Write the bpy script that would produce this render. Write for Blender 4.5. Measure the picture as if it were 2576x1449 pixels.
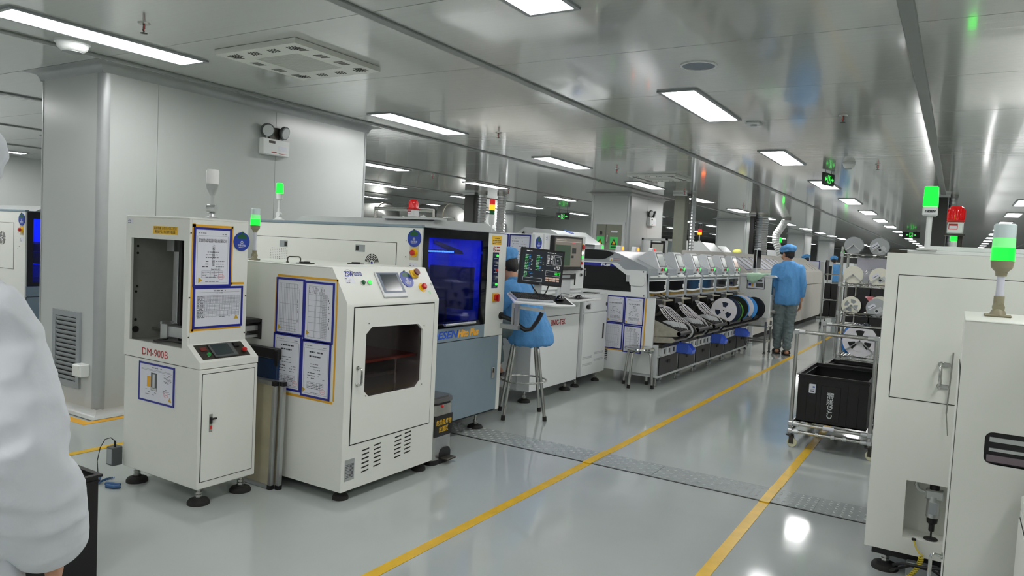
import bpy, bmesh, math, random
from mathutils import Vector, Matrix, noise
from math import sin, cos, pi, radians, sqrt
D = bpy.data
S = bpy.context.scene
COL = S.collection
for o in list(D.objects):
    D.objects.remove(o)

# ---------------------------------------------------------------- camera
CAM_H = 1.45
yaw, pitch, roll, FPX = radians(31.486), radians(3.1935), radians(2.9335), 1824.94
fw = Vector((-sin(yaw) * cos(pitch), cos(yaw) * cos(pitch), -sin(pitch)))
rt0 = Vector((cos(yaw), sin(yaw), 0.0))
dn0 = fw.cross(rt0)
rt = rt0 * cos(roll) - dn0 * sin(roll)
dn = rt0 * sin(roll) + dn0 * cos(roll)
cam = D.objects.new('camera', D.cameras.new('camera'))
COL.objects.link(cam)
up, bk = -dn, -fw
cam.matrix_world = Matrix(((rt.x, up.x, bk.x, 0), (rt.y, up.y, bk.y, 0), (rt.z, up.z, bk.z, CAM_H), (0, 0, 0, 1)))
cam.data.sensor_width = 36.0
cam.data.lens = FPX / 2576 * 36.0
cam.data.clip_start = 0.05
cam.data.clip_end = 200
S.camera = cam

# ---------------------------------------------------------------- world, exposure
w = D.worlds.new('world'); S.world = w; w.use_nodes = True
w.node_tree.nodes['Background'].inputs[0].default_value = (0.80, 0.85, 0.86, 1)
w.node_tree.nodes['Background'].inputs[1].default_value = 0.12
S.view_settings.view_transform = 'Standard'
S.view_settings.look = 'None'
S.view_settings.gamma = 1.0
S.view_settings.use_curve_mapping = False
S.view_settings.exposure = 0.22
PANEL_STRENGTH = 20.0         # ceiling light panels

CEIL = 2.65

# ---------------------------------------------------------------- materials
def lin(c):
    return tuple(((x / 255) / 12.92 if x / 255 <= 0.04045 else ((x / 255 + 0.055) / 1.055) ** 2.4) for x in c)

MATS = {}
def mat(name, rgb, rough=0.5, metal=0.0, emit=0.0, ecol=None, var=0.03, scale=12.0, bump=0.0, bscale=60.0, trans=0.0, coat=0.0, spec=0.5, alpha=1.0, sss=0.0):
    if name in MATS:
        return MATS[name]
    m = D.materials.new(name); m.use_nodes = True
    nt = m.node_tree; b = nt.nodes['Principled BSDF']
    c = lin(rgb)
    tc = nt.nodes.new('ShaderNodeTexCoord')
    n = nt.nodes.new('ShaderNodeTexNoise'); n.inputs['Scale'].default_value = scale; n.inputs['Detail'].default_value = 3
    nt.links.new(tc.outputs['Object'], n.inputs['Vector'])
    r = nt.nodes.new('ShaderNodeValToRGB')
    r.color_ramp.elements[0].position = 0.3; r.color_ramp.elements[1].position = 0.7
    r.color_ramp.elements[0].color = tuple(x * (1 - var) for x in c) + (1,)
    r.color_ramp.elements[1].color = tuple(min(1, x * (1 + var)) for x in c) + (1,)
    nt.links.new(n.outputs['Fac'], r.inputs['Fac'])
    nt.links.new(r.outputs['Color'], b.inputs['Base Color'])
    b.inputs['Roughness'].default_value = rough
    b.inputs['Metallic'].default_value = metal
    b.inputs['Specular IOR Level'].default_value = spec
    b.inputs['Transmission Weight'].default_value = trans
    b.inputs['Coat Weight'].default_value = coat
    b.inputs['Alpha'].default_value = alpha
    if emit:
        b.inputs['Emission Color'].default_value = tuple(lin(ecol or rgb)) + (1,)
        b.inputs['Emission Strength'].default_value = emit
    if bump:
        n2 = nt.nodes.new('ShaderNodeTexNoise'); n2.inputs['Scale'].default_value = bscale; n2.inputs['Detail'].default_value = 4
        nt.links.new(tc.outputs['Object'], n2.inputs['Vector'])
        bp = nt.nodes.new('ShaderNodeBump'); bp.inputs['Strength'].default_value = bump; bp.inputs['Distance'].default_value = 0.01
        nt.links.new(n2.outputs['Fac'], bp.inputs['Height'])
        nt.links.new(bp.outputs['Normal'], b.inputs['Normal'])
    MATS[name] = m
    return m

def pane(name, rgb, tint, gloss=0.25, rough=0.03):
    """thin tinted pane: see-through with a fresnel sheen"""
    m = D.materials.new(name); m.use_nodes = True
    nt = m.node_tree
    for n in list(nt.nodes): nt.nodes.remove(n)
    out = nt.nodes.new('ShaderNodeOutputMaterial')
    tr = nt.nodes.new('ShaderNodeBsdfTransparent'); tr.inputs[0].default_value = tuple(lin(tint)) + (1,)
    gl = nt.nodes.new('ShaderNodeBsdfGlossy'); gl.inputs['Roughness'].default_value = rough; gl.inputs[0].default_value = (0.9, 0.9, 0.9, 1)
    df = nt.nodes.new('ShaderNodeBsdfDiffuse'); df.inputs[0].default_value = tuple(lin(rgb)) + (1,)
    fr = nt.nodes.new('ShaderNodeFresnel')
    ge = nt.nodes.new('ShaderNodeNewGeometry'); ml = nt.nodes.new('ShaderNodeMath'); ml.operation = 'MULTIPLY_ADD'
    ml.inputs[1].default_value = 1 / 1.45 - 1.45; ml.inputs[2].default_value = 1.45      # same sheen on both faces of the pane
    nt.links.new(ge.outputs['Backfacing'], ml.inputs[0]); nt.links.new(ml.outputs[0], fr.inputs[0])
    m1 = nt.nodes.new('ShaderNodeMixShader'); m1.inputs[0].default_value = gloss
    nt.links.new(tr.outputs[0], m1.inputs[1]); nt.links.new(df.outputs[0], m1.inputs[2])
    m2 = nt.nodes.new('ShaderNodeMixShader')
    nt.links.new(fr.outputs[0], m2.inputs[0]); nt.links.new(m1.outputs[0], m2.inputs[1]); nt.links.new(gl.outputs[0], m2.inputs[2])
    nt.links.new(m2.outputs[0], out.inputs[0])
    MATS[name] = m
    return m

def emis(name, rgb, strength):
    m = D.materials.new(name); m.use_nodes = True
    b = m.node_tree.nodes['Principled BSDF']
    b.inputs['Base Color'].default_value = tuple(lin(rgb)) + (1,)
    b.inputs['Emission Color'].default_value = tuple(lin(rgb)) + (1,)
    b.inputs['Emission Strength'].default_value = strength
    b.inputs['Roughness'].default_value = 0.3
    MATS[name] = m
    return m

M = dict(
    white=mat('machine_white_paint', (227, 229, 222), 0.38, var=0.015, scale=3, bump=0.02, bscale=400),
    white2=mat('cool_white_paint', (228, 231, 230), 0.35, var=0.015, scale=3),
    lgrey=mat('light_grey_paint', (196, 200, 200), 0.32, var=0.02),
    mgrey=mat('mid_grey_paint', (150, 156, 158), 0.4, var=0.03),
    dgrey=mat('dark_grey_paint', (84, 88, 88), 0.45, var=0.05),
    liner=mat('grey_inner_liner', (150, 152, 146), 0.6, var=0.05),
    bluegrey=mat('blue_grey_paint', (128, 146, 156), 0.42, var=0.02),
    black=mat('black_plastic', (22, 22, 22), 0.42, var=0.1),
    rubber=mat('black_rubber', (30, 29, 28), 0.75, var=0.15),
    gap=mat('shadow_gap', (36, 36, 34), 0.8),
    gloss_black=mat('gloss_black_panel', (10, 11, 14), 0.08, var=0.05),
    steel=mat('brushed_steel', (188, 188, 184), 0.26, metal=1.0, var=0.04, scale=40),
    chrome=mat('chrome', (205, 205, 202), 0.12, metal=1.0, var=0.02),
    alu=mat('aluminium', (196, 198, 198), 0.36, metal=0.9, var=0.03, scale=30),
    zinc=mat('galvanised_sheet', (176, 171, 156), 0.42, metal=0.5, var=0.12, scale=25),
    darkmetal=mat('dark_metal', (70, 66, 60), 0.45, metal=0.6, var=0.1),
    navy=mat('navy_frame', (22, 32, 140), 0.35, var=0.03),
    paper=mat('paper', (222, 224, 232), 0.55, var=0.01, scale=6),
    ink=mat('grey_ink', (118, 120, 130), 0.7),
    darkink=mat('dark_ink', (50, 52, 60), 0.7),
    tape=mat('orange_tape', (226, 168, 34), 0.5, var=0.05),
    yellow=mat('yellow_plastic', (240, 190, 20), 0.4),
    line=mat('yellow_floor_paint', (214, 172, 22), 0.3, var=0.10, scale=9),
    red=mat('red_plastic', (200, 28, 30), 0.3),
    redprint=mat('red_lettering', (176, 34, 40), 0.5),
    stamp=mat('red_stamp_ink', (226, 160, 168), 0.7),
    gold=mat('esd_yellow', (200, 164, 40), 0.5),
    green=mat('green_plastic', (20, 150, 60), 0.3),
    dkgreen=mat('dark_green_plastic', (12, 84, 44), 0.35),
    tagblue=mat('tag_blue', (24, 58, 160), 0.35, var=0.02),
    blue=mat('blue_bin_plastic', (80, 116, 232), 0.4, var=0.04),
    olive=mat('olive_grey_plastic', (138, 132, 108), 0.5),
    smock=mat('blue_smock_cloth', (88, 152, 210), 0.75, var=0.05, scale=20, bump=0.35, bscale=45),
    jeans=mat('grey_denim', (108, 122, 124), 0.85, var=0.14, scale=14, bump=0.2, bscale=120),
    coat=mat('white_coat_cloth', (222, 226, 232), 0.8, var=0.02, bump=0.15, bscale=30),
    skin=mat('skin', (196, 146, 118), 0.55, var=0.05, scale=8),
    hair=mat('black_hair', (28, 24, 22), 0.5, var=0.2, scale=60, bump=0.5, bscale=200),
    capyellow=mat('yellow_cap_cloth', (206, 206, 110), 0.8),
    screen_off=mat('screen_off', (48, 58, 62), 0.15),
    wood=mat('brown_board', (156, 74, 56), 0.5, var=0.08),
    mint=mat('mint_cloth', (186, 222, 196), 0.85, bump=0.2),
    creamw=mat('cream_wheel', (226, 222, 186), 0.45),
    reelw=mat('reel_white', (226, 224, 228), 0.4),
    reelc=mat('reel_cream', (232, 230, 214), 0.42),
    reelb=mat('reel_navy', (28, 42, 66), 0.45),
    reelsky=mat('reel_sky_blue', (72, 156, 226), 0.4),
    reelg=mat('reel_green', (92, 176, 40), 0.4),
    doorgrey=mat('door_grey_green', (128, 132, 118), 0.5),
    signgreen=mat('sign_green', (80, 216, 110), 0.5),
    clear=pane('clear_lens', (210, 224, 228), (228, 238, 240), 0.35, 0.1),
    tint=pane('smoked_window', (40, 38, 38), (226, 216, 216), 0.06, 0.05),
    bluepane=pane('blue_tinted_window', (6, 8, 30), (150, 165, 255), 0.05, 0.04),
    reelpane=pane('translucent_reel', (214, 218, 220), (200, 205, 208), 0.62, 0.15),
    bag=pane('clear_plastic_bag', (226, 228, 232), (236, 238, 240), 0.22, 0.12),
    em_green=emis('lit_green', (10, 255, 40), 2.6),
    em_green2=emis('lit_green_dim', (70, 240, 90), 0.9),
    em_red=emis('lit_red', (255, 30, 24), 1.6),
    em_orange=emis('lit_orange', (255, 120, 20), 3.0),
    em_white=emis('lit_white', (255, 252, 240), 1.6),
    em_blue=emis('blue_led', (110, 170, 255), 8.0),
    em_panel=emis('light_panel', (254, 253, 252), PANEL_STRENGTH),
    crateblack=mat('crate_black', (13, 13, 13), 0.5, var=0.15),
    lamplens=mat('lamp_reflector', (206, 210, 210), 0.25, metal=0.2),
    postdark=mat('dark_post_paint', (52, 54, 50), 0.5),
    em_screen=emis('lit_screen_grey', (150, 150, 140), 0.35),
)

# ---------------------------------------------------------------- geometry helpers
class Fr:
    """a frame: origin, right, up; third axis points out of the surface"""
    def __init__(s, o, u=(1, 0, 0), v=(0, 1, 0)):
        s.o = Vector(o); s.u = Vector(u).normalized(); s.v = Vector(v).normalized(); s.n = s.u.cross(s.v)
    def p(s, x, y, d=0.0):
        return s.o + s.u * x + s.v * y + s.n * d
    def sub(s, x, y, d=0.0, a=0.0):
        c, k = cos(a), sin(a)
        return Fr(s.p(x, y, d), s.u * c + s.v * k, s.v * c - s.u * k)
WF = Fr((0, 0, 0))
def fx(x): return Fr((x, 0, 0), (0, 1, 0), (0, 0, 1))        # plane facing +X: coords (Y, Z)
def fy(y): return Fr((0, y, 0), (1, 0, 0), (0, 0, 1))        # plane facing -Y: coords (X, Z)
def fxn(x): return Fr((x, 0, 0), (0, -1, 0), (0, 0, 1))      # plane facing -X: coords (-Y, Z)

class MB:
    def __init__(s):
        s.v = []; s.f = []
    def add(s, vs, fs):
        k = len(s.v); s.v += [Vector(v) for v in vs]; s.f += [tuple(i + k for i in f) for f in fs]
        return s
    def box(s, x0, x1, y0, y1, z0, z1, b=0.0, fr=WF):
        if x1 < x0: x0, x1 = x1, x0
        if y1 < y0: y0, y1 = y1, y0
        if z1 < z0: z0, z1 = z1, z0
        if b <= 0:
            vs = [fr.p(x, y, z) for z in (z0, z1) for y in (y0, y1) for x in (x0, x1)]
            return s.add(vs, [(0, 2, 3, 1), (4, 5, 7, 6), (0, 1, 5, 4), (2, 6, 7, 3), (0, 4, 6, 2), (1, 3, 7, 5)])
        b = min(b, (x1 - x0) * .45, (y1 - y0) * .45, (z1 - z0) * .45)
        vs = []; ix = {}
        for i, sx in enumerate((x0, x1)):
            for j, sy in enumerate((y0, y1)):
                for k, sz in enumerate((z0, z1)):
                    qx = b if i == 0 else -b; qy = b if j == 0 else -b; qz = b if k == 0 else -b
                    for a, q in enumerate(((sx, sy + qy, sz + qz), (sx + qx, sy, sz + qz), (sx + qx, sy + qy, sz))):
                        ix[i, j, k, a] = len(vs); vs.append(fr.p(*q))
        fs = []
        for i in (0, 1):
            fs.append([ix[i, j, k, 0] for j, k in ((0, 0), (1, 0), (1, 1), (0, 1))])
            fs.append([ix[j, i, k, 1] for j, k in ((0, 0), (1, 0), (1, 1), (0, 1))])
            fs.append([ix[j, k, i, 2] for j, k in ((0, 0), (1, 0), (1, 1), (0, 1))])
            for j in (0, 1):
                fs.append([ix[i, j, 0, 0], ix[i, j, 1, 0], ix[i, j, 1, 1], ix[i, j, 0, 1]])
                fs.append([ix[i, 0, j, 0], ix[i, 1, j, 0], ix[i, 1, j, 2], ix[i, 0, j, 2]])
                fs.append([ix[0, i, j, 1], ix[1, i, j, 1], ix[1, i, j, 2], ix[0, i, j, 2]])
                for k in (0, 1):
                    fs.append([ix[i, j, k, 0], ix[i, j, k, 1], ix[i, j, k, 2]])
        return s.add(vs, fs)
    def prism(s, poly, a0, a1, fr=WF):
        n = len(poly)
        vs = [fr.p(x, y, a0) for x, y in poly] + [fr.p(x, y, a1) for x, y in poly]
        return s.add(vs, [tuple(range(n - 1, -1, -1)), tuple(range(n, 2 * n))] + [(i, (i + 1) % n, n + (i + 1) % n, n + i) for i in range(n)])
    def ring(s, outer, inner, a0, a1, fr=WF):
        """plate with a hole; outer and inner outlines have the same number of points"""
        n = len(outer)
        vs = [fr.p(x, y, a) for a in (a0, a1) for P in (outer, inner) for x, y in P]
        fs = []
        for i in range(n):
            j = (i + 1) % n
            fs += [(i, j, n + j, n + i), (2 * n + i, 3 * n + i, 3 * n + j, 2 * n + j), (i, 2 * n + i, 2 * n + j, j), (n + i, n + j, 3 * n + j, 3 * n + i)]
        return s.add(vs, fs)
    def rframe(s, x0, x1, y0, y1, t, a0, a1, fr=WF):
        return s.ring([(x0, y0), (x1, y0), (x1, y1), (x0, y1)], [(x0 + t, y0 + t), (x1 - t, y0 + t), (x1 - t, y1 - t), (x0 + t, y1 - t)], a0, a1, fr)
    def hole(s, x0, x1, y0, y1, hx0, hx1, hy0, hy1, a0, a1, fr=WF):
        return s.ring([(x0, y0), (x1, y0), (x1, y1), (x0, y1)], [(hx0, hy0), (hx1, hy0), (hx1, hy1), (hx0, hy1)], a0, a1, fr)
    def cyl(s, p0, p1, r0, r1=None, n=16):
        if r1 is None: r1 = r0
        p0 = Vector(p0); p1 = Vector(p1); d = (p1 - p0).normalized()
        a = d.orthogonal().normalized(); b = d.cross(a)
        vs = [p + (a * cos(2 * pi * i / n) + b * sin(2 * pi * i / n)) * r for p, r in ((p0, r0), (p1, r1)) for i in range(n)]
        return s.add(vs, [tuple(range(n - 1, -1, -1)), tuple(range(n, 2 * n))] + [(i, (i + 1) % n, n + (i + 1) % n, n + i) for i in range(n)])
    def fcyl(s, fr, x, y, d0, d1, r0, r1=None, n=20):
        return s.cyl(fr.p(x, y, d0), fr.p(x, y, d1), r0, r1, n)
    def lathe(s, prof, c=(0, 0, 0), ax=(0, 0, 1), n=20):
        c = Vector(c); ax = Vector(ax).normalized(); a = ax.orthogonal().normalized(); b = ax.cross(a)
        vs = []
        for r, h in prof:
            for i in range(n):
                t = 2 * pi * i / n
                vs.append(c + ax * h + (a * cos(t) + b * sin(t)) * max(r, 1e-5))
        fs = []
        for k in range(len(prof) - 1):
            for i in range(n):
                j = (i + 1) % n
                fs.append((k * n + i, k * n + j, (k + 1) * n + j, (k + 1) * n + i))
        fs.append(tuple(range(n - 1, -1, -1))); fs.append(tuple((len(prof) - 1) * n + i for i in range(n)))
        return s.add(vs, fs)
    def loft(s, rings, n=28):
        vs = [Vector((cx + rx * cos(2 * pi * k / n), cy + ry * sin(2 * pi * k / n), z)) for cx, cy, z, rx, ry in rings for k in range(n)]
        m = len(rings)
        fs = [(i * n + k, i * n + (k + 1) % n, (i + 1) * n + (k + 1) % n, (i + 1) * n + k) for i in range(m - 1) for k in range(n)]
        return s.add(vs, fs + [tuple(range(n - 1, -1, -1)), tuple((m - 1) * n + k for k in range(n))])
    def tube(s, pts, r, n=8, closed=False):
        pts = [Vector(p) for p in pts]; m = len(pts)
        rs = r if isinstance(r, (list, tuple)) else [r] * m
        vs = []; prev = None
        for i, p in enumerate(pts):
            if closed: d = pts[(i + 1) % m] - pts[i - 1]
            else: d = pts[min(i + 1, m - 1)] - pts[max(i - 1, 0)]
            d = d.normalized() if d.length > 1e-9 else Vector((0, 0, 1))
            if prev is None: a = d.orthogonal().normalized()
            else:
                a = prev - d * prev.dot(d)
                a = a.normalized() if a.length > 1e-6 else d.orthogonal().normalized()
            prev = a; b = d.cross(a)
            vs += [p + (a * cos(2 * pi * k / n) + b * sin(2 * pi * k / n)) * rs[i] for k in range(n)]
        fs = []
        for i in range(m if closed else m - 1):
            q = (i + 1) % m
            for k in range(n):
                l = (k + 1) % n
                fs.append((i * n + k, i * n + l, q * n + l, q * n + k))
        if not closed:
            fs += [tuple(range(n - 1, -1, -1)), tuple((m - 1) * n + k for k in range(n))]
        return s.add(vs, fs)
    def sph(s, c, r, nu=16, nv=10, z0=-1.0):
        c = Vector(c); r = r if isinstance(r, (tuple, list)) else (r, r, r)
        prof = [-pi / 2 + pi * k / nv for k in range(nv + 1)]
        prof = [t for t in prof if sin(t) >= z0 - 1e-6]
        vs = [c + Vector((r[0] * max(cos(t), 1e-4) * cos(2 * pi * i / nu), r[1] * max(cos(t), 1e-4) * sin(2 * pi * i / nu), r[2] * sin(t))) for t in prof for i in range(nu)]
        fs = [(k * nu + i, k * nu + (i + 1) % nu, (k + 1) * nu + (i + 1) % nu, (k + 1) * nu + i) for k in range(len(prof) - 1) for i in range(nu)]
        fs += [tuple(range(nu - 1, -1, -1)), tuple((len(prof) - 1) * nu + i for i in range(nu))]
        return s.add(vs, fs)
    def mesh(s, name, off=None, angle=35):
        me = D.meshes.new(name)
        vs = s.v if off is None else [v - off for v in s.v]
        me.from_pydata(vs, [], s.f)
        bm = bmesh.new(); bm.from_mesh(me); bmesh.ops.recalc_face_normals(bm, faces=bm.faces); bm.to_mesh(me); bm.free()
        me.polygons.foreach_set('use_smooth', [True] * len(me.polygons))
        me.set_sharp_from_angle(angle=radians(angle))
        return me

OFF = {}
def part(name, geo, m, parent=None, label=None, kind=None, angle=35):
    off = OFF.get(parent.name) if parent else None
    me = geo.mesh(name, off, angle) if isinstance(geo, MB) else geo
    if isinstance(m, str): m = M[m]
    if not me.materials: me.materials.append(m)
    o = D.objects.new(name, me); COL.objects.link(o)
    if parent:
        o.parent = parent
        if off is not None: OFF[o.name] = off
    if label: o['label'] = label
    if kind: o['kind'] = kind
    return o
def tag(o, label, cat, group=None):
    o['label'] = label; o['category'] = cat
    if group: o['group'] = group
    return o
def thing(name, label, cat, loc=(0, 0, 0), rz=0.0, group=None, world=True):
    """Empty at the base; with world=True the parts are given in world coordinates"""
    o = D.objects.new(name, None); COL.objects.link(o); o.empty_display_size = 0.1
    o.location = loc; o.rotation_euler = (0, 0, rz)
    tag(o, label, cat, group)
    if world: OFF[o.name] = Vector(loc)
    return o
def struct(name, geo, m, parent=None):
    o = part(name, geo, m, parent)
    if parent is None: o['kind'] = 'structure'
    return o
def dup(root, loc, rz=None, label=None, group=None, parent=None):
    r = root.copy(); COL.objects.link(r)
    if parent is None:
        r.location = loc
        if rz is not None: r.rotation_euler = (0, 0, rz)
    else: r.parent = parent
    if label: r['label'] = label
    if group: r['group'] = group
    for c in list(root.children):
        dup(c, None, parent=r)
    return r

TEXTS = {}
def text_mesh(s, size=1.0, extrude=0.0004, shear=0.0, sp=1.0, bold=0.0):
    key = (s, size, extrude, shear, sp, bold)
    if key in TEXTS: return TEXTS[key]
    cu = D.curves.new('t', 'FONT'); cu.body = s; cu.size = size; cu.extrude = extrude; cu.shear = shear; cu.space_character = sp; cu.offset = bold
    cu.align_x = 'CENTER'; cu.align_y = 'CENTER'; cu.resolution_u = 3
    o = D.objects.new('t', cu); COL.objects.link(o)
    me = D.meshes.new_from_object(o.evaluated_get(bpy.context.evaluated_depsgraph_get()))
    D.objects.remove(o); D.curves.remove(cu)
    vs = [v.co.copy() for v in me.vertices]; fs = [tuple(p.vertices) for p in me.polygons]
    D.meshes.remove(me)
    TEXTS[key] = (vs, fs)
    return vs, fs
def text(name, s, fr, x, y, size, m, parent, d=0.001, shear=0.0, width=None, a=0.0, sp=1.0, bold=0.0, xs=None):
    vs, fs = text_mesh(s, size, shear=shear, sp=sp, bold=bold)
    k = 1.0
    if width:
        xw = max(v.x for v in vs) - min(v.x for v in vs); k = width / xw
    f = fr.sub(x, y, d, a)
    mb = MB(); mb.add([f.p(v.x * k, v.y, v.z) for v in vs], fs)
    return part(name, mb, m, parent)
# ================================================================ SETTING
def floor_mat():
    m = D.materials.new('epoxy_floor'); m.use_nodes = True
    nt = m.node_tree; b = nt.nodes['Principled BSDF']; tc = nt.nodes.new('ShaderNodeTexCoord')
    n = nt.nodes.new('ShaderNodeTexNoise'); n.inputs['Scale'].default_value = 0.9; n.inputs['Detail'].default_value = 5
    r = nt.nodes.new('ShaderNodeValToRGB'); r.color_ramp.elements[0].position = .3; r.color_ramp.elements[1].position = .75
    r.color_ramp.elements[0].color = lin((164, 171, 169)) + (1,); r.color_ramp.elements[1].color = lin((178, 184, 181)) + (1,)
    # thin scuffs
    wv = nt.nodes.new('ShaderNodeTexNoise'); wv.inputs['Scale'].default_value = 30; wv.inputs['Detail'].default_value = 6; wv.inputs['Roughness'].default_value = .8
    mp = nt.nodes.new('ShaderNodeMapping'); mp.inputs['Scale'].default_value = (1, .12, 1); mp.inputs['Rotation'].default_value = (0, 0, .6)
    r2 = nt.nodes.new('ShaderNodeValToRGB'); r2.color_ramp.elements[0].position = .66; r2.color_ramp.elements[1].position = .74
    r2.color_ramp.elements[0].color = (1, 1, 1, 1); r2.color_ramp.elements[1].color = (.86, .86, .86, 1)
    mx = nt.nodes.new('ShaderNodeMixRGB'); mx.blend_type = 'MULTIPLY'; mx.inputs[0].default_value = 1
    L = nt.links.new
    L(tc.outputs['Object'], n.inputs['Vector']); L(n.outputs['Fac'], r.inputs['Fac'])
    L(tc.outputs['Object'], mp.inputs['Vector']); L(mp.outputs[0], wv.inputs['Vector']); L(wv.outputs['Fac'], r2.inputs['Fac'])
    L(r.outputs[0], mx.inputs[1]); L(r2.outputs[0], mx.inputs[2]); L(mx.outputs[0], b.inputs['Base Color'])
    b.inputs['Roughness'].default_value = 0.09
    n3 = nt.nodes.new('ShaderNodeTexNoise'); n3.inputs['Scale'].default_value = 2.2; n3.inputs['Detail'].default_value = 2
    bp = nt.nodes.new('ShaderNodeBump'); bp.inputs['Strength'].default_value = 0.05; bp.inputs['Distance'].default_value = 0.02
    L(tc.outputs['Object'], n3.inputs['Vector']); L(n3.outputs['Fac'], bp.inputs['Height']); L(bp.outputs[0], b.inputs['Normal'])
    b.inputs['Coat Weight'].default_value = 0.25; b.inputs['Coat Roughness'].default_value = 0.06
    return m
def panel_mat(name, rgb, rough, bumpd, coat=0.0):
    """painted steel sandwich panel, faintly wavy so reflections smear"""
    m = D.materials.new(name); m.use_nodes = True
    nt = m.node_tree; b = nt.nodes['Principled BSDF']; tc = nt.nodes.new('ShaderNodeTexCoord')
    b.inputs['Base Color'].default_value = lin(rgb) + (1,)
    b.inputs['Roughness'].default_value = rough; b.inputs['Metallic'].default_value = 0.0
    b.inputs['Specular IOR Level'].default_value = 0.9
    b.inputs['Coat Weight'].default_value = coat; b.inputs['Coat Roughness'].default_value = 0.06
    mp = nt.nodes.new('ShaderNodeMapping'); mp.inputs['Scale'].default_value = (0.10, 12.0, 0.6)
    n = nt.nodes.new('ShaderNodeTexNoise'); n.inputs['Scale'].default_value = 1.6; n.inputs['Detail'].default_value = 3
    bp = nt.nodes.new('ShaderNodeBump'); bp.inputs['Strength'].default_value = bumpd; bp.inputs['Distance'].default_value = 0.02
    nt.links.new(tc.outputs['Object'], mp.inputs['Vector']); nt.links.new(mp.outputs[0], n.inputs['Vector'])
    nt.links.new(n.outputs['Fac'], bp.inputs['Height']); nt.links.new(bp.outputs[0], b.inputs['Normal'])
    return m
M['floor'] = floor_mat()
M['ceil'] = panel_mat('ceiling_panel_paint', (192, 195, 191), 0.14, 0.07, 0.6)
M['wall'] = panel_mat('wall_panel_paint', (190, 194, 192), 0.30, 0.03)
M['cove'] = mat('aluminium_cove', (170, 174, 174), 0.35, metal=0.35)
M['trim'] = mat('grey_ceiling_trim', (134, 138, 136), 0.4)
M['joint'] = mat('joint_grey', (150, 154, 152), 0.6)

X0, X1, Y0, Y1 = -21.0, 9.0, -5.0, 62.0
struct('floor', MB().box(X0, X1, Y0, Y1, -0.10, 0.0), 'floor')

# ceiling: backing slab with separate panels hung under it
ceiling = struct('ceiling', MB().box(X0, X1, Y0, Y1, CEIL + 0.012, CEIL + 0.10), 'joint')
TX = [-0.29 + 2.475 * k for k in range(-8, 4)]      # trims run along the hall
PY = 1.19
pm = MB().box(0.004, 2.471, 0.003, PY - 0.003, CEIL, CEIL + 0.011).mesh('ceiling_panel')
far = MB()
n = 0
for tx in TX:
    for k in range(-7, 49):
        y = 4.09 + PY * k
        if tx < X0 or tx + 2.4 > X1 or y + PY > Y1: continue
        near = y < 22 and -13.0 < tx < 4 and not (y < 3 and tx < -8)
        if near and n < 280:
            o = part('ceiling_panel', pm, 'ceil', ceiling); o.location = (tx, y, 0); n += 1
        else:
            far.box(tx + .004, tx + 2.471, y + .003, y + PY - .003, CEIL, CEIL + .011)
part('ceiling_panel_field', far, 'ceil', ceiling, kind='stuff')
for i, tx in enumerate(TX):
    if tx < X0: continue
    struct('trim_%d' % (i + 1), MB().box(tx - .035, tx + .035, Y0, Y1, CEIL - .012, CEIL + .002, b=.004), 'trim')

# room walls
struct('wall_right', MB().box(X1, X1 + .1, Y0, Y1, 0, CEIL), 'wall')
struct('wall_back', MB().box(X0, X1, Y0 - .1, Y0, 0, CEIL), 'wall')
struct('wall_far', MB().box(X0, X1, Y1, Y1 + .1, 0, CEIL), 'wall')
wl = struct('wall_left', MB().box(X0 - .1, X0, Y0, Y1, 0, CEIL), 'wall')
for k in range(30):
    part('wall_panel', MB().box(X0, X0 + .012, -3 + 1.19 * k, -3 + 1.19 * k + 1.18, 0.05, CEIL - .05), 'wall', wl)

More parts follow.
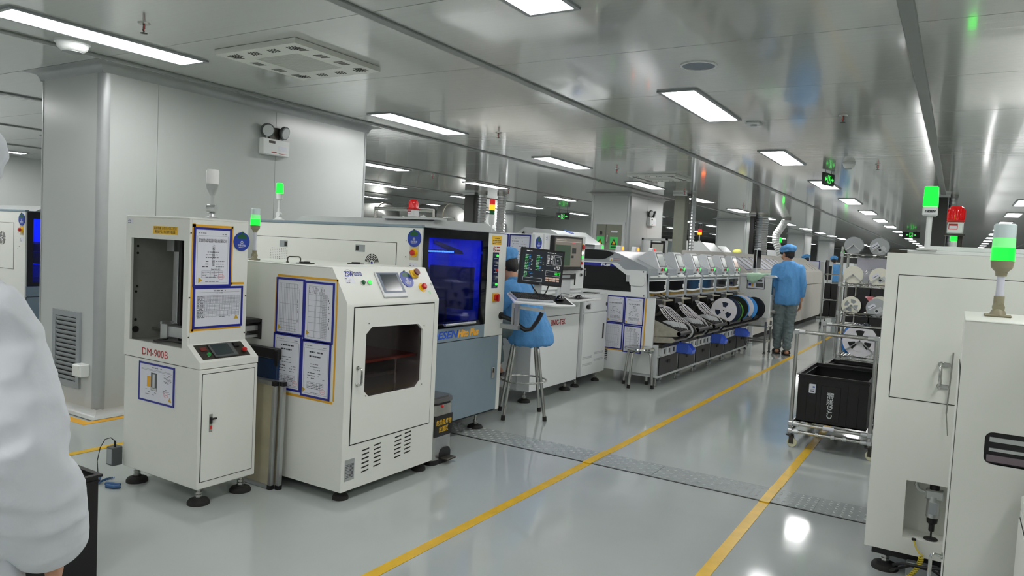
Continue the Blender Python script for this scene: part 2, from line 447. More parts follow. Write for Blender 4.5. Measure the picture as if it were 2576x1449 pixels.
def clad_block(nm, x0, x1, y0, y1, ysplits, xsplits, label_base=True):
    """panel-clad block: face panels, rounded corner beads, coved top and base"""
    root = struct(nm, MB().box(x0 + .02, x1 - .02, y0 + .02, y1 - .02, 0, CEIL), 'joint')
    r = .06; zt = CEIL - .065
    xs = [x0 + r] + xsplits + [x1 - r]; ys = [y0 + r] + ysplits + [y1 - r]
    for a, b in zip(xs[:-1], xs[1:]):
        part('wall_panel', MB().box(a + .002, b - .002, y0, y0 + .02, .06, zt), 'wall', root)
        part('wall_panel', MB().box(a + .002, b - .002, y1 - .02, y1, .06, zt), 'wall', root)
    for a, b in zip(ys[:-1], ys[1:]):
        part('wall_panel', MB().box(x1 - .02, x1, a + .002, b - .002, .06, zt), 'wall', root)
        part('wall_panel', MB().box(x0, x0 + .02, a + .002, b - .002, .06, zt), 'wall', root)
    for cx, cy, a0 in ((x1 - r, y0 + r, -pi / 2), (x0 + r, y0 + r, pi), (x1 - r, y1 - r, 0), (x0 + r, y1 - r, pi / 2)):
        arc = [(cx + (r + .004) * cos(a0 + pi / 2 * t / 8), cy + (r + .004) * sin(a0 + pi / 2 * t / 8)) for t in range(9)]
        part('corner_bead', MB().prism(arc + [(cx, cy)], .06, zt), 'cove', root)
    # coves: quarter round profile swept round the outline
    def sweep(prof, name, m):
        mb = MB(); cs = [(x0, y0), (x1, y0), (x1, y1), (x0, y1)]; sg = [(-1, -1), (1, -1), (1, 1), (-1, 1)]
        np_ = len(prof)
        vs = [(c[0] + s_[0] * o, c[1] + s_[1] * o, z) for c, s_ in zip(cs, sg) for o, z in prof]
        fs = [(i * np_ + k, ((i + 1) % 4) * np_ + k, ((i + 1) % 4) * np_ + k + 1, i * np_ + k + 1) for i in range(4) for k in range(np_ - 1)]
        mb.add(vs, fs); part(name, mb, m, root)
    sweep([(0.0, zt)] + [(.065 - .065 * cos(pi / 2 * t / 6), zt + .065 * sin(pi / 2 * t / 6)) for t in range(7)] + [(.10, CEIL - .0015), (.10, CEIL)], 'cove_top', M['cove'])
    sweep([(0.0, .065)] + [(.06 - .06 * cos(pi / 2 * t / 6), .065 - .06 * sin(pi / 2 * t / 6)) for t in range(7)], 'cove_base', M['wall'])
    return root
col1 = clad_block('wall_pillar_1', -6.36, -5.46, 3.0, 5.83, [3.44, 4.6], [])
col2 = clad_block('wall_pillar_2', -6.45, -5.6, 13.45, 15.35, [14.4], [])
col3 = clad_block('wall_pillar_3', -6.4, -5.5, 22.2, 23.9, [], [])
col4 = clad_block('wall_pillar_4', -6.3, -5.6, 32.5, 34.2, [], [])
col5 = clad_block('wall_pillar_5', -6.4, -5.8, 41.0, 42.6, [], [])
clad_block('wall_pillar_6', -14.6, -13.2, 21.5, 23.0, [], [])
# low partition walls far left
struct('wall_inner_left', MB().box(-15.0, -14.9, Y0, 14.0, 0, CEIL), 'wall')
struct('wall_inner_far', MB().box(X0, -11.0, 24.0, 24.1, 0, CEIL), 'wall')

# return-air grille on the pillar
g = thing('air_grille', 'grey louvred return air grille low on the clad pillar', 'grille', (-5.88, 3.0, .2))
f = fy(3.0)
part('frame', MB().rframe(-6.08, -5.683, .195, .785, .045, 0, .018, f), 'bluegrey' if 0 else 'mgrey', g)
part('backing', MB().box(-6.04, -5.72, .235, .745, 0, .002, fr=f), 'gap', g)
for k in range(14):
    z = .245 + k * .0352
    part('louvre', MB().prism([(z, .003), (z + .004, .003), (z + .031, .016), (z + .027, .016)], -6.04, -5.723, Fr((0, 3.0, 0), (0, 0, 1), (0, -1, 0))), 'mgrey', g)
so = thing('socket_box', 'white surface socket box beside the grille', 'socket', (-5.6, 3.0, .3))
part('box', MB().box(-5.672, -5.56, .305, .40, 0, .07, b=.006, fr=f), 'white2', so)
part('socket_plate', MB().box(-5.665, -5.567, .312, .393, .07, .076, b=.002, fr=f), 'white', so)
# tape round the pillar foot
for nm, bx in (('pillar front', (-6.4, -5.33, 2.84, 2.91)), ('pillar aisle side', (-5.40, -5.33, 2.91, 5.9))):
    tag(part('floor_tape', MB().box(*bx, 0.0005, .002), 'tape'), 'worn orange floor tape along the foot of the clad %s' % nm, 'floor marking')

# aisle lines
tag(part('floor_line', MB().box(-2.10, -2.04, -1, 45, .0004, .002).box(-2.10, -2.04, 4.47, 4.82, .0004, .0086), 'line'), 'long yellow aisle line running past the machine line', 'floor marking')
tag(part('floor_line', MB().box(-.92, -.862, -1, 30, .0004, .002).box(-.92, -.862, 4.47, 4.82, .0004, .0086), 'line'), 'yellow aisle line running under the crate trolley', 'floor marking')
tag(part('floor_line', MB().box(-4.73, -4.665, 1.2, 6, .0004, .002), 'line'), 'yellow floor line between the pillar and the board loader', 'floor marking')

# checker plate over the cable trench
pl = thing('checker_plate', 'grey painted checker plate strip across the aisle floor', 'floor plate', (-1.6, 4.66, 0))
part('trench_gap', MB().box(-3.6, 1.2, 4.488, 4.50, .0003, .002), 'gap', pl)
edges = [-3.6, -2.62, -1.62, -.62, 1.2]
for a, b in zip(edges[:-1], edges[1:]):
    part('plate', MB().box(a + .002, b - .002, 4.50, 4.79, .0003, .004), mat('plate_shade_paint', (150, 157, 156), 0.24, var=.05), pl)  # plate colour darkened to stand in for shadows between the treads
tr = MB()
for i in range(118):
    for j in range(7):
        x = -3.55 + i * .0405; y = 4.52 + j * .0405
        a = pi / 4 if (i + j) % 2 else -pi / 4
        F_ = Fr((x, y, .004), (cos(a), sin(a), 0), (-sin(a), cos(a), 0))
        tr.add([F_.p(-.013, 0), F_.p(0, -.0055), F_.p(.013, 0), F_.p(0, .0055), F_.p(-.007, 0, .0042), F_.p(.007, 0, .0042)], [(0, 1, 5, 4), (1, 2, 5), (2, 3, 4, 5), (3, 0, 4)])
part('treads', tr, mat('tread_paint', (182, 187, 185), 0.18), pl, kind='stuff')

# ---------------------------------------------------------------- ceiling fittings
def ceiling_light(x, y, label):
    t = thing('ceiling_light', label, 'ceiling light', (x, y, CEIL), group='flush ceiling light panels', world=False)
    return t
lroot = thing('ceiling_light', 'x', 'ceiling light', (0, 0, CEIL), group='flush ceiling light panels', world=False)
part('frame', MB().rframe(-.15, .15, -.63, .63, .026, -.012, 0.0), 'mgrey', lroot)
part('diffuser', MB().box(-.125, .125, -.605, .605, -.009, -.003), 'em_panel', lroot)
rows = [(-1.83, 'above the aisle'), (-4.74, 'above the machine line'), (-8.05, 'in the row left of the pillars'), (-10.7, 'in the second row left of the pillars'), (-14.0, 'in the far left row'), (-17.3, 'in the leftmost row'), (.88, 'in the row right of the aisle'), (4.0, 'in the rightmost row')]
ords = ['nearest', 'second', 'third', 'fourth', 'fifth', 'sixth', 'seventh', 'eighth', 'ninth', 'tenth', 'eleventh', 'twelfth', 'thirteenth', 'fourteenth', 'fifteenth', 'sixteenth']
first = True
for x, wh in rows:
    k = 0; kb = 0
    for i in range(-2, 16):
        y = 2.63 + 3.12 * i
        if x == -4.74 and i >= 1: y += .06
        if x < -12 and y > 23: continue
        if x in (-4.74, -1.83): vis = i >= 0
        elif x > 0: vis = i >= 3
        elif x == -8.05: vis = i >= 1
        else: vis = i >= 2
        if vis:
            lab = 'white ceiling light panel, %s of the row %s' % (ords[min(k, 15)], wh.replace('in the row ', '').replace('in the ', 'at the '))
            k += 1
        else:
            lab = 'ceiling light outside the picture, %s back panel %s' % (ords[kb].replace('nearest', 'first'), wh); kb += 1
        if first:
            lroot.location = (x, y, CEIL); lroot['label'] = lab; first = False
        else: dup(lroot, (x, y, CEIL), 0, lab)

def sprinkler(x, y, lab):
    t = thing('sprinkler', lab, 'sprinkler', (x, y, CEIL - .07), group='ceiling sprinklers')
    part('escutcheon', MB().lathe([(.0, 0), (.036, 0), (.03, -.008), (.012, -.012)], (x, y, CEIL)), 'steel', t)
    part('frame', MB().tube([(x - .008, y, CEIL - .012), (x - .014, y, CEIL - .035), (x, y, CEIL - .056), (x + .014, y, CEIL - .035), (x + .008, y, CEIL - .012)], .003, 6), 'steel', t)
    part('bulb', MB().cyl((x, y, CEIL - .05), (x, y, CEIL - .012), .004, n=8), 'red', t)
    part('deflector', MB().lathe([(.003, -.052), (.02, -.058), (.02, -.060), (.003, -.062)], (x, y, CEIL), n=16), 'darkmetal', t)
for x, y, lab in ((-4.16, 2.52, 'sprinkler head beside the nearest long light panel'), (-4.22, 6.46, 'sprinkler head beyond the air cassette'), (-.88, 6.41, 'sprinkler head over the aisle near the grey trim'),
                  (-4.27, 9.68, 'sprinkler head in front of the far air cassette'), (-8.0, 10.2, 'sprinkler head left of the machine line'), (-.9, 9.6, 'sprinkler head beside the far smoke detector'),
                  (-8.3, 13.2, 'sprinkler head near the dark duct column'), (-4.2, 16.6, 'sprinkler head before the third pillar'), (-4.4, 13.1, 'sprinkler head by the square steel column')):
    sprinkler(x, y, lab)
def smoke(x, y, lab, r=.105):
    t = thing('smoke_detector', lab, 'smoke detector', (x, y, CEIL - .07))
    part('base', MB().lathe([(r, 0), (r, -.016), (r * .93, -.022)], (x, y, CEIL), n=28), 'white2', t)
    part('dome', MB().lathe([(r * .93, -.016), (r * .85, -.045), (r * .62, -.066), (r * .5, -.068), (.0, -.068)], (x, y, CEIL), n=28), 'white2', t)
    part('vent_band', MB().lathe([(r * .56, -.067), (r * .56, -.071), (r * .42, -.072)], (x, y, CEIL), n=28), 'mgrey', t)
smoke(-5.05, 2.575, 'large white smoke detector beside the nearest light panel')
smoke(-1.19, 9.4, 'small white smoke detector over the aisle', .07)
sp = thing('ceiling_speaker', 'round flush ceiling speaker over the aisle', 'speaker', (-1.48, 4.52, CEIL - .01))
part('rim', MB().lathe([(.115, .0), (.115, -.007), (.10, -.008), (.10, 0)], (-1.48, 4.52, CEIL), n=32), 'white2', sp)
part('grille', MB().lathe([(.10, 0), (.10, -.004), (.0, -.006)], (-1.48, 4.52, CEIL), n=32), mat('speaker_mesh', (128, 138, 150), .5), sp)
sp = thing('motion_sensor', 'small white ceiling sensor beside a light panel', 'sensor', (-1.62, 6.55, CEIL - .02))
part('base', MB().box(-1.68, -1.56, 6.50, 6.62, CEIL - .02, CEIL, b=.004), 'white2', sp)
part('lens', MB().lathe([(.03, -.02), (.02, -.032), (0, -.034)], (-1.62, 6.56, CEIL), n=14), 'mgrey', sp)

def cassette(cx, cy, lab):
    t = thing('air_cassette', lab, 'air conditioner', (cx, cy, CEIL - .04))
    z0, z1 = CEIL - .035, CEIL - .002
    part('panel', MB().hole(cx - .38, cx + .38, cy - .38, cy + .38, cx - .2, cx + .2, cy - .2, cy + .2, z0, z1, WF), 'white', t)
    part('backing', MB().box(cx - .2, cx + .2, cy - .2, cy + .2, z1 - .012, z1 - .006), 'mgrey', t)
    for k in range(27):
        y = cy - .195 + k * .015
        part('grille_bar', MB().box(cx - .2, cx + .2, y, y + .006, z0 + .001, z0 + .010), 'white', t)
    for sx in range(4):
        for k in range(4):
            for q in range(4):
                u = -.27 + k * .18 + (q - 1.5) * .022
                a = [(u - .006, .265), (u + .004, .265), (u + .018, .33), (u + .008, .33)]
                fr_ = Fr((cx, cy, z0), (cos(sx * pi / 2), sin(sx * pi / 2), 0), (sin(sx * pi / 2), -cos(sx * pi / 2), 0))
                part('air_slot', MB().prism(a, -.0005, .0012, fr_), 'gap', t)
cassette(-3.885, 3.45, 'square white air cassette with slotted border on the ceiling')
cassette(-4.0, 10.7, 'square white air cassette on the ceiling before the second pillar')

def exit_sign(x, y, z, rz, lab, w=.36, h=.16):
    t = thing('exit_sign', lab, 'exit sign', (x, y, z), rz, world=False)
    part('body', MB().box(-w / 2, w / 2, -.014, .014, 0, h, b=.003), 'black', t)
    part('hanger', MB().cyl((-w * .3, 0, h), (-w * .3, 0, CEIL - z), .004, n=8).cyl((w * .3, 0, h), (w * .3, 0, CEIL - z), .004, n=8), 'black', t)
    for s, rr in ((-1, 0), (1, pi)):
        F_ = Fr((0, s * .015, 0), (-s, 0, 0), (0, 0, 1))
        mb = MB()
        mb.rframe(-.05, .05, .03, h - .03, .008, 0, .002, F_)
        mb.cyl(F_.p(.0, h * .66, 0), F_.p(.0, h * .66, .002), .012, n=10)
        mb.prism([(-.02, .04), (-.005, .075), (.0, .095), (.012, .095), (.02, .07), (.014, .065), (.008, .08), (.006, .04), (.0, .04), (.0, .062), (-.012, .04)], 0, .002, F_)
        for q in (-1, 1):
            mb.prism([(q * .075, h / 2 - .01), (q * .11, h / 2 - .01), (q * .11, h / 2 - .028), (q * .145, h / 2), (q * .11, h / 2 + .028), (q * .11, h / 2 + .01), (q * .075, h / 2 + .01)], 0, .002, F_)
        part('pictogram', mb, 'em_green2', t)
exit_sign(-10.17, 19.3, 2.36, .2, 'hanging green exit sign far behind the machine line', .42, .2)
exit_sign(-1.54, 10.3, 2.47, 1.35, 'hanging green exit sign seen edge-on beside an aisle light')
exit_sign(-1.4, 27.0, 2.42, 0.1, 'hanging green exit sign at the far end of the aisle', .5, .2)

def emergency_lamp(fr, x, z, lab, loc, sc=1.0):
    """twin-head emergency lamp on a wall"""
    t = thing('emergency_lamp', lab, 'emergency lamp', loc)
    w, h, d = .30 * sc, .145 * sc, .065 * sc
    part('battery_box', MB().box(x - w / 2, x + w / 2, z, z + h, .002, d, b=.006, fr=fr), 'white2', t)
    mb = MB()
    mb.box(x - w * .30, x - w * .06, z + h * .72, z + h * .88, d, d + .001, fr=fr)
    part('caution_label', mb, 'darkmetal', t)
    part('spec_label', MB().box(x + w * .08, x + w * .38, z + h * .30, z + h * .6, d, d + .001, fr=fr), 'paper', t)
    part('red_lettering', MB().box(x - w * .2, x + w * .0, z + h * .14, z + h * .2, d, d + .001, fr=fr).box(x + w * .08, x + w * .4, z + h * .12, z + h * .15, d, d + .001, fr=fr), 'redprint', t)
    part('bracket', MB().box(x - .055 * sc, x + .055 * sc, z + h, z + h + .11 * sc, .012, .03, fr=fr), 'darkmetal', t)
    for q in (-1, 1):
        cx = x + q * .095 * sc; cz = z + h + .075 * sc
        n_ = (fr.n * .9 + fr.u * q * .25 - fr.v * .25).normalized()
        c = fr.p(cx, cz, .04 * sc)
        hd = part('lamp_head', MB().lathe([(.03 * sc, -.035 * sc), (.06 * sc, -.005), (.062 * sc, .022 * sc), (.055 * sc, .024 * sc)], c, n_, 24), 'dgrey', t)
        part('lens', MB().lathe([(.055 * sc, .018 * sc), (.05 * sc, .028 * sc), (.0, .034 * sc)], c, n_, 24), 'lamplens', hd)
        part('stem', MB().cyl(fr.p(cx, z + h - .005, .035 * sc), c, .012 * sc, n=10), 'alu', t)
emergency_lamp(fx(-5.46), 4.56, 2.18, 'twin-head emergency lamp on the near clad pillar', (-5.46, 4.56, 2.18))
emergency_lamp(fx(-5.6), 14.55, 2.05, 'twin-head emergency lamp on the pillar with the grey door', (-5.6, 14.55, 2.05), 1.15)
emergency_lamp(fy(21.5), -13.75, 1.95, 'twin-head emergency lamp on a far left pillar', (-13.75, 21.5, 1.95), 1.3)
emergency_lamp(fx(-5.5), 23.2, 1.95, 'twin-head emergency lamp on the third pillar', (-5.5, 23.2, 1.95), 1.15)

# double door in the second pillar
d2 = struct('door_1', MB().rframe(-6.34, -5.68, 0, 2.06, .05, 0, .03, fy(13.45)), 'lgrey')
f = fy(13.45)
part('leaf', MB().box(-6.29, -6.085, .02, 2.01, .0, .02, b=.003, fr=f), 'doorgrey', d2)
lf = part('leaf', MB().box(-6.08, -5.73, .02, 2.01, .0, .02, b=.003, fr=f), 'doorgrey', d2)
part('handle', MB().box(-6.06, -6.03, 1.66, 1.80, .02, .035, b=.003, fr=f), 'steel', lf)
part('padlock', MB().box(-6.21, -6.17, 1.80, 1.87, .02, .045, b=.004, fr=f), 'black', d2)
part('name_plate', MB().box(-5.97, -5.83, 1.85, 1.89, .02, .022, fr=f), 'paper', lf)
for x in (-6.2, -5.90):
    s_ = part('warning_sticker', MB().box(x - .085, x + .085, 1.52, 1.765, .02, .022, fr=f), 'signgreen', d2)
    part('warning_triangle', MB().prism([(x - .065, 1.60), (x + .065, 1.60), (x, 1.73)], .022, .0235, f), 'black', s_)
    part('warning_triangle_fill', MB().prism([(x - .035, 1.615), (x + .035, 1.615), (x, 1.69)], .0235, .0245, f), 'yellow', s_)
    part('sticker_text', MB().box(x - .06, x + .06, 1.545, 1.575, .022, .0235, fr=f), 'dkgreen', s_)
# ================================================================ SHARED FITTINGS
def dashes(mb, fr, x0, x1, y, h, rng, d0, d1, dens=.75):
    x = x0
    while x < x1:
        w_ = rng.uniform(.006, .02)
        if rng.random() < dens: mb.box(x, min(x + w_, x1), y, y + h, d0, d1, fr=fr)
        x += w_ + rng.uniform(.002, .006)
def doc(parent, fr, x0, y0, x1, y1, kind='cover', seed=1, tri=None, stamp=None, a=0.0, border=.012, t=.004, titles=None):
    """paper in a coloured magnetic frame"""
    rng = random.Random(seed)
    F_ = fr.sub((x0 + x1) / 2, (y0 + y1) / 2, 0.0012, a)
    w_, h_ = (x1 - x0) / 2, (y1 - y0) / 2
    r = part('document_frame', MB().rframe(-w_, w_, -h_, h_, border, 0, t, F_), 'navy', parent)
    iw, ih = w_ - border, h_ - border
    part('sheet', MB().box(-iw, iw, -ih, ih, .0, .002, fr=F_), 'paper', r)
    d0, d1 = .002, .0024
    ink = MB(); dk = MB(); lw = .0012
    H = lambda xa, xb, y: ink.box(xa, xb, y, y + lw, d0, d1, fr=F_)
    V = lambda ya, yb, x: ink.box(x, x + lw, ya, yb, d0, d1, fr=F_)
    if kind == 'cover':
        dashes(ink, F_, -iw * .85, -iw * .3, ih * .86, .004, rng, d0, d1); dashes(ink, F_, iw * .55, iw * .8, ih * .84, .004, rng, d0, d1)
        H(-iw * .85, iw * .85, ih * .78)
        if not titles:
            for q, yy in ((.62, .52), (.52, .36)): dashes(dk, F_, -iw * .5, iw * .5 if yy > .4 else iw * .35, ih * (yy + .1), .008, rng, d0, d1, .95)
        for q in range(3): dashes(ink, F_, -iw * .4, iw * .35, ih * (.18 - .1 * q), .004, rng, d0, d1, .8)
        for q in range(3):
            dashes(dk, F_, -iw * .6, -iw * .05, ih * (-.16 - .1 * q), .004, rng, d0, d1, .8); dashes(ink, F_, iw * .2, iw * .7, ih * (-.16 - .1 * q), .004, rng, d0, d1, .6)
        for q in range(5): H(-iw * .62, iw * .62, ih * (-.5 - .06 * q))
        for q in range(6): V(ih * -.74, ih * -.5, -iw * .62 + q * iw * 1.24 / 5)
        for q in range(4): dashes(ink, F_, -iw * .58, iw * .58, ih * (-.55 - .06 * q), .003, rng, d0, d1, .6)
        dashes(ink, F_, -iw * .4, iw * .4, -ih * .9, .003, rng, d0, d1)
        H(-iw * .9, iw * .9, -ih * .94); V(-ih * .94, ih * .78, iw * .9); V(-ih * .94, ih * .78, -iw * .9)
    elif kind == 'grid':
        dashes(dk, F_, -iw * .3, iw * .3, ih * .86, .005, rng, d0, d1); dashes(ink, F_, -iw * .2, iw * .2, ih * .74, .005, rng, d0, d1)
        H(-iw * .92, iw * .92, ih * .8)
        y = ih * .62
        for blk, (n_, cols) in enumerate(((6, 30), (5, 14), (4, 9))):
            hh = ih * .07
            for q in range(n_ + 1): H(-iw * .92, iw * .92, y - q * hh)
            for q in range(cols + 1): V(y - n_ * hh, y, -iw * .6 + q * iw * 1.52 / cols)
            V(y - n_ * hh, y, -iw * .92); 
            for q in range(n_): dashes(ink, F_, -iw * .9, -iw * .64, y - (q + .7) * hh, .004, rng, d0, d1)
            for q in range(5): dk.box(-iw * .58 + q * .011, -iw * .575 + q * .011, y - 4.6 * hh, y - 3.6 * hh, d0, d1, fr=F_)
            y -= (n_ + .5) * hh
        dashes(ink, F_, -iw * .9, iw * .5, y - .002, .004, rng, d0, d1)
    elif kind == 'vgrid':
        for q in range(12): V(-ih * .93, ih * .86, -iw * .86 + q * iw * 1.4 / 11)
        for yy in (.86, .7, .1, -.5, -.62, -.74, -.84, -.93): H(-iw * .86, iw * .54, ih * yy)
        for q in range(9): dashes(ink, Fr(F_.p(iw * (.62 + .012 * (q % 3)), ih * (.7 - .18 * q)), F_.v, -F_.u), 0, ih * .14, 0, .004, rng, d0, d1)
        V(-ih * .9, ih * .7, iw * .72)
    elif kind == 'vgrid2':
        for xx in (-.8, -.3, -.22, .1, .18, .26): V(-ih * .93, ih * .9, iw * xx)
        for q in range(26): H(iw * .26, iw * .6, ih * (.62 - .06 * q))
        for q in range(6): V(-ih * .93, ih * .62, iw * (.26 + .068 * q))
        for yy in (.9, .6, .4, .2, 0, -.2, -.4, -.7, -.93): H(-iw * .8, iw * .26, ih * yy)
        for q in range(8): dashes(dk, Fr(F_.p(iw * (.74 + .06 * (q % 2)), ih * (.4 - .14 * q)), F_.v, -F_.u), 0, ih * .12, 0, .004, rng, d0, d1)
        for q in range(12): dashes(ink, Fr(F_.p(iw * (-.74 + .1 * q), ih * .64), F_.v, -F_.u), 0, ih * .22, 0, .003, rng, d0, d1)
    elif kind == 'photo':
        dashes(ink, F_, -iw * .25, iw * .35, ih * .84, .005, rng, d0, d1)
        H(-iw * .9, iw * .92, ih * .74); H(-iw * .9, iw * .92, ih * .68)
        for q in range(7): dashes(ink, F_, iw * .45, iw * .9, ih * (.55 - .07 * q), .003, rng, d0, d1)
        for q in range(3): dashes(ink, F_, iw * .4, iw * .85, ih * (-.25 - .09 * q), .003, rng, d0, d1)
        for q in range(3): dashes(ink, F_, -iw * .85, iw * .0, ih * (-.42 - .13 * q), .003, rng, d0, d1, .4)
        part('photo', MB().box(-iw * .32, iw * .05, -ih * .42, ih * .58, d0, d1, fr=F_), 'dgrey', r)
        part('photo_highlight', MB().box(-iw * .22, -iw * .08, -ih * .3, ih * .5, d1, d1 + .0003, fr=F_).box(-iw * .3, iw * .03, -ih * .4, -ih * .25, d1, d1 + .0003, fr=F_), 'lgrey', r)
        part('orange_note', MB().box(-iw * .55, -iw * .34, -ih * .25, ih * .35, d0, d1, fr=F_), 'tape', r)
    elif kind == 'lines':
        for q in range(9): dashes(ink, F_, -iw * .85, iw * rng.uniform(.2, .8), ih * (.8 - .17 * q), .005, rng, d0, d1, .7)
        H(-iw * .9, iw * .9, ih * .9)
    if ink.v: part('print', ink, 'ink', r, kind='stuff')
    if dk.v: part('bold_print', dk, 'darkink', r, kind='stuff')
    if titles:
        for s_, tx, ty, sz, wd in titles: text('lettering', s_, F_, tx, ty, sz, 'darkink', r, d=d1, width=wd)
    if tri:
        tx, ty, aa = tri
        part('esd_mark', MB().prism([(tx + .017 * cos(aa + k * 2 * pi / 3), ty + .017 * sin(aa + k * 2 * pi / 3)) for k in range(3)], d0, d1 + .0003, F_), 'gold', r)
    if stamp:
        tx, ty = stamp
        part('red_stamp', MB().ring([(tx + .02 * cos(k * pi / 10), ty + .015 * sin(k * pi / 10)) for k in range(20)], [(tx + .0175 * cos(k * pi / 10), ty + .0125 * sin(k * pi / 10)) for k in range(20)], d0, d1 + .0003, F_).box(tx - .012, tx + .01, ty - .002, ty + .002, d0, d1 + .0003, fr=F_), 'stamp', r)
    return r
def tape_rect(parent, fr, x0, y0, x1, y1, wd=.012, sides='lrtb'):
    mb = MB()
    if 'l' in sides: mb.box(x0, x0 + wd, y0, y1, 0, .001, fr=fr)
    if 'r' in sides: mb.box(x1 - wd, x1, y0, y1, 0, .001, fr=fr)
    if 't' in sides: mb.box(x0, x1, y1 - wd, y1, 0, .001, fr=fr)
    if 'b' in sides: mb.box(x0, x1, y0, y0 + wd, 0, .001, fr=fr)
    return part('orange_tape', mb, 'tape', parent)
def status_tag(parent, fr, x, y, r=.06, a=0.0, d=.001, sx=1.0):
    F_ = fr.sub(x, y, d, a)
    t = part('status_tag', MB().fcyl(F_, 0, 0, 0, .005, r, n=32), 'tagblue', parent)
    ang = [radians(40 + 100 * k / 8) for k in range(9)]
    part('green_window', MB().prism([(r * .84 * cos(q), r * .84 * sin(q)) for q in ang] + [(-r * .52, r * .3), (r * .52, r * .3)], .005, .0056, F_), 'dkgreen', t)
    part('pin', MB().fcyl(F_, 0, r * .98, .001, .009, r * .11, n=10), 'dkgreen', t)
    part('arrow_icon', MB().ring([(.13 * r * 1.3 * cos(k * pi / 8), .13 * r * 1.3 * sin(k * pi / 8) - r * .08) for k in range(16)], [(.13 * r * cos(k * pi / 8), .13 * r * sin(k * pi / 8) - r * .08) for k in range(16)], .005, .0056, F_).box(-r * .03, r * .03, -r * .18, r * .02, .005, .0056, fr=F_), 'white2', t)
    text('lettering', '设备状态', F_, 0, -r * .42, r * .26, 'white2', t, d=.0052)
    part('small_print', MB().box(-r * .36, r * .36, -r * .64, -r * .60, .005, .0056, fr=F_), 'white2', t)
    return t
def foot(parent, x, y, z1, r=.058):
    a = part('levelling_foot', MB().lathe([(r, 0.0), (r, .012), (r * .86, .024), (r * .45, .032), (r * .4, .036)], (x, y, 0), n=24), 'rubber', parent)
    part('stem', MB().cyl((x, y, .03), (x, y, z1), .010, n=12).cyl((x, y, .036), (x, y, .05), .019, n=6).cyl((x, y, .055), (x, y, .066), .019, n=6), 'steel', a)
    return a
def door(parent, fr, x0, x1, y0, y1, m='white', name='door', t=.004, g=.0035):
    part('door_gap', MB().box(x0 - g, x1 + g, y0 - g, y1 + g, 0, .001, fr=fr), 'gap', parent)
    return part(name, MB().box(x0, x1, y0, y1, 0, t, b=.0015, fr=fr), m, parent)
def grip(parent, fr, x, y0, y1, d=.035, r=.006, m='chrome', d0=.004, name='handle'):
    return part(name, MB().tube([fr.p(x, y0, d0), fr.p(x, y0, d * .7), fr.p(x, y0 + .006, d * .92), fr.p(x, y0 + .015, d), fr.p(x, y1 - .015, d), fr.p(x, y1 - .006, d * .92), fr.p(x, y1, d * .7), fr.p(x, y1, d0)], r, 10)
                .fcyl(fr, x, y0, d0, d0 + .006, r * 1.9, n=12).fcyl(fr, x, y1, d0, d0 + .006, r * 1.9, n=12), m, parent)
def estop(parent, fr, x, y, d=.0, plate='round', r=.022):
    if plate == 'round': b = part('emergency_stop', MB().fcyl(fr, x, y, d, d + .003, r * 1.6, n=28).fcyl(fr, x, y, d + .003, d + .018, r * .8), 'yellow', parent)
    else: b = part('emergency_stop', MB().box(x - r * 1.2, x + r * 1.2, y - r * 1.2, y + r * 1.2, d, d + .008, b=.002, fr=fr), 'yellow', parent)
    part('mushroom_button', MB().lathe([(r * .7, .0), (r, .004), (r * 1.02, .014), (r * .8, .020), (0, .022)], fr.p(x, y, d + .012), fr.n, 24), 'red', b)
    return b
def button(parent, fr, x, y, m, d=0.0, r=.014, bezel='chrome', name='push_button'):
    b = part(name, MB().fcyl(fr, x, y, d, d + .010, r * 1.25, r * 1.15), bezel, parent)
    part('cap', MB().lathe([(r, .0), (r, .008), (r * .8, .011), (0, .012)], fr.p(x, y, d + .009), fr.n, 20), m, b)
    return b
def asset_label(parent, fr, x, y, w_=.05, h_=.035, d=.001, seed=3):
    l = part('asset_label', MB().box(x, x + w_, y, y + h_, d, d + .0006, fr=fr), 'paper', parent)
    mb = MB(); rng = random.Random(seed)
    for q in range(4): dashes(mb, fr, x + w_ * .06, x + w_ * .6, y + h_ * (.15 + .2 * q), h_ * .08, rng, d + .0006, d + .0009)
    part('print', mb, 'darkink', l)
    return l
def bracket_base(mb, x, y, z):
    mb.box(x - .042, x + .042, y - .026, y + .026, z, z + .009, b=.004)
    mb.lathe([(.026, 0), (.021, .014), (.016, .02)], (x, y, z + .008))
    mb.cyl((x, y - .015, z + .034), (x, y + .015, z + .034), .019, n=18)
    mb.lathe([(.0165, 0), (.0165, .032)], (x, y, z + .042))
def tower_clear(parent, x, y, z, pole=.10, k=1.0):
    """clear / green stacked lamp on a folding olive bracket"""
    def P(mb):
        for i, v in enumerate(mb.v): mb.v[i] = Vector((x, y, z)) + (v - Vector((x, y, z))) * k
        return mb
    zz = z + .095 + pole
    mb = MB(); bracket_base(mb, x, y, z)
    mb.lathe([(.017, .0), (.019, .015), (.033, .03), (.036, .055)], (x, y, zz - .055))
    t = part('signal_light', P(mb.cyl((x, y, z + .06), (x, y, zz - .05), .008, n=10)), 'olive', parent, 'stacked signal lamp with lit green segment')
    part('pole', P(MB().cyl((x, y, z + .073), (x, y, zz - .055), .0125, n=14)), mat('pale_pole', (200, 202, 214), .35), t)
    part('green_lens', P(MB().lathe([(.0365, .0), (.0355, .045), (.033, .046)], (x, y, zz), n=28)), 'em_green', t)
    part('glow_lens', P(MB().lathe([(.0355, .046), (.0345, .08)], (x, y, zz), n=28)), mat('green_tint_lens', (150, 236, 160), .3, emit=.35, ecol=(90, 255, 110)), t)
    part('clear_lens', P(MB().lathe([(.0345, .08), (.0345, .125), (.030, .13), (0, .131)], (x, y, zz), n=28)), mat('frosted_lens', (206, 222, 222), .25), t)
    return t
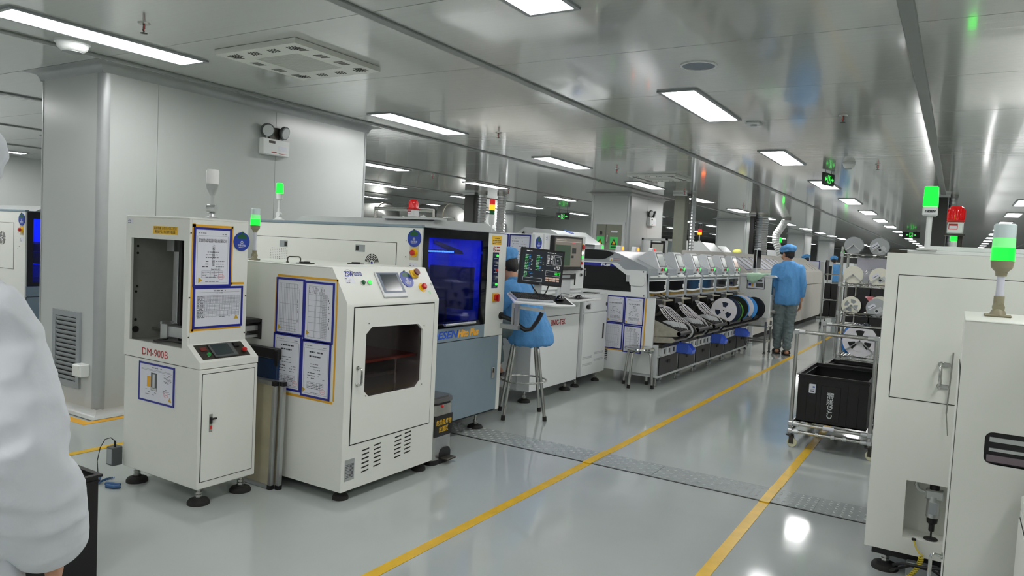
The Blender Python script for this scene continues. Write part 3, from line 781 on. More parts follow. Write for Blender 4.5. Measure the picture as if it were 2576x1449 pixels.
def tower_white(parent, x, y, z, h=.30, s=1.0, text_=None):
    mb = MB(); mb.lathe([(.045, 0), (.045, .006), (.03, .012), (.016, .03)], (x, y, z)); mb.cyl((x, y - .014, z + .045), (x, y + .014, z + .045), .022, n=16)
    mb.cyl((x, y, z + .05), (x, y, z + .09), .013); mb.lathe([(.014, 0), (.025, .008), (.029, .05)], (x, y, z + h - .18)); mb.cyl((x, y, z + .06), (x, y, z + h - .15), .006, n=8)
    t = part('signal_light', mb, 'white2', parent, 'white post signal lamp with lit green lens')
    part('pole', MB().cyl((x, y, z + .08), (x, y, z + h - .17), .009), 'white2', t)
    part('green_lens', MB().lathe([(.029, 0), (.026, .078), (.022, .082), (0, .083)], (x, y, z + h - .13), n=24), 'em_green', t)
    return t
def beacon(x, y, z, lab, s=1.0, rz=0.0):
    """red siren lamp"""
    t = thing('siren_beacon', lab, 'beacon', (x, y, z), rz, world=False)
    part('base', MB().box(-.042 * s, .042 * s, -.042 * s, .042 * s, 0, .075 * s, b=.006), 'white2', t)
    part('lens_skirt', MB().box(-.047 * s, .047 * s, -.047 * s, .047 * s, .072 * s, .086 * s, b=.003), 'red', t)
    part('red_lens', MB().lathe([(.045 * s, 0), (.044 * s, .05 * s), (.040 * s, .072 * s), (.030 * s, .083 * s), (0, .086 * s)], (0, 0, .085 * s), n=28), mat('red_lens', (205, 14, 20), .12, coat=.6, emit=.12, ecol=(255, 20, 20)), t)
    mb = MB()
    for k in range(20):
        a = 2 * pi * k / 20
        mb.cyl((.0455 * s * cos(a), .0455 * s * sin(a), .088 * s), (.0435 * s * cos(a), .0435 * s * sin(a), .15 * s), .0025 * s, n=5)
    part('lens_ribs', mb, MATS['red_lens'], t)
    f_ = Fr((0, -.0425 * s, 0))
    part('warning_label', MB().box(-.035 * s, .012 * s, .028 * s, .062 * s, 0, .001, fr=Fr((0, -.042 * s, 0), (1, 0, 0), (0, 0, 1))), 'redprint', t)
    part('label_text', MB().box(-.031 * s, .008 * s, .033 * s, .05 * s, .001, .0015, fr=Fr((0, -.042 * s, 0), (1, 0, 0), (0, 0, 1))), 'paper', t)
    return t

# ================================================================ BOARD LOADER
def board_loader():
    X_, Y_ = -3.31, 2.347
    YB = 2.715; XT = -3.424; XL = -4.0
    t = thing('board_loader', 'white board loader cabinet marked DM-900B with open magazine bay', 'machine', (-3.65, 2.53, 0))
    part('base_cabinet', MB().box(-3.99, X_, Y_, YB, .095, .73, b=.004), 'white', t)
    # tower shell with open bay
    f = fy(Y_)
    part('bay_front', MB().hole(XL, XT, .734, 1.51, -3.948, -3.468, .826, 1.398, -.014, 0, f), 'white', t)
    part('side_panel', MB().box(XT - .014, XT, Y_ + .014, YB, .734, 1.51, b=.002), 'white', t)
    part('side_panel', MB().box(XL, XL + .014, Y_ + .014, YB, .734, 1.51), 'white', t)
    part('rear_panel', MB().box(XL + .014, XT - .014, YB - .014, YB, .734, 1.51), 'white', t)
    part('top_panel', MB().box(XL, XT, Y_, YB, 1.51, 1.522, b=.003), 'white', t)
    part('inner_liner', MB().box(XL + .014, XL + .018, Y_ + .014, YB - .014, .82, 1.5).box(XL + .018, XT - .014, YB - .02, YB - .014, .82, 1.5).box(XL + .018, XT - .014, Y_ + .014, YB - .02, .81, .822), 'liner', t)
    part('lift_rail', MB().box(-3.79, -3.745, 2.50, 2.53, .86, 1.33, b=.002).box(-3.84, -3.77, 2.49, 2.53, 1.33, 1.398), 'alu', t)
    part('drive_belt', MB().box(-3.715, -3.70, 2.49, 2.53, .83, 1.4).box(-3.74, -3.725, 2.51, 2.53, .83, 1.4), 'black', t)
    p_ = part('board_pusher', MB().box(-3.74, -3.50, 2.44, 2.50, .855, .915, b=.002).box(-3.79, -3.73, 2.43, 2.53, .84, .925, b=.002).box(-3.79, -3.775, 2.43, 2.55, .92, .935), 'alu', t)
    part('pusher_rod', MB().cyl((-3.97, 2.5, .875), (-3.76, 2.5, .875), .007), 'steel', p_)
    part('air_hose', MB().tube([(-3.70, 2.42, .85), (-3.76, 2.40, .835), (-3.78, 2.39, .832), (-3.72, 2.375, .835), (-3.62, 2.38, .85), (-3.52, 2.4, .845)], .006, 8), 'black', t)
    part('bearing_hole', MB().cyl((XL + .017, 2.40, .875), (XL + .024, 2.40, .875), .018, n=16), 'gap', t)
    for zz in (1.35, 1.31, 1.12, 1.09, .93): part('rivet', MB().cyl((XL + .017, 2.40 + .006 * (zz > 1.1), zz), (XL + .021, 2.40 + .006 * (zz > 1.1), zz), .007, n=10), 'gap', t)
    part('seam', MB().box(-3.99, XT, .7305, .7335, -.012, -.002, fr=f), 'gap', t)
    # console wedge
    part('console', MB().prism([(XT + .0003, .734), (X_, .734), (X_, .768), (XT + .0003, .852)], -YB, -Y_, Fr((0, 0, 0), (1, 0, 0), (0, 0, 1))), 'white', t)
    sl = Vector((X_ - XT, 0, .768 - .852)).normalized()
    F_ = Fr((XT, Y_, .852), (0, 1, 0), -sl)       # x along Y, y up the slope
    L_ = sqrt((X_ - XT) ** 2 + .084 ** 2)
    cp = part('control_panel', MB().box(.03, .325, -L_ + .018, -.014, 0, .003, fr=F_), 'darkmetal', t)
    part('touch_screen', MB().box(.105, .25, -L_ + .022, -.018, .003, .012, b=.003, fr=F_), 'dgrey', cp)
    part('screen', MB().box(.115, .225, -L_ + .032, -.028, .012, .0125, fr=F_), 'screen_off', cp)
    button(cp, F_, .07, -.10, 'green', .003, .010)
    part('rocker_switch', MB().box(.05, .085, -.065, -.04, .003, .010, b=.002, fr=F_), mat('dark_red', (110, 30, 26), .4), cp)
    part('selector_switch', MB().box(.262, .292, -.055, -.025, .003, .012, b=.002, fr=F_), 'black', cp)
    b_ = part('emergency_stop', MB().fcyl(F_, .295, -.095, .003, .012, .012), 'darkmetal', cp)
    part('mushroom_button', MB().lathe([(.009, 0), (.014, .006), (.013, .016), (0, .019)], F_.p(.295, -.095, .011), F_.n, 20), 'red', b_)
    # front door
    g = fx(X_)
    d_ = door(t, g, 2.366, 2.69, .135, .705)
    lk = part('lock_plate', MB().box(2.408, 2.428, .395, .49, .004, .007, b=.001, fr=g), 'steel', d_)
    part('lock_lever', MB().box(2.412, 2.424, .44, .475, .007, .012, fr=g).box(2.414, 2.445, .462, .470, .010, .022, fr=g), 'black', d_)
    part('lock_window', MB().box(2.412, 2.424, .41, .428, .007, .0075, fr=g), 'red', d_)
    # lettering, labels, papers
    text('model_lettering', 'DM-900B', f, -3.705, .772, .058, 'redprint', t, width=.235, d=.0005)
    asset_label(t, f, -3.985, 1.475, .05, .028)
    ys = part('caution_sticker', MB().box(-3.745, -3.525, 1.425, 1.468, 0.0003, .001, fr=f), 'yellow', t)
    text('lettering', '前面取板 请勿打开第二把刀', f, -3.635, 1.456, .018, 'redprint' if 0 else 'darkink', ys, width=.20, d=.001)
    text('lettering', '随意放产品，防止撞到卡板设备', f, -3.635, 1.437, .018, 'darkink', ys, width=.18, d=.001)
    doc(t, fy(Y_), -3.842, .50, -3.518, .716, 'photo', 5, tri=(.125, -.075, pi / 2), stamp=(.09, -.05), border=.010)
    h = fx(XT)
    tape_rect(t, h, 2.362, .915, 2.385, 1.49, .02, 'l'); tape_rect(t, h, 2.362, 1.47, 2.612, 1.487, .015, 't'); tape_rect(t, h, 2.59, 1.16, 2.614, 1.487, .012, 'r'); tape_rect(t, h, 2.60, 1.163, 2.692, 1.178, .012, 't'); tape_rect(t, h, 2.37, .92, 2.68, .94, .012, 'b')
    doc(t, h, 2.37, 1.155, 2.602, 1.473, 'cover', 7, tri=(-.075, -.122, 0), stamp=(.055, -.105), titles=(('深圳市卓瑞源科技有限公司', 0, .088, .022, .175), ('上', .005, .062, .017, None), ('板', .005, .045, .017, None), ('机', .005, .028, .017, None), ('操', .005, .011, .017, None), ('作', .005, -.006, .017, None), ('规', .005, -.023, .017, None), ('范', .005, -.04, .017, None), ('（2017年1月）', .02, -.066, .011, None)))
    doc(t, h, 2.374, .932, 2.686, 1.157, 'grid', 8, tri=(.115, -.062, pi / 2))
    status_tag(t, h, 2.668, 1.405, .052, -.05)
    for yy in (2.355, 2.706):
        for zz in (1.44, 1.1, .89): part('screw', MB().fcyl(h, yy, zz, 0, .003, .004, n=8), 'darkmetal', t)
    # silver tower lamp with white dome
    x, y, z = -3.50, 2.53, 1.522
    mb = MB().lathe([(.038, 0), (.038, .006), (.018, .012), (.014, .03)], (x, y, z)); mb.cyl((x - .02, y - .012, z + .055), (x + .02, y + .012, z + .055), .024, n=18)
    mb.lathe([(.011, .07), (.011, .13)], (x, y, z)); mb.lathe([(.012, .128), (.03, .165), (.034, .19)], (x, y, z))
    s_ = part('signal_light', mb, 'alu', t, 'silver post lamp with white dome')
    part('white_dome', MB().lathe([(.034, .19), (.034, .255), (.03, .268), (0, .272)], (x, y, z), n=24), mat('opal_dome', (236, 236, 234), .25, trans=0.0), s_)
    for x, y in ((-3.365, 2.40), (-3.365, 2.665), (-3.93, 2.40), (-3.93, 2.665)): foot(t, x, y, .10)
    return t
board_loader()
# grounding box and wrist strap lead
t = thing('ground_tester', 'small grey grounding box hanging on the loader side', 'test box', (-4.02, 2.36, .11))
part('box', MB().box(-4.045, -3.985, 2.285, 2.345, .10, .205, b=.003), 'dgrey', t)
part('face', MB().box(-4.038, -3.992, .11, .195, .0, .001, fr=fy(2.285)), 'mgrey', t)
part('plug', MB().cyl((-4.005, 2.31, .20), (-4.005, 2.31, .24), .006), 'black', t)
part('lead', MB().tube([(-4.005, 2.31, .238), (-4.03, 2.30, .255), (-4.07, 2.29, .24), (-4.10, 2.28, .19), (-4.11, 2.27, .11), (-4.10, 2.27, .04), (-4.08, 2.26, .008)], .0025, 6), 'black', t)
t = thing('wrist_strap', 'blue coiled wrist strap lead lying by the loader foot', 'wrist strap', (-4.0, 2.28, 0))
pts = []
for k in range(140):
    u = k / 139; cx = -4.11 + .11 * u + .04 * sin(u * 5); cy = 2.29 - .05 * sin(u * 4); aa = k * 1.15
    pts.append((cx + .006 * cos(aa), cy + .006 * sin(aa) * .5, .012 + .006 * sin(aa)))
part('coil_lead', MB().tube(pts, .0022, 5), mat('strap_blue', (40, 84, 130), .5), t)
part('band', MB().tube([(-3.98, 2.25, .012), (-3.94, 2.26, .016), (-3.90, 2.28, .014), (-3.88, 2.27, .012), (-3.90, 2.25, .01), (-3.95, 2.235, .01)], .011, 8), MATS['strap_blue'], t)

# ================================================================ STENCIL FRAMES AND BOX BETWEEN THE MACHINES
def stencil(x0, x1, yb, h, lean, lab):
    """aluminium-framed screen standing on edge, facing the camera side"""
    t = thing('stencil_screen', lab, 'stencil frame', ((x0 + x1) / 2, yb, 0))
    F_ = Fr((0, yb, 0), (1, 0, 0), Vector((0, lean, 1)))
    part('frame', MB().rframe(x0, x1, 0.002, h, .022, -.012, .012, F_), 'alu', t)
    part('mesh_sheet', MB().box(x0 + .02, x1 - .02, .02, h - .02, -.001, .001, fr=F_), mat('stencil_foil', (206, 198, 170), .35, metal=.3, var=.12, scale=6), t)
    for cx in (x0 + .012, x1 - .012):
        for cz in (.012, h - .012): part('corner_block', MB().box(cx - .014, cx + .014, cz - .012, cz + .012, -.014, .014, fr=F_), 'black', t)
stencil(-3.62, -3.245, 2.785, .62, .02, 'aluminium stencil frame standing in front, leaning on the cabinet side')
stencil(-3.60, -3.21, 2.812, .62, .02, 'aluminium stencil frame standing behind the front one')
t = thing('magazine_box', 'dark blue and black plastic box wedged behind the loader', 'box', (-3.45, 2.85, 0))
part('body', MB().box(-3.60, -3.30, 2.84, 2.862, .56, .735, b=.004).box(-3.6, -3.56, 2.84, 2.862, 0, .57), mat('translucent_blue', (26, 50, 84), .2), t)
part('lid', MB().box(-3.61, -3.285, 2.835, 2.864, .735, .80, b=.006), 'black', t)
part('clip', MB().box(-3.31, -3.28, 2.828, 2.836, .70, .79, b=.003), 'black', t)

# ================================================================ SCREEN CHANGER / BUFFER CABINET
def buffer_cabinet():
    XF, XB, YA, YB = -2.79, -3.90, 2.866, 3.675
    t = thing('buffer_cabinet', 'white buffer cabinet with octagonal smoked window and sloping control desk', 'machine', (-3.2, 3.27, 0))
    zb = .06
    prof = [(XB, zb), (XF - .0202, zb), (XF - .0202, 1.0848), (-2.9252, 1.2798), (-2.9252, 1.2848), (XB, 1.2848)]
    W = Fr((0, 0, 0), (1, 0, 0), (0, 0, 1))
    part('side_panel', MB().prism(prof, -(YA + .015), -YA, W), 'white', t)
    part('side_panel', MB().prism(prof, -YB, -(YB - .015), W), 'white', t)
    part('rear_panel', MB().box(XB, XB + .015, YA + .015, YB - .015, zb, 1.285), 'white', t)
    part('floor_panel', MB().box(XB, XF - .02, YA + .015, YB - .015, zb, zb + .02), 'white', t)
    part('inner_liner', MB().box(XB + .015, XB + .02, YA + .015, YB - .015, .1, 1.2).box(XB, XF - .05, YB - .02, YB - .015, .1, 1.2), 'lgrey', t)
    part('top_panel', MB().box(XB, -2.913, YA, YB, 1.285, 1.293, b=.002), 'white', t)
    sl = Vector((XF - -2.913, 0, 1.10 - 1.293)); L_ = sl.length; sl.normalize()
    part('desk', MB().prism([(-2.913, 1.293), (XF, 1.102), (XF, 1.085), (XF - .02, 1.085), (-2.925, 1.28)], -YB, -YA, W), 'white', t)
    g = fx(XF)
    # front: frame around the door opening
    part('front_frame', MB().ring([(YA, zb), (YB, zb), (YB, 1.085), (YA, 1.085)], [(2.92, .312), (3.63, .312), (3.63, 1.08), (2.92, 1.08)], -.02, 0, g), 'white', t)
    octo = [(3.06, .565), (3.482, .562), (3.525, .60), (3.525, .915), (3.475, .955), (3.062, .962), (3.018, .925), (3.018, .602)]
    outer = [(2.925, .317), (3.625, .317), (3.625, .6), (3.625, .915), (3.625, 1.075), (2.925, 1.075), (2.925, .925), (2.925, .602)]
    part('door_gap', MB().rframe(2.918, 3.632, .310, 1.082, .010, -.001, .0008, g), 'gap', t)
    d_ = part('door', MB().ring(outer, octo, -.012, .004, g), 'white', t)
    part('window', MB().prism([(3.27 + (a - 3.27) * 1.02, .76 + (b - .76) * 1.02) for a, b in octo], -.016, -.013, g), 'tint', d_)
    grip(d_, g, 2.957, .648, .742, .04, .006)
    for a, b in ((3.035, .985), (3.53, .94), (3.53, .575), (3.03, .575)): part('screw', MB().fcyl(g, a, b, .004, .007, .004, n=8), 'steel', d_)
    part('shelf_board', MB().box(-3.75, XF - .1, 2.95, 3.6, .735, .75), 'wood', t)
    part('support_rod', MB().cyl((-2.90, 3.41, .08), (-2.90, 3.41, .735), .008).cyl((-2.90, 3.41, .52), (-2.90, 3.41, .535), .02), 'steel', t)
    part('conveyor_rail', MB().box(-3.5, -3.44, YA + .05, YB - .05, .86, .92).box(-3.12, -3.06, YA + .05, YB - .05, .60, .62), 'mgrey', t)
    # desk fittings
    F_ = Fr((-2.913, YA, 1.293), (0, 1, 0), -sl)
    text('brand_lettering', 'ZSW', F_, .10, -.045, .045, 'navy', t, shear=.2, width=.075, d=.0005, bold=.0015)
    part('brand_ring', MB().ring([(.105 + .03 * cos(k * pi / 12), -.045 + .03 * sin(k * pi / 12)) for k in range(24)], [(.105 + .0275 * cos(k * pi / 12), -.045 + .0275 * sin(k * pi / 12)) for k in range(24)], .0003, .001, F_), 'mgrey', t)
    mb = MB()
    for k in range(3):
        x0 = .142 + k * .022
        mb.rframe(x0, x0 + .018, -.055, -.033, .003, .0003, .001, F_).box(x0 + .008, x0 + .011, -.058, -.03, .0003, .001, fr=F_).box(x0, x0 + .018, -.046, -.043, .0003, .001, fr=F_)
    part('brand_characters', mb, 'tagblue', t)
    asset_label(t, F_, .055, -.105, .07, .04)
    button(t, F_, .178, -.105, 'dkgreen', 0, .012); button(t, F_, .232, -.105, 'em_green2', 0, .012)
    ts = part('touch_screen', MB().box(.305, .515, -.205, -.035, 0, .012, b=.004, fr=F_), mat('panel_silver', (206, 208, 210), .35), t)
    part('bezel', MB().box(.315, .505, -.178, -.043, .012, .0125, fr=F_), mat('slate_bezel', (92, 104, 122), .35), ts)
    part('screen', MB().box(.338, .482, -.165, -.055, .0125, .013, fr=F_), 'screen_off', ts)
    status_tag(t, F_, .575, -.085, .055, -.05)
    k_ = part('main_switch', MB().box(.632, .686, -.078, -.024, 0, .014, b=.004, fr=F_).fcyl(F_, .659, -.051, .014, .03, .025), 'yellow', t)
    part('switch_knob', MB().fcyl(F_, .659, -.051, .03, .042, .021), mat('dark_red', (110, 30, 26), .4), k_)
    estop(t, F_, .69, -.145, 0, 'round', .019)
    for a, b in ((.725, -.035), (.745, -.18)): part('green_sticker', MB().fcyl(F_, a, b, .0, .001, .012, n=16), 'green', t)
    # vents and label low on the front
    for cx, zc in ((3.055, .20), (3.155, .21), (3.335, .22), (3.425, .228)):
        for k in range(6):
            z = zc - .062 + k * .0245
            part('vent_slot', MB().prism([(cx - .03, z - .003), (cx + .026, z + .001), (cx + .03, z + .006), (cx + .026, z + .009), (cx - .03, z + .005)], -.001, .0008, g), 'gap', t)
    pl_ = part('rating_plate', MB().box(2.892, 2.968, .115, .235, 0, .0012, fr=g), 'alu', t)
    mb = MB()
    for k in range(11): mb.box(2.93, 2.962, .132 + k * .0072, .1355 + k * .0072, .0012, .0016, fr=g)
    for k in range(9): mb.box(2.897, 2.924, .132 + k * .009, .1345 + k * .009, .0012, .0016, fr=g)
    part('print', mb, 'darkink', pl_)
    # papers on the end panel
    f = fy(YA)
    tape_rect(t, f, -3.345, .555, -2.862, 1.228, .012, 'rt'); tape_rect(t, f, -3.33, .538, -2.875, .56, .014, 'b'); tape_rect(t, f, -3.36, .56, -3.33, 1.21, .010, 'l')
    doc(t, f, -3.348, .885, -3.118, 1.212, 'vgrid', 11, tri=(-.085, -.125, 0))
    doc(t, f, -3.118, .868, -2.886, 1.205, 'vgrid2', 12, tri=(-.085, -.122, 0))
    doc(t, f, -3.36, .567, -3.128, .89, 'cover', 13, stamp=(.07, -.118))
    doc(t, f, -3.126, .552, -2.896, .874, 'cover', 14, tri=(-.09, -.122, .2), stamp=(.06, -.118))
    # conveyor port towards the loader
    pt = part('board_port', MB().box(-3.60, -3.47, .835, .955, 0, .003, b=.001, fr=f), 'black', t)
    part('port_rail', MB().box(-3.59, -3.50, 2.73, YA - .004, .885, .915).box(-3.59, -3.50, 2.75, YA - .004, .845, .86), 'alu', pt)
    part('port_hood', MB().box(-3.62, -3.475, 2.722, YA - .003, .93, .957, b=.006), 'black', pt)
    tower_clear(t, -3.66, 2.95, 1.293, .17, .8)
    grip(t, Fr((0, 0, 1.293), (1, 0, 0), (0, 1, 0)), -3.40, 2.98, 3.08, .035, .004, 'darkmetal', 0, 'lift_handle')
    for y in (3.0, 3.42):
        part('hinge', MB().box(-3.30, -3.24, y - .045, y + .045, 1.293, 1.298, b=.001).box(-3.285, -3.255, y - .025, y + .025, 1.298, 1.306, b=.002), 'black', t)
    part('lid_seam', MB().box(-3.60, -3.02, 2.90, 2.903, 1.2928, 1.2935).box(-3.02, -3.017, 2.90, 3.64, 1.2928, 1.2935), 'gap', t)
    for x, y in ((-2.85, 2.93), (-2.85, 3.62), (-3.8, 2.93), (-3.8, 3.62)): foot(t, x, y, .062, .045)
    return t
buffer_cabinet()

# ================================================================ PEDAL BIN
t = thing('pedal_bin', 'steel pedal bin with black hazardous waste label', 'bin', (-2.93, 3.84, 0))
def rr(cx, cy, hx, hy, r, n=5):
    out = []
    for sx, sy, a0 in ((1, 1, 0), (-1, 1, pi / 2), (-1, -1, pi), (1, -1, 3 * pi / 2)):
        for k in range(n + 1):
            a = a0 + pi / 2 * k / n
            out.append((cx + sx * (hx - r) + r * cos(a), cy + sy * (hy - r) + r * sin(a)))
    return out
part('body', MB().prism(rr(-2.93, 3.83, .105, .105, .035), .03, .395), 'steel', t)
part('base_ring', MB().prism(rr(-2.93, 3.83, .108, .108, .038), .0, .032), 'black', t)
part('lid_seal', MB().prism(rr(-2.93, 3.83, .10, .10, .035), .395, .41), 'black', t)
part('lid', MB().prism(rr(-2.93, 3.83, .11, .11, .04), .41, .435).prism(rr(-2.935, 3.83, .10, .10, .04), .435, .447), mat('grey_steel_lid', (120, 120, 118), .3, metal=.7), t)
g = fx(-2.825)
part('black_label', MB().box(3.735, 3.93, .185, .325, 0, .0015, fr=g), 'black', t)
text('lettering', '危险废弃物', g, 3.835, .275, .042, 'yellow', t, d=.0016, width=.165)
text('lettering', '放置区', g, 3.835, .228, .042, 'yellow', t, d=.0016, width=.10)
part('red_knot', MB().sph((-2.822, 3.81, .385), (.008, .012, .01), 8, 6), 'red', t)
p_ = part('pedal_arch', MB().prism([(3.80, .0), (3.80, .07), (3.815, .095), (3.84, .105), (3.88, .105), (3.905, .095), (3.92, .07), (3.92, .0)], -.01, .004, g), 'black', t)
part('pedal', MB().box(-2.83, -2.765, 3.81, 3.91, .028, .042, b=.004), 'darkmetal', p_)
# ================================================================ SOLDER PASTE PRINTER
_u = Vector((.42, .90, -.05)).normalized(); _v = Vector((-.84, .36, .36)); _v = (_v - _u * _v.dot(_u)).normalized()
TRAY = Fr((-2.87, 4.735, 1.035), _u, _v)
def stencil_printer():
    XF, XB, YA, YB, z0, z1 = -3.10, -4.82, 3.87, 4.94, .14, 1.55
    t = thing('solder_printer', 'tall white stencil printer with blue lit window and grey lower door', 'machine', (-3.9, 4.4, 0))
    f = fy(YA); g = fx(XF)
    part('end_panel', MB().box(XB, XF - .004, YA, YA + .02, z0, z1, b=.002), 'white', t)
    part('end_panel', MB().box(XB, XF - .004, YB - .02, YB, z0, z1, b=.002), 'white', t)
    part('rear_panel', MB().box(XB, XB + .02, YA + .02, YB - .02, z0, z1), 'white', t)
    part('lower_body', MB().box(XB + .02, XF - .03, YA + .02, YB - .02, z0, .80), 'dgrey', t)
    part('roof', MB().box(XB, XF - .02, YA, YB, z1, z1 + .012, b=.002), 'mgrey', t)
    part('top_rim', MB().box(XB, XF - .005, YA - .004, YA + .03, z1, z1 + .02, b=.003), 'bluegrey', t)
    part('hood', MB().prism([(3.98, 1.562), (4.90, 1.562), (4.74, 1.625), (4.08, 1.618)], -4.5, -3.16, Fr((0, 0, 0), (0, 1, 0), (0, 0, 1))), 'lgrey', t)
    grip(t, Fr((0, 0, 1.622), (0, 1, 0), (-1, 0, 0)), 4.5, 3.3, 3.42, .03, .004, 'chrome', 0, 'hood_handle')
    # inside
    part('chamber_back', MB().box(-3.67, -3.65, YA + .02, YB - .02, 1.24, z1), mat('chamber_white', (210, 214, 220), .5), t)
    part('chamber_lower_shade', MB().box(-3.67, -3.65, YA + .02, YB - .02, .80, 1.26), 'black', t)  # black in place of shade over the lower half of the chamber
    part('vent_panel', MB().box(-3.64, -3.42, 4.25, 4.6, .82, 1.02, b=.004), 'black', t)
    for q in range(9): part('vent_bar', MB().box(4.3, 4.4, .86 + q * .016, .868 + q * .016, 0, .003, fr=fx(-3.42)).box(4.43, 4.55, .86 + q * .016, .868 + q * .016, 0, .003, fr=fx(-3.42)), 'gap', t)
    part('chamber_floor', MB().box(-3.93, XF - .03, YA + .02, YB - .02, .80, .82), 'black', t)
    part('gantry', MB().box(-3.64, -3.56, YA + .05, YB - .05, 1.10, 1.16, b=.004).box(-3.6, -3.48, 4.25, 4.4, 1.04, 1.14, b=.004).box(-3.6, -3.2, 4.6, 4.66, .95, 1.28, b=.004), 'black', t)
    part('print_table', MB().box(-3.62, -3.3, 4.0, 4.3, .82, .95, b=.004).box(-3.45, -3.25, 3.95, 4.1, .92, 1.05, b=.004), 'lgrey', t)
    part('squeegee_arm', MB().prism([(4.45, 1.475), (4.80, 1.40), (4.82, 1.375), (4.75, 1.375), (4.45, 1.45)], -.36, -.33, g), 'darkmetal', t)

    ls = part('led_bar', MB().box(-3.33, -3.30, 4.15, 4.52, 1.38, 1.406), 'black', t)
    for k in range(16): part('led', MB().box(-3.30, -3.295, 4.165 + k * .0215, 4.178 + k * .0215, 1.387, 1.399), 'em_blue', ls)
    part('blue_lamp', MB().box(-3.60, -3.2, 3.95, 4.6, 1.53, 1.535), emis('blue_chamber_lamp', (16, 84, 255), 5.5), t)
    # front
    a, b, c, d = 3.885, 4.672, .848, 1.555
    wf = part('window_frame', MB().hole(a, b, c, d, 3.935, 4.60, .885, 1.49, -.012, .006, g), 'gloss_black', t)
    part('window_pane', MB().box(3.93, 4.605, .88, 1.495, -.010, -.006, fr=g), 'bluepane', wf)
    part('bar_handle', MB().cyl(g.p(4.12, .875, .035), g.p(4.50, .875, .035), .010).cyl(g.p(4.14, .875, .004), g.p(4.14, .875, .035), .006).cyl(g.p(4.48, .875, .004), g.p(4.48, .875, .035), .006), 'alu', wf)
    part('badge_strip', MB().box(3.88, 4.672, .748, .845, -.01, .004, fr=g), 'bluegrey', t)
    text('brand_lettering', 'DESEN', g, 4.16, .795, .075, mat('brand_blue', (36, 84, 200), .4), t, d=.0045, width=.33, shear=.25, bold=.002)
    text('model_lettering', 'Hito Plus', g, 4.46, .795, .075, mat('amber_lettering', (246, 178, 40), .4), t, d=.0045, width=.27, shear=.2, bold=.003)
    part('front_column', MB().box(4.676, YB, .745, z1, -.02, .004, b=.003, fr=g), 'white', t)
    part('front_column_lower', MB().box(4.892, YB, z0, .742, -.02, .004, b=.003, fr=g), 'white', t)
    part('door_gap', MB().box(3.88, 4.89, .14, .745, -.02, -.001, fr=g), 'gap', t)
    d_ = part('lower_door', MB().box(3.885, 4.885, .15, .742, -.012, .006, b=.002, fr=g), 'bluegrey', t)
    part('latch', MB().box(4.805, 4.84, .405, .495, .006, .012, b=.002, fr=g), 'steel', d_)
    part('latch_recess', MB().box(4.813, 4.832, .45, .488, .012, .0125, fr=g), 'black', d_)
    ys = part('caution_sticker', MB().box(4.725, 4.86, 1.465, 1.535, .004, .005, fr=g), 'yellow', t)
    mb = MB(); rng = random.Random(4); dashes(mb, g, 4.76, 4.83, 1.512, .006, rng, .005, .0055, 1)
    for q in range(3): dashes(mb, g, 4.735, 4.85, 1.495 - q * .012, .005, rng, .005, .0055, .9)
    part('print', mb, 'darkink', ys)
    part('prohibition_sign', MB().ring([(4.765 + .02 * cos(k * pi / 10), 1.43 + .02 * sin(k * pi / 10)) for k in range(20)], [(4.765 + .0165 * cos(k * pi / 10), 1.43 + .0165 * sin(k * pi / 10)) for k in range(20)], .004, .005, g).prism([(4.752, 1.441), (4.756, 1.445), (4.779, 1.419), (4.775, 1.415)], .004, .005, g).box(4.795, 4.84, 1.442, 1.450, .004, .005, fr=g).box(4.795, 4.84, 1.415, 1.425, .004, .005, fr=g), 'redprint', t)
    bp = part('button_strip', MB().box(4.745, 4.83, 1.125, 1.405, .004, .007, b=.001, fr=g), mat('strip_navy', (14, 24, 66), .3), t)
    for k, m_ in enumerate(('em_green2', 'mgrey', 'red', 'mgrey', 'em_green2')):
        button(bp, g, 4.788, 1.155 + (4 - k) * .056, m_, .007, .010)
        part('caption', MB().box(4.765, 4.81, 1.133 + (4 - k) * .056, 1.136 + (4 - k) * .056, .007, .0075, fr=g), 'paper', bp)
    sw = part('main_switch', MB().box(4.765, 4.845, 1.015, 1.085, .004, .012, b=.002, fr=g), 'tape', t)
    part('switch_knob', MB().fcyl(g, 4.805, 1.05, .012, .03, .027).box(4.797, 4.813, 1.02, 1.08, .03, .045, b=.004, fr=g), 'red', sw)
    part('cable_gland', MB().fcyl(g, 4.90, .90, .004, .02, .03, n=18), 'black', t)
    # end panel fittings
    door(t, f, -4.80, -3.325, 1.0, 1.44)
    for x in (-4.46, -3.66):
        l_ = part('latch', MB().box(x - .045, x + .045, 1.365, 1.415, .004, .007, b=.001, fr=f), 'mgrey', t)
        s_ = .01 if x > -4 else .0
        part('latch_pocket', MB().box(x + (.012 if x < -4 else -.04), x + (.04 if x < -4 else -.012), 1.373, 1.407, .007, .0075, fr=f), 'gap', l_)
    mb = MB()
    for i in range(12):
        for j in range(10):
            x = -4.63 + i * .021; z = 1.235 + j * .013
            if (x + 4.515) ** 2 + ((z - 1.295) * 1.2) ** 2 < .013: mb.fcyl(f, x, z, .004, .0048, .0035, n=6)
    part('vent_perforation', mb, 'gap', t, kind='stuff')
    fg = part('fan_grille', MB().fcyl(f, -3.545, 1.29, .004, .0046, .010, n=16), 'navy', t)
    for q, r in enumerate((.022, .034, .046, .058)):
        for s0 in range(4):
            aa = [s0 * pi / 2 + .12 + (pi / 2 - .24) * k / 6 for k in range(7)]
            part('fan_slot', MB().prism([(-3.545 + r * cos(k), 1.29 + r * sin(k)) for k in aa] + [(-3.545 + (r + .007) * cos(k), 1.29 + (r + .007) * sin(k)) for k in aa[::-1]], .004, .0048, f), 'black', fg)
    status_tag(t, f, -3.168, 1.478, .058, .02)
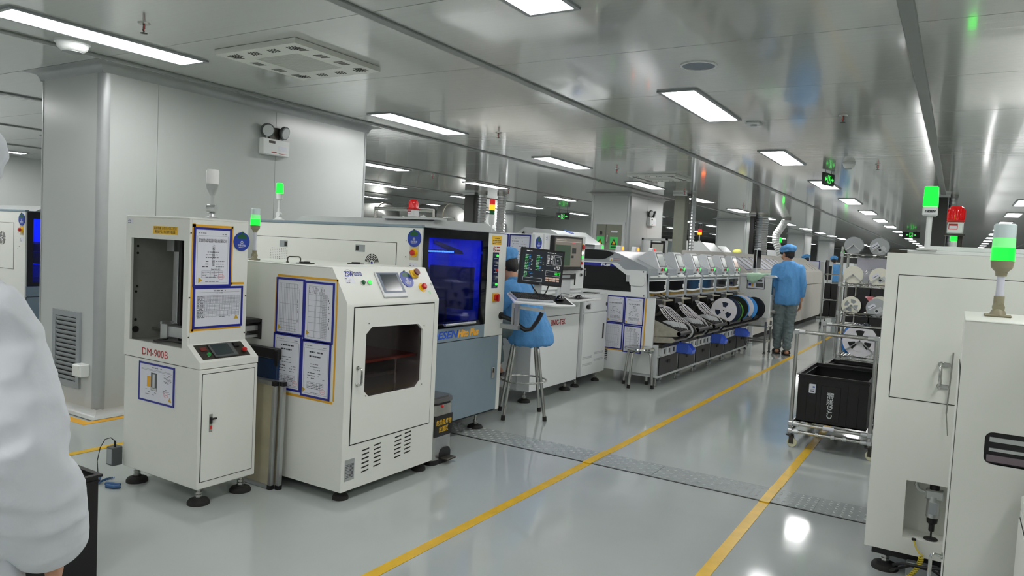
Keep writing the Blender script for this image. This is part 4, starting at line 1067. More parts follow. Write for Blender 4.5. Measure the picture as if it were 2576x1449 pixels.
    eb = part('stop_plate', MB().box(-3.205, -3.13, 1.33, 1.43, 0, .002, fr=f), mat('beige_plate', (196, 188, 160), .5), t)
    estop(t, f, -3.165, 1.38, .002, 'round', .019)
    asset_label(t, f, -3.205, 1.265, .07, .045)
    for x, z in ((-3.24, 1.46), (-3.24, 1.35), (-3.24, 1.2), (-3.215, 1.22)): part('screw', MB().fcyl(f, x, z, 0, .003, .004, n=8), 'steel', t)
    tower_white(t, -4.60, 3.93, z1 + .02, .34)
    # stack lamp: red, amber (lit), green on white base
    x, y, z = -3.16, 4.80, 1.60
    s_ = part('signal_light', MB().cyl((x, y, 1.562), (x, y, z + .03), .008).lathe([(.019, .0), (.024, .02), (.024, .08)], (x, y, z + .02)), 'white2', t, 'stack lamp with lit amber segment')
    part('green_lens', MB().lathe([(.021, 0), (.021, .035)], (x, y, z + .10), n=20), mat('dull_green_lens', (20, 96, 52), .2), s_)
    part('amber_lens', MB().lathe([(.024, 0), (.024, .042)], (x, y, z + .136), n=20), 'em_orange', s_)
    part('red_lens', MB().lathe([(.0215, 0), (.0215, .042), (0, .043)], (x, y, z + .179), n=20), mat('red_stack_lens', (220, 30, 34), .2, emit=.3), s_)
    for px_, py_ in ((-3.19, 4.75), (-3.19, 4.05), (-4.7, 4.0), (-4.7, 4.8)): foot(t, px_, py_, .145, .062)
    # monitor arm
    ar = part('monitor_arm', MB().box(-3.10, -3.06, 4.875, 4.90, .80, .835, b=.002).box(-3.10, -2.80, 4.89, 4.925, .805, .84, b=.003).box(-2.845, -2.805, 4.89, 4.925, .84, 1.01, b=.003).box(-2.895, -2.855, 4.89, 4.925, .84, 1.01, b=.003).box(-2.9, -2.80, 4.885, 5.45, .985, 1.012, b=.003) if 0 else
              MB().box(-3.10, -2.93, 4.895, 4.935, .80, .838, b=.003).cyl((-2.95, 4.915, .82), (-2.95, 4.915, 1.01), .02, n=4).cyl((-2.985, 4.915, .82), (-2.985, 4.915, 1.01), .016, n=4).cyl((-2.985, 4.91, .985), (-2.78, 5.05, .958), .018, n=4), 'alu', t)
    part('tray', MB().prism([(0, 0), (.40, -.02), (.60, 0), (.60, .15), (.55, .18), (.03, .17)], -.012, 0, TRAY), 'white2', t)
    part('cable_hose', MB().tube([(-3.09, 4.90, .90), (-3.04, 4.92, .885), (-2.99, 4.94, .865), (-2.95, 4.95, .83), (-2.90, 4.97, .80), (-2.86, 4.99, .81), (-2.82, 5.01, .87), (-2.79, 5.03, .945)], .018, 10), 'black', t)
    return t
printer_a = stencil_printer()

# monitor on the arm (turned towards the aisle)
def monitor(lab):
    u = Vector((.78, .62, -.02)).normalized(); v = Vector((0, .05, 1)); v = (v - u * v.dot(u)).normalized()
    c = Vector((-2.83, 5.05, 1.305))
    a = radians(-2.5)
    F_ = Fr(c, u * cos(a) + v * sin(a), v * cos(a) - u * sin(a))
    t = thing('monitor', lab, 'monitor', (c.x, c.y, 1.05))
    w_, h_ = .177, .144
    part('housing', MB().box(-w_, w_, -h_, h_, -.035, 0, b=.006, fr=F_).box(-.09, .09, -.08, .08, -.06, -.03, b=.01, fr=F_), 'black', t)
    part('bezel', MB().rframe(-w_, w_, -h_, h_, .016, 0, .006, F_), 'black', t)
    part('screen', MB().box(-w_ + .014, w_ - .014, -h_ + .014, h_ - .014, 0, .002, fr=F_), emis('screen_dark', (20, 24, 30), .8), t)
    e = lambda n_, rgb, s_: MATS.get(n_) or emis(n_, rgb, s_)
    W1, G1, B1, GR = e('scr_white', (225, 225, 220), .45), e('scr_green', (110, 190, 125), .4), e('scr_blue', (80, 140, 200), .4), e('scr_run', (40, 235, 60), 1.0)
    BTN = e('scr_button', (190, 160, 140), .45)
    rng = random.Random(2); a_, b_, c_, d_ = MB(), MB(), MB(), MB()
    for k in range(10):
        y = .085 - k * .0125
        for x in (-.135, -.045): dashes(a_, F_, x, x + .026, y, .006, rng, .002, .0026, .95)
        for x in (-.105, -.015): dashes(b_, F_, x, x + .014, y, .005, rng, .002, .0026, .8)
        if k > 2:
            for x in (-.085, .008): dashes(c_, F_, x, x + .01, y, .004, rng, .002, .0026, .5)
    for k in range(4): dashes(a_, F_, -.135, -.11, -.05 - k * .0115, .006, rng, .002, .0026, .95); dashes(b_, F_, -.10, -.06, -.05 - k * .0115, .004, rng, .002, .0026, .4)
    c_.rframe(.04, .095, .018, .105, .0012, .002, .0026, F_); c_.rframe(.098, .158, .03, .105, .0012, .002, .0026, F_); c_.rframe(.108, .148, .04, .092, .001, .002, .0026, F_)
    c_.fcyl(F_, .128, .066, .002, .0026, .006, n=14); c_.rframe(.04, .158, -.062, -.022, .0012, .002, .0026, F_); c_.rframe(-.14, .015, -.118, -.09, .0012, .002, .0026, F_)
    for k in range(8): dashes(c_, F_, .045, .062, .095 - k * .009, .004, rng, .002, .0026, .9); dashes(c_, F_, .072, .09, .095 - k * .009, .004, rng, .002, .0026, .7)
    for k in range(4): dashes(c_, F_, .105, .15, .02 - k * .008, .004, rng, .002, .0026, .7)
    for k in range(3): dashes(c_, F_, .045, .06, -.036 - k * .009, .004, rng, .002, .0026, .9)
    dashes(c_, F_, -.13, .15, .118, .005, rng, .002, .0026, .4)
    for i in range(4):
        for j in range(2): d_.box(.043 + i * .029, .067 + i * .029, -.087 - j * .018, -.074 - j * .018, .002, .0026, fr=F_)
    part('green_print', a_, G1, t, kind='stuff'); part('blue_print', b_, B1, t, kind='stuff'); part('white_print', c_, W1, t, kind='stuff'); part('screen_buttons', d_, BTN, t)
    text('run_lettering', '运行', F_, .135, -.042, .024, GR, t, d=.0021)
    text('brand_lettering', 'DELL', F_, .01, -.136, .010, 'mgrey', t, d=.0061)
    part('stand_cable', MB().tube([F_.p(-.06, -h_, -.03), F_.p(-.04, -h_ - .03, -.03), F_.p(0, -h_ - .07, -.03), F_.p(.03, -h_ - .1, -.03)], .005, 6).tube([F_.p(.08, -h_, -.03), F_.p(.07, -h_ - .04, -.03), F_.p(.05, -h_ - .08, -.03), F_.p(.04, -h_ - .11, -.03)], .005, 6), 'black', t)
    part('stand_neck', MB().box(-.03, .03, -h_ - .11, -.05, -.075, -.06, fr=F_), 'alu', t)
monitor('black monitor with dark menu screen on the printer arm')
def keyboard():
    F_ = TRAY.sub(.03, .025, .0005, 0)
    t = thing('keyboard', 'black keyboard in a white tray under the monitor', 'keyboard', tuple(F_.p(.18, .07)))
    part('case', MB().box(0, .36, 0, .13, 0.001, .016, b=.003, fr=F_), mat('kb_case', (176, 180, 184), .4), t)
    for r_ in range(5):
        mb = MB()
        for k in range(18): part('key', MB().box(.01 + k * .0192, .0265 + k * .0192, .012 + r_ * .0225, .031 + r_ * .0225, .016, .023, b=.002, fr=F_), 'black', t)
    mp = tag(part('mouse_mat', MB().box(.385, .545, -.015, .14, .0005, .003, fr=F_), 'black'), 'black mouse mat on the white tray', 'mouse mat')
    m_ = thing('mouse', 'black computer mouse on the tray next to the keyboard', 'mouse', tuple(F_.p(.455, .06, .003)))
    b_ = F_.p(.455, .06, .006)
    part('shell', MB().sph(b_, (.034, .052, .036), 18, 12, 0.0), 'gloss_black', m_)
    part('wheel', MB().cyl(b_ + Vector((-.004, .03, .029)), b_ + Vector((.004, .03, .029)), .006, n=10), 'dgrey', m_)
    part('cable', MB().tube([b_ + Vector((-.03, .02, .01)), b_ + Vector((-.07, .0, .03)), b_ + Vector((-.11, -.08, .035)), b_ + Vector((-.13, -.16, .02))], .002, 5), 'black', m_)
keyboard()

# ================================================================ PASTE INSPECTION MACHINE
def inspection():
    XF = -3.33; YA, YB = 5.80, 6.82; z0, z1 = .12, 1.60
    t = thing('inspection_machine', 'white paste inspection machine lettered SINIC-TEK with built-in screen', 'machine', (-3.9, 6.3, 0))
    g = fx(XF); f = fy(YA)
    part('lower_body', MB().box(-4.6, XF - .02, YA + .0, YB, z0, 1.02, b=.004), 'white2', t)
    part('upper_body', MB().box(-4.6, XF - .0, YA, YB, 1.02, 1.585, b=.006), 'white2', t)
    part('screen_column', MB().box(XF - .12, XF + .02, 5.95, YB, 1.06, 1.60, b=.006), 'white2', t)
    part('side_pod', MB().box(-4.3, -3.64, 5.02, YA - .003, .11, .86, b=.004), 'lgrey', t)
    part('corner_post', MB().box(-3.44, -3.30, YA - .02, 5.92, z0, 1.0, b=.003), 'white2', t)
    d_ = door(t, g, 5.965, 6.80, .11, .80, 'white2', 'front_panel', .006)
    part('upper_panel', MB().box(5.965, 6.80, .805, 1.0, -.02, .005, b=.002, fr=g), 'white2', t)
    text('brand_lettering', 'SINIC-TEK', g, 6.33, .735, .075, 'redprint', t, d=.0065, width=.31, bold=.002)
    part('ledge', MB().box(XF - .02, XF + .22, 5.92, 6.85, .955, .975, b=.004), 'white2', t)
    part('ledge_pocket', MB().box(6.25, 6.52, .99, 1.18, -.01, .022, fr=g).box(6.30, 6.45, 1.0, 1.10, .022, .03, fr=g), 'lgrey', t)
    part('pocket_slot', MB().box(6.60, 6.63, 1.10, 1.22, .0205, .0215, fr=g), 'gap', t)
    # screen
    h = fx(XF + .02)
    s_ = part('display', MB().box(6.05, 6.66, 1.255, 1.585, 0, .045, b=.006, fr=h), 'black', t)
    part('screen', MB().box(6.075, 6.635, 1.29, 1.565, .045, .046, fr=h), emis('spi_screen', (104, 98, 90), .55), s_)
    part('screen_field', MB().box(6.08, 6.40, 1.30, 1.50, .046, .0465, fr=h), emis('spi_green', (44, 62, 46), .6), s_)
    part('screen_tiles', MB().box(6.43, 6.52, 1.42, 1.475, .046, .0465, fr=h).box(6.42, 6.47, 1.375, 1.40, .046, .0465, fr=h), emis('spi_tile', (30, 36, 32), .5), s_)
    part('screen_menu', MB().box(6.08, 6.63, 1.53, 1.535, .046, .0465, fr=h).box(6.10, 6.3, 1.545, 1.553, .046, .0465, fr=h), emis('spi_menu', (160, 156, 150), .5), s_)
    part('screen_alert', MB().box(6.43, 6.50, 1.517, 1.523, .046, .0465, fr=h), emis('spi_alert', (200, 40, 60), .8), s_)
    part('bar_reader', MB().box(6.20, 6.60, 1.165, 1.215, .0, .02, b=.003, fr=h), 'black', t)
    part('reader_glass', MB().box(6.22, 6.47, 1.175, 1.205, .02, .0205, fr=h), 'mgrey', t)
    estop(t, h, 6.735, 1.49, 0, 'square', .026)
    button(t, h, 6.735, 1.43, 'em_white', 0, .015); button(t, h, 6.735, 1.385, 'em_green2', 0, .017); button(t, h, 6.735, 1.325, 'red', 0, .015, 'tape')
    for z in (1.265, 1.205):
        b_ = button(t, h, 6.735, z, 'black', 0, .015, 'chrome', 'key_switch')
    part('key', MB().cyl(h.p(6.735, 1.265, .02), h.p(6.735, 1.265, .05), .004).box(6.715, 6.755, 1.255, 1.275, .05, .053, fr=h).box(6.75, 6.765, 1.20, 1.25, .05, .053, fr=h), 'steel', t)
    # papers and tag on the side panel facing the aisle
    k = fx(XF)
    doc(t, f, -3.605, 1.26, -3.375, 1.575, 'lines', 21)
    doc(t, f, -3.845, 1.26, -3.615, 1.575, 'lines', 22)
    status_tag(t, k, 5.865, 1.505, .055)
    asset_label(t, h, 5.965, 1.53, .05, .05)
    for x, y in ((-3.40, 5.87), (-3.40, 6.70), (-3.7, 5.2), (-4.4, 6.7)): foot(t, x, y, .125, .06)
    return t
inspection()
t = thing('mouse', 'black mouse lying on a mat on the inspection machine ledge', 'mouse', (-3.2, 6.5, .975))
part('shell', MB().sph((-3.2, 6.5, .978), (.034, .055, .036), 16, 10, 0.0), 'gloss_black', t)
part('cable', MB().tube([(-3.2, 6.45, .985), (-3.24, 6.36, 1.02), (-3.27, 6.28, 1.03), (-3.29, 6.22, 1.0)], .002, 5), 'black', t)
tag(part('mouse_mat', MB().box(-3.31, -3.14, 6.38, 6.7, .9752, .9775), 'black'), 'black mouse mat on the inspection machine ledge', 'mouse mat')

# ================================================================ CONVEYOR CABINET
def conveyor_cabinet():
    XF = -3.33; t = thing('conveyor_cabinet', 'low white conveyor cabinet between inspection machine and chip mounter', 'machine', (-3.6, 7.2, 0))
    g = fx(XF)
    part('body', MB().box(-3.95, XF - .01, 6.865, 7.50, .115, .985, b=.004), 'white2', t)
    part('front_post', MB().box(6.845, 6.905, .115, .985, -.03, .004, b=.012, fr=g), 'lgrey', t)
    part('top_drawer', MB().box(6.91, 7.50, .80, .985, -.01, .005, b=.003, fr=g), 'white2', t)
    d_ = part('door', MB().box(6.91, 7.50, .12, .785, -.01, .005, b=.003, fr=g), 'white2', t)
    part('pull', MB().box(7.40, 7.435, .49, .66, .005, .009, b=.002, fr=g), 'black', d_)
    mb = MB()
    for (a, b, z) in ((6.93, 7.18, .30), (6.93, 7.18, .225), (7.22, 7.46, .33), (7.22, 7.46, .255)):
        for q in range(2):
            for k in range(22): mb.prism([(a + k * .011, z + q * .014), (a + .004 + k * .011, z + q * .014), (a + .008 + k * .011, z + .010 + q * .014), (a + .004 + k * .011, z + .010 + q * .014)], .005, .0056, g)
    part('vent_perforation', mb, 'mgrey', d_, kind='stuff')
    text('brand_lettering', 'ZSW', g, 6.99, .93, .035, 'navy', t, d=.0055, width=.09, shear=.2)
    part('brand_ring', MB().ring([(6.99 + .022 * cos(k * pi / 10), .93 + .022 * sin(k * pi / 10)) for k in range(20)], [(6.99 + .0195 * cos(k * pi / 10), .93 + .0195 * sin(k * pi / 10)) for k in range(20)], .0055, .006, g), 'mgrey', t)
    part('switch_plate', MB().box(7.0, 7.06, .835, .895, .005, .008, fr=g), 'steel', t)
    part('knob', MB().fcyl(g, 6.975, .862, .005, .03, .022), 'black', t)
    part('side_hole', MB().fcyl(g, 7.475, .875, .004, .0056, .022), 'black', t)
    part('top_plate', MB().box(-3.95, XF - .01, 6.87, 7.49, .985, .990), 'white2', t)
    for x, y in ((-3.40, 6.93), (-3.40, 7.44), (-3.85, 6.93), (-3.85, 7.44)): foot(t, x, y, .12, .045)
conveyor_cabinet()
t = thing('phone', 'dark phone lying on the conveyor cabinet top', 'phone', (-3.45, 7.35, .99))
part('body', MB().box(-3.53, -3.38, 7.28, 7.40, .9902, .999, b=.002), 'black', t)
part('screen', MB().box(-3.52, -3.39, 7.285, 7.395, .999, .9995), 'screen_off', t)
# ================================================================ CHIP MOUNTER
def chip_mounter():
    YA, PW, NM = 7.58, .655, 6
    YB = YA + PW * NM
    t = thing('chip_mounter', 'long grey chip mounter lettered FUJI with six feeder modules', 'machine', (-3.3, 9.5, 0))
    f = fy(YA); W = Fr((0, 0, 0), (1, 0, 0), (0, 0, 1))
    silver = mat('silver_grey_paint', (162, 168, 172), .28, metal=.15, var=.02)
    # end cover
    prof = [(-4.4, .97), (-2.876, .966), (-2.909, 1.302), (-3.25, 1.442), (-3.31, 1.458), (-3.41, 1.476), (-3.70, 1.486), (-4.4, 1.486)]
    part('end_cover', MB().prism(prof, -(YA + .03), -YA, W), silver, t)
    part('end_cover', MB().prism(prof, -YB, -(YB - .03), W), silver, t)
    part('upper_window', MB().prism([(-4.1, 1.478), (-3.70, 1.478), (-3.41, 1.470), (-3.318, 1.448), (-3.33, 1.428), (-3.41, 1.382), (-3.46, 1.370), (-3.70, 1.366), (-4.1, 1.366)], .0, .003, f), 'gloss_black', t)
    cv = part('side_cover', MB().prism([(-4.1, 1.334), (-3.29, 1.340), (-3.255, 1.33), (-3.19, 1.275), (-3.165, 1.268), (-2.92, 1.268), (-2.896, .973), (-4.1, .972)], 0, .008, f), 'white2', t)
    part('blue_band', MB().prism([(-4.1, 1.327), (-3.332, 1.327), (-3.282, 1.294), (-4.1, 1.290)], .008, .010, f), mat('fuji_blue', (36, 42, 150), .3), cv)
    part('dark_window', MB().prism([(-4.1, 1.29), (-3.282, 1.294), (-3.156, 1.212), (-3.094, 1.135), (-3.086, 1.024), (-4.1, 1.023)], .008, .0095, f), 'gloss_black', cv)
    text('brand_lettering', 'FUJI', f, -3.41, 1.309, .030, 'white2', cv, d=.0105, width=.115, bold=.002, shear=.1)
    part('hinge_block', MB().prism(rr(-3.018, 1.152, .088, .056, .03), .008, .02, f), 'white2', cv)
    part('grip_plate', MB().box(-3.15, -3.108, 1.135, 1.21, .008, .018, b=.003, fr=f).box(-3.14, -3.135, 1.14, 1.205, .018, .022, fr=f).box(-3.128, -3.123, 1.14, 1.205, .018, .022, fr=f), 'lgrey', cv)
    for x, z in ((-2.95, 1.255), (-2.93, .99)): part('screw', MB().fcyl(f, x, z, .008, .012, .008, n=10), 'gap', cv)
    wl_ = part('warning_label', MB().box(-3.365, -3.325, 1.352, 1.392, .0, .001, fr=f), 'paper', t)
    part('warning_triangle', MB().prism([(-3.36, 1.357), (-3.33, 1.357), (-3.345, 1.384)], .001, .0015, f), 'gold', wl_)
    part('red_lines', MB().box(-3.32, -3.24, 1.384, 1.387, 0, .001, fr=f).box(-3.32, -3.24, 1.364, 1.367, 0, .001, fr=f), 'redprint', t)
    # roof skin, one cover per module
    for k in range(NM):
        a, b = YA + PW * k + .004 + (.03 if k == 0 else 0), YA + PW * (k + 1) - .004
        part('roof_cover', MB().prism([(-4.4, 1.45), (-3.0, 1.2), (-2.92, 1.27), (-2.93, 1.298), (-3.25, 1.438), (-3.41, 1.472), (-4.4, 1.482)], -b, -a, W), silver, t)
    part('core', MB().box(-4.38, -3.02, YA + .03, YB - .03, .45, 1.24), 'black', t)
    # lower end panel
    part('lower_end', MB().box(-4.2, -2.80, .13, .97, -.03, -.005, b=.003, fr=f), 'white2', t)
    part('base_end', MB().box(-2.80, -2.735, .10, .46, -.03, -.004, b=.003, fr=f), 'lgrey', t)
    for k in range(6): part('vent_slot', MB().box(-3.50, -3.33, .345 - k * .02 - .011, .345 - k * .02, -.005, -.003, fr=f), 'gap', t)
    part('tape_edge', MB().box(-2.91, -2.895, .44, .96, -.004, -.003, fr=f).box(-3.36, -2.98, .352, .366, -.004, -.003, fr=f), 'tape', t)
    F2 = fy(YA - .0)
    doc(t, fy(YA + .003), -3.368, .665, -3.155, .968, 'cover', 31, tri=(-.08, -.12, 0), stamp=(.06, -.115), titles=(('PLJ 贴片机保养规范', 0, .07, .018, .15),))
    doc(t, fy(YA + .003), -3.15, .655, -2.922, .968, 'cover', 32, tri=(-.09, -.125, 0), stamp=(.065, -.125), titles=(('PLJ 贴片机操作', 0, .075, .018, .13), ('规范', 0, .05, .018, None)))
    doc(t, fy(YA + .003), -3.372, .368, -3.16, .662, 'vgrid', 33)
    doc(t, fy(YA + .003), -3.148, .345, -2.93, .648, 'vgrid2', 34)
    g = fx(-2.905)
    pod = mat('console_grey', (216, 219, 222), .35)
    for k in range(NM):
        y = YA + PW * k
        m_ = part('module_front', MB().box(y + .012, y + .36, 1.215, 1.292, -.05, 0, b=.004, fr=g).box(y, y + .045, .965, 1.24, -.03, .012, b=.006, fr=g).box(y + PW - .03, y + PW, .965, 1.24, -.03, .012, b=.006, fr=g).box(y + .045, y + PW - .03, .955, .982, -.02, .008, fr=g), silver, t)
        part('visor_rail', MB().box(y + .05, y + PW - .035, 1.188, 1.212, -.02, .02, b=.004, fr=g), 'white2', m_)
        part('visor_clip', MB().box(y + .27, y + .34, 1.20, 1.213, .02, .026, b=.002, fr=g), 'mgrey', m_)
        part('mesh_strip', MB().box(y + .05, y + PW - .07, 1.165, 1.186, -.02, .002, fr=g), 'mgrey', m_)
        cr = lambda a, b: [(y + a + (b - a) * i / 8, 1.045 - .012 * sin(pi * i / 8)) for i in range(9)]
        part('visor_glass', MB().prism([(y + .055, 1.152), (y + PW - .075, 1.152)] + cr(.055, PW - .075)[::-1], -.01, .006, g), 'gloss_black', m_)
        part('visor_trim', MB().box(y + .05, y + PW - .07, 1.152, 1.163, -.01, .010, fr=g).prism(cr(.05, PW - .055) + [(q[0], q[1] - .018) for q in cr(.05, PW - .055)[::-1]], -.01, .012, g).box(y + PW - .07, y + PW - .052, 1.03, 1.18, -.01, .010, b=.003, fr=g), 'white2', m_)
        part('visor_pull', MB().box(y + PW - .11, y + PW - .085, 1.06, 1.105, .006, .012, b=.002, fr=g), 'white2', m_)
        part('gold_bar', MB().box(y + .05, y + PW - .035, .984, 1.016, -.02, -.002, fr=g), mat('brass_strip', (212, 170, 72), .25, metal=.8, var=.25, scale=30), m_)
        # operator console pod
        q0, q1 = y + .385, y + .625
        q0 = y + .30; q1 = y + .58
        c_ = part('console_pod', MB().prism([(-2.90, 1.245), (-2.885, 1.30), (-2.955, 1.478), (-2.975, 1.492), (-3.02, 1.492), (-3.17, 1.40), (-3.0, 1.245)], -q1, -q0, W), pod, m_)
        Fp = Fr((-2.885, q0, 1.30), (0, 1, 0), Vector((-.07, 0, .178)))
        part('pod_screen', MB().box(.05, q1 - q0 - .035, .03, .175, 0, .003, fr=Fp), mat('lcd_grey', (150, 160, 156), .2) if k < 5 else mat('lcd_pink', (214, 180, 160), .2), c_)
        part('pod_bezel', MB().rframe(.038, q1 - q0 - .02, .012, .182, .012, 0, .004, Fp), 'dgrey', c_)
        Fq = fx(-2.89)
        button(c_, Fq, q0 + .085, 1.285, 'red', 0, .016, 'mgrey'); button(c_, Fq, q0 + .20, 1.29, 'em_green2', 0, .018, 'dkgreen')
        part('pod_tray', MB().box(q0 + .02, q1 - .02, 1.195, 1.225, -.03, .012, b=.004, fr=fx(-2.90)).box(q0 + .15, q1 - .05, 1.225, 1.245, -.03, .0, fr=fx(-2.90)), 'white2', c_)
        part('pod_recess', MB().box(q0 + .03, q1 - .02, 1.225, 1.25, -.04, -.028, fr=fx(-2.9)), 'gap', c_)
        if k % 2 == 0: text('module_number', '2' if k else '1', fx(-2.905), y + .075, 1.258, .05, 'white2', m_, d=.0005)
        # feeder bank
        bank = part('feeder_bank', MB().box(-3.0, -2.70, y + .03, y + PW - .05, .43, .47).box(-3.0, -2.93, y + .03, y + PW - .05, .47, .90), 'darkmetal', t)
        sp_ = [(-2.935, .535), (-2.93, .76), (-2.895, .765), (-2.535, .635), (-2.51, .615), (-2.51, .59), (-2.535, .575)]
        part('side_plate', MB().prism(sp_, -(y + .055), -(y + .05), W), 'zinc', bank)
        part('side_plate', MB().prism(sp_, -(y + PW - .06), -(y + PW - .065), W), 'black', bank)
        part('under_plate', MB().prism([(-2.94, .47), (-2.93, .535), (-2.6, .56), (-2.56, .53), (-2.6, .50)], -(y + PW - .06), -(y + .05), W), 'zinc', bank)
        tr_ = MB()
        for q in range(13):
            yy = y + .063 + q * .043
            tr_.prism([(-2.93, .56), (-2.92, .75), (-2.85, .75), (-2.535, .648), (-2.512, .62), (-2.535, .585)], -(yy + .009), -yy, W)
        part('divider_fins', tr_, 'black', bank, kind='stuff')
        part('trough', MB().prism([(-2.93, .55), (-2.92, .565), (-2.56, .565), (-2.54, .55)], -(y + PW - .07), -(y + .06), W), 'rubber', bank)
        part('end_roller', MB().cyl((-2.525, y + .05, .605), (-2.525, y + PW - .06, .605), .024, n=14), 'black', bank)
        part('feeder_heads', MB().box(-3.0, -2.82, y + .06, y + .30, .86, .955, b=.006).prism([(-2.93, .79), (-2.90, .88), (-2.80, .90), (-2.78, .875), (-2.86, .79)], -(y + .24), -(y + .1), W), 'black', bank)
        part('feeder_tray', MB().box(-2.95, -2.80, y + .28, y + .60, .925, .94, b=.002).box(-3.0, -2.90, y + .56, y + .64, .80, .95, b=.004), 'zinc', bank)
        # base skirt
        part('base_box', MB().box(-3.05, -2.735, y + .02, y + PW - .0, .10, .425), 'lgrey', t)
        part('base_door', MB().box(y + .045, y + PW - .005, .125, .325, 0, .012, b=.003, fr=fx(-2.735)), 'black', t)
        part('door_pull', MB().box(y + .30, y + .38, .24, .275, .012, .02, b=.003, fr=fx(-2.735)), 'gap', t)
        part('base_rail', MB().box(y + .0, y + PW, .10, .122, -.01, .016, fr=fx(-2.735)).box(y, y + PW, .328, .338, -.01, .016, fr=fx(-2.735)), 'lgrey', t)
        for q in range(4):
            yy = y + .06 + q * .15
            n_ = part('air_unit', MB().box(yy, yy + .12, .342, .43, -.005, .03, b=.003, fr=fx(-2.735)), 'lgrey' if q % 2 == 0 else 'white2', t)
            part('unit_window', MB().box(yy + .065, yy + .105, .36, .41, .03, .031, fr=fx(-2.735)), 'darkmetal', n_)
        part('floor_leg', MB().cyl((-2.76, y + .05, 0), (-2.76, y + .05, .10), .008).lathe([(.022, 0), (.022, .006), (.01, .012)], (-2.76, y + .05, 0)), 'steel', t)
        part('floor_leg', MB().box(-2.86, -2.80, y + .3, y + .36, .03, .10).lathe([(.035, 0), (.035, .01), (.01, .03)], (-2.83, y + .33, 0)), 'mgrey', t)
    for i, (y, m_) in enumerate(((8.35, 'em_green2'), (9.0, 'em_orange'), (9.55, 'em_orange'), (10.2, 'em_red'))):
        x = -3.86
        b_ = part('module_beacon', MB().prism([(y - .075, 1.478), (y + .085, 1.478), (y + .075, 1.535), (y + .055, 1.548), (y - .045, 1.548), (y - .065, 1.535)], -.03, .03, fx(x)), 'clear' if 0 else 'white2', t)
        part('lit_lens', MB().sph((x + .03, y + .03, 1.512), (.012, .03, .024), 12, 8), m_, b_)
    part('loose_cable', MB().tube([(-2.89, 7.78, 1.0), (-2.84, 7.88, .975), (-2.82, 8.0, .955), (-2.84, 8.1, .95), (-2.87, 8.12, .96)], .008, 8).tube([(-2.89, 7.98, 1.01), (-2.85, 8.04, .98), (-2.85, 8.12, .955)], .008, 8), 'black', t)
    part('hanging_hose', MB().tube([(-2.72, 10.95, .42), (-2.66, 11.0, .30), (-2.64, 11.1, .18), (-2.65, 11.3, .13), (-2.68, 11.45, .2), (-2.72, 11.5, .36)], .005, 6), 'black', t)
    return t
chip_mounter()

# reels in the troughs and on the big holders
def reel(x, y, z, r, wd, flange, hubm, lab, grp, windows=3, tape_to=None, rot=0.0, spokes=False):
    t = thing('component_reel', lab, 'reel', (x, y, z - r), group=grp)
    ax = Vector((0, -1, 0)); 
    F_ = Fr((x, y, z), (1, 0, 0), (0, 0, 1))     # faces -Y
    n = 36
    for d0 in (0, -wd):
        mb = MB()
        out = [(r * cos(2 * pi * k / n + rot), r * sin(2 * pi * k / n + rot)) for k in range(n)]
        if windows and d0 == 0:
            # annulus + inner disc joined by spokes
            ri, rh = r * .68, r * .28
            mb.ring(out, [(ri / r * a, ri / r * b) for a, b in out], d0 - .002, d0, F_)
            mb.fcyl(F_, 0, 0, d0 - .002, d0, rh, n=24)
            for q in range(windows):
                a0 = rot + 2 * pi * q / windows
                hw = pi / windows * (.62 if windows == 3 else .35)
                aa = [a0 - hw + 2 * hw * k / 6 for k in range(7)]
                mb.prism([(ri * 1.02 * cos(a), ri * 1.02 * sin(a)) for a in aa] + [(rh * .96 * cos(a), rh * .96 * sin(a)) for a in aa[::-1]], d0 - .002, d0, F_)
        else: mb.prism(out, d0 - .002, d0, F_)
        part('flange', mb, flange, t)
    part('tape_core', MB().fcyl(F_, 0, 0, -wd + .001, -.002, r * .92, n=n), hubm, t)
    part('hub_hole', MB().fcyl(F_, 0, 0, 0, .0006, r * .05, n=12), 'black', t)
    if tape_to:
        a, b, c = tape_to
        part('carrier_tape', MB().tube([(x - .02, y + wd / 2, z + r * .9), (x + .02, y + wd / 2, z + r * 1.02), (x + (a - x) * .35, y + (b - y) * .3, z + r + (c - z - r) * .45), (x + (a - x) * .7, y + (b - y) * .7, z + r + (c - z - r) * .9), (a, b, c)], .0035, 5), 'reelw', t)
    return t
rng = random.Random(9)
for k in range(3):
    y0 = 7.58 + .655 * k
    wh = ('nearest', 'second', 'third')[k]
    for q in range(9):
        xx = -2.69 + .016 * q * (1 if k == 0 else .8) + rng.uniform(-.004, .004)
        reel(xx, y0 + .120 + q * .043, .648 - .006 * q, .086, .022, mat('reel_frost', (206, 210, 212), .3) if q not in (6, 8) else 'black', 'reelc', 'small %s component reel, %s from the near end of the %s feeder trough' % ('black' if q in (6, 8) else 'white', ords[q].replace('nearest', 'first'), wh), 'small reels in the %s feeder trough' % wh, windows=0, tape_to=(-2.84, y0 + .16 + q * .022, .885 - rng.uniform(0, .02)))
t_ = 'large reels on the far feeder modules'
reel(-2.595, 9.60, .765, .165, .03, 'reelw', 'reelb', 'large white component reel with dark wedge windows, nearest of the big reels', t_, 3, rot=.35)
reel(-2.58, 9.76, .755, .165, .09, 'reelb', 'reelb', 'large navy component reel behind the white one', t_, 0)
reel(-2.58, 9.93, .745, .155, .03, 'reelg', 'reelg', 'large green component reel among the big reels', t_, 0)
reel(-2.60, 10.18, .765, .170, .05, 'black', 'black', 'large black component reel with blue rim behind the green one', t_, 0)
reel(-2.60, 10.25, .765, .176, .03, 'reelsky', 'reelsky', 'large sky blue component reel behind the black one', t_, 0)
reel(-2.66, 10.72, .745, .185, .03, 'reelw', 'reelw', 'large off-white component reel with one dark window at the far modules', t_, 3, rot=1.0)
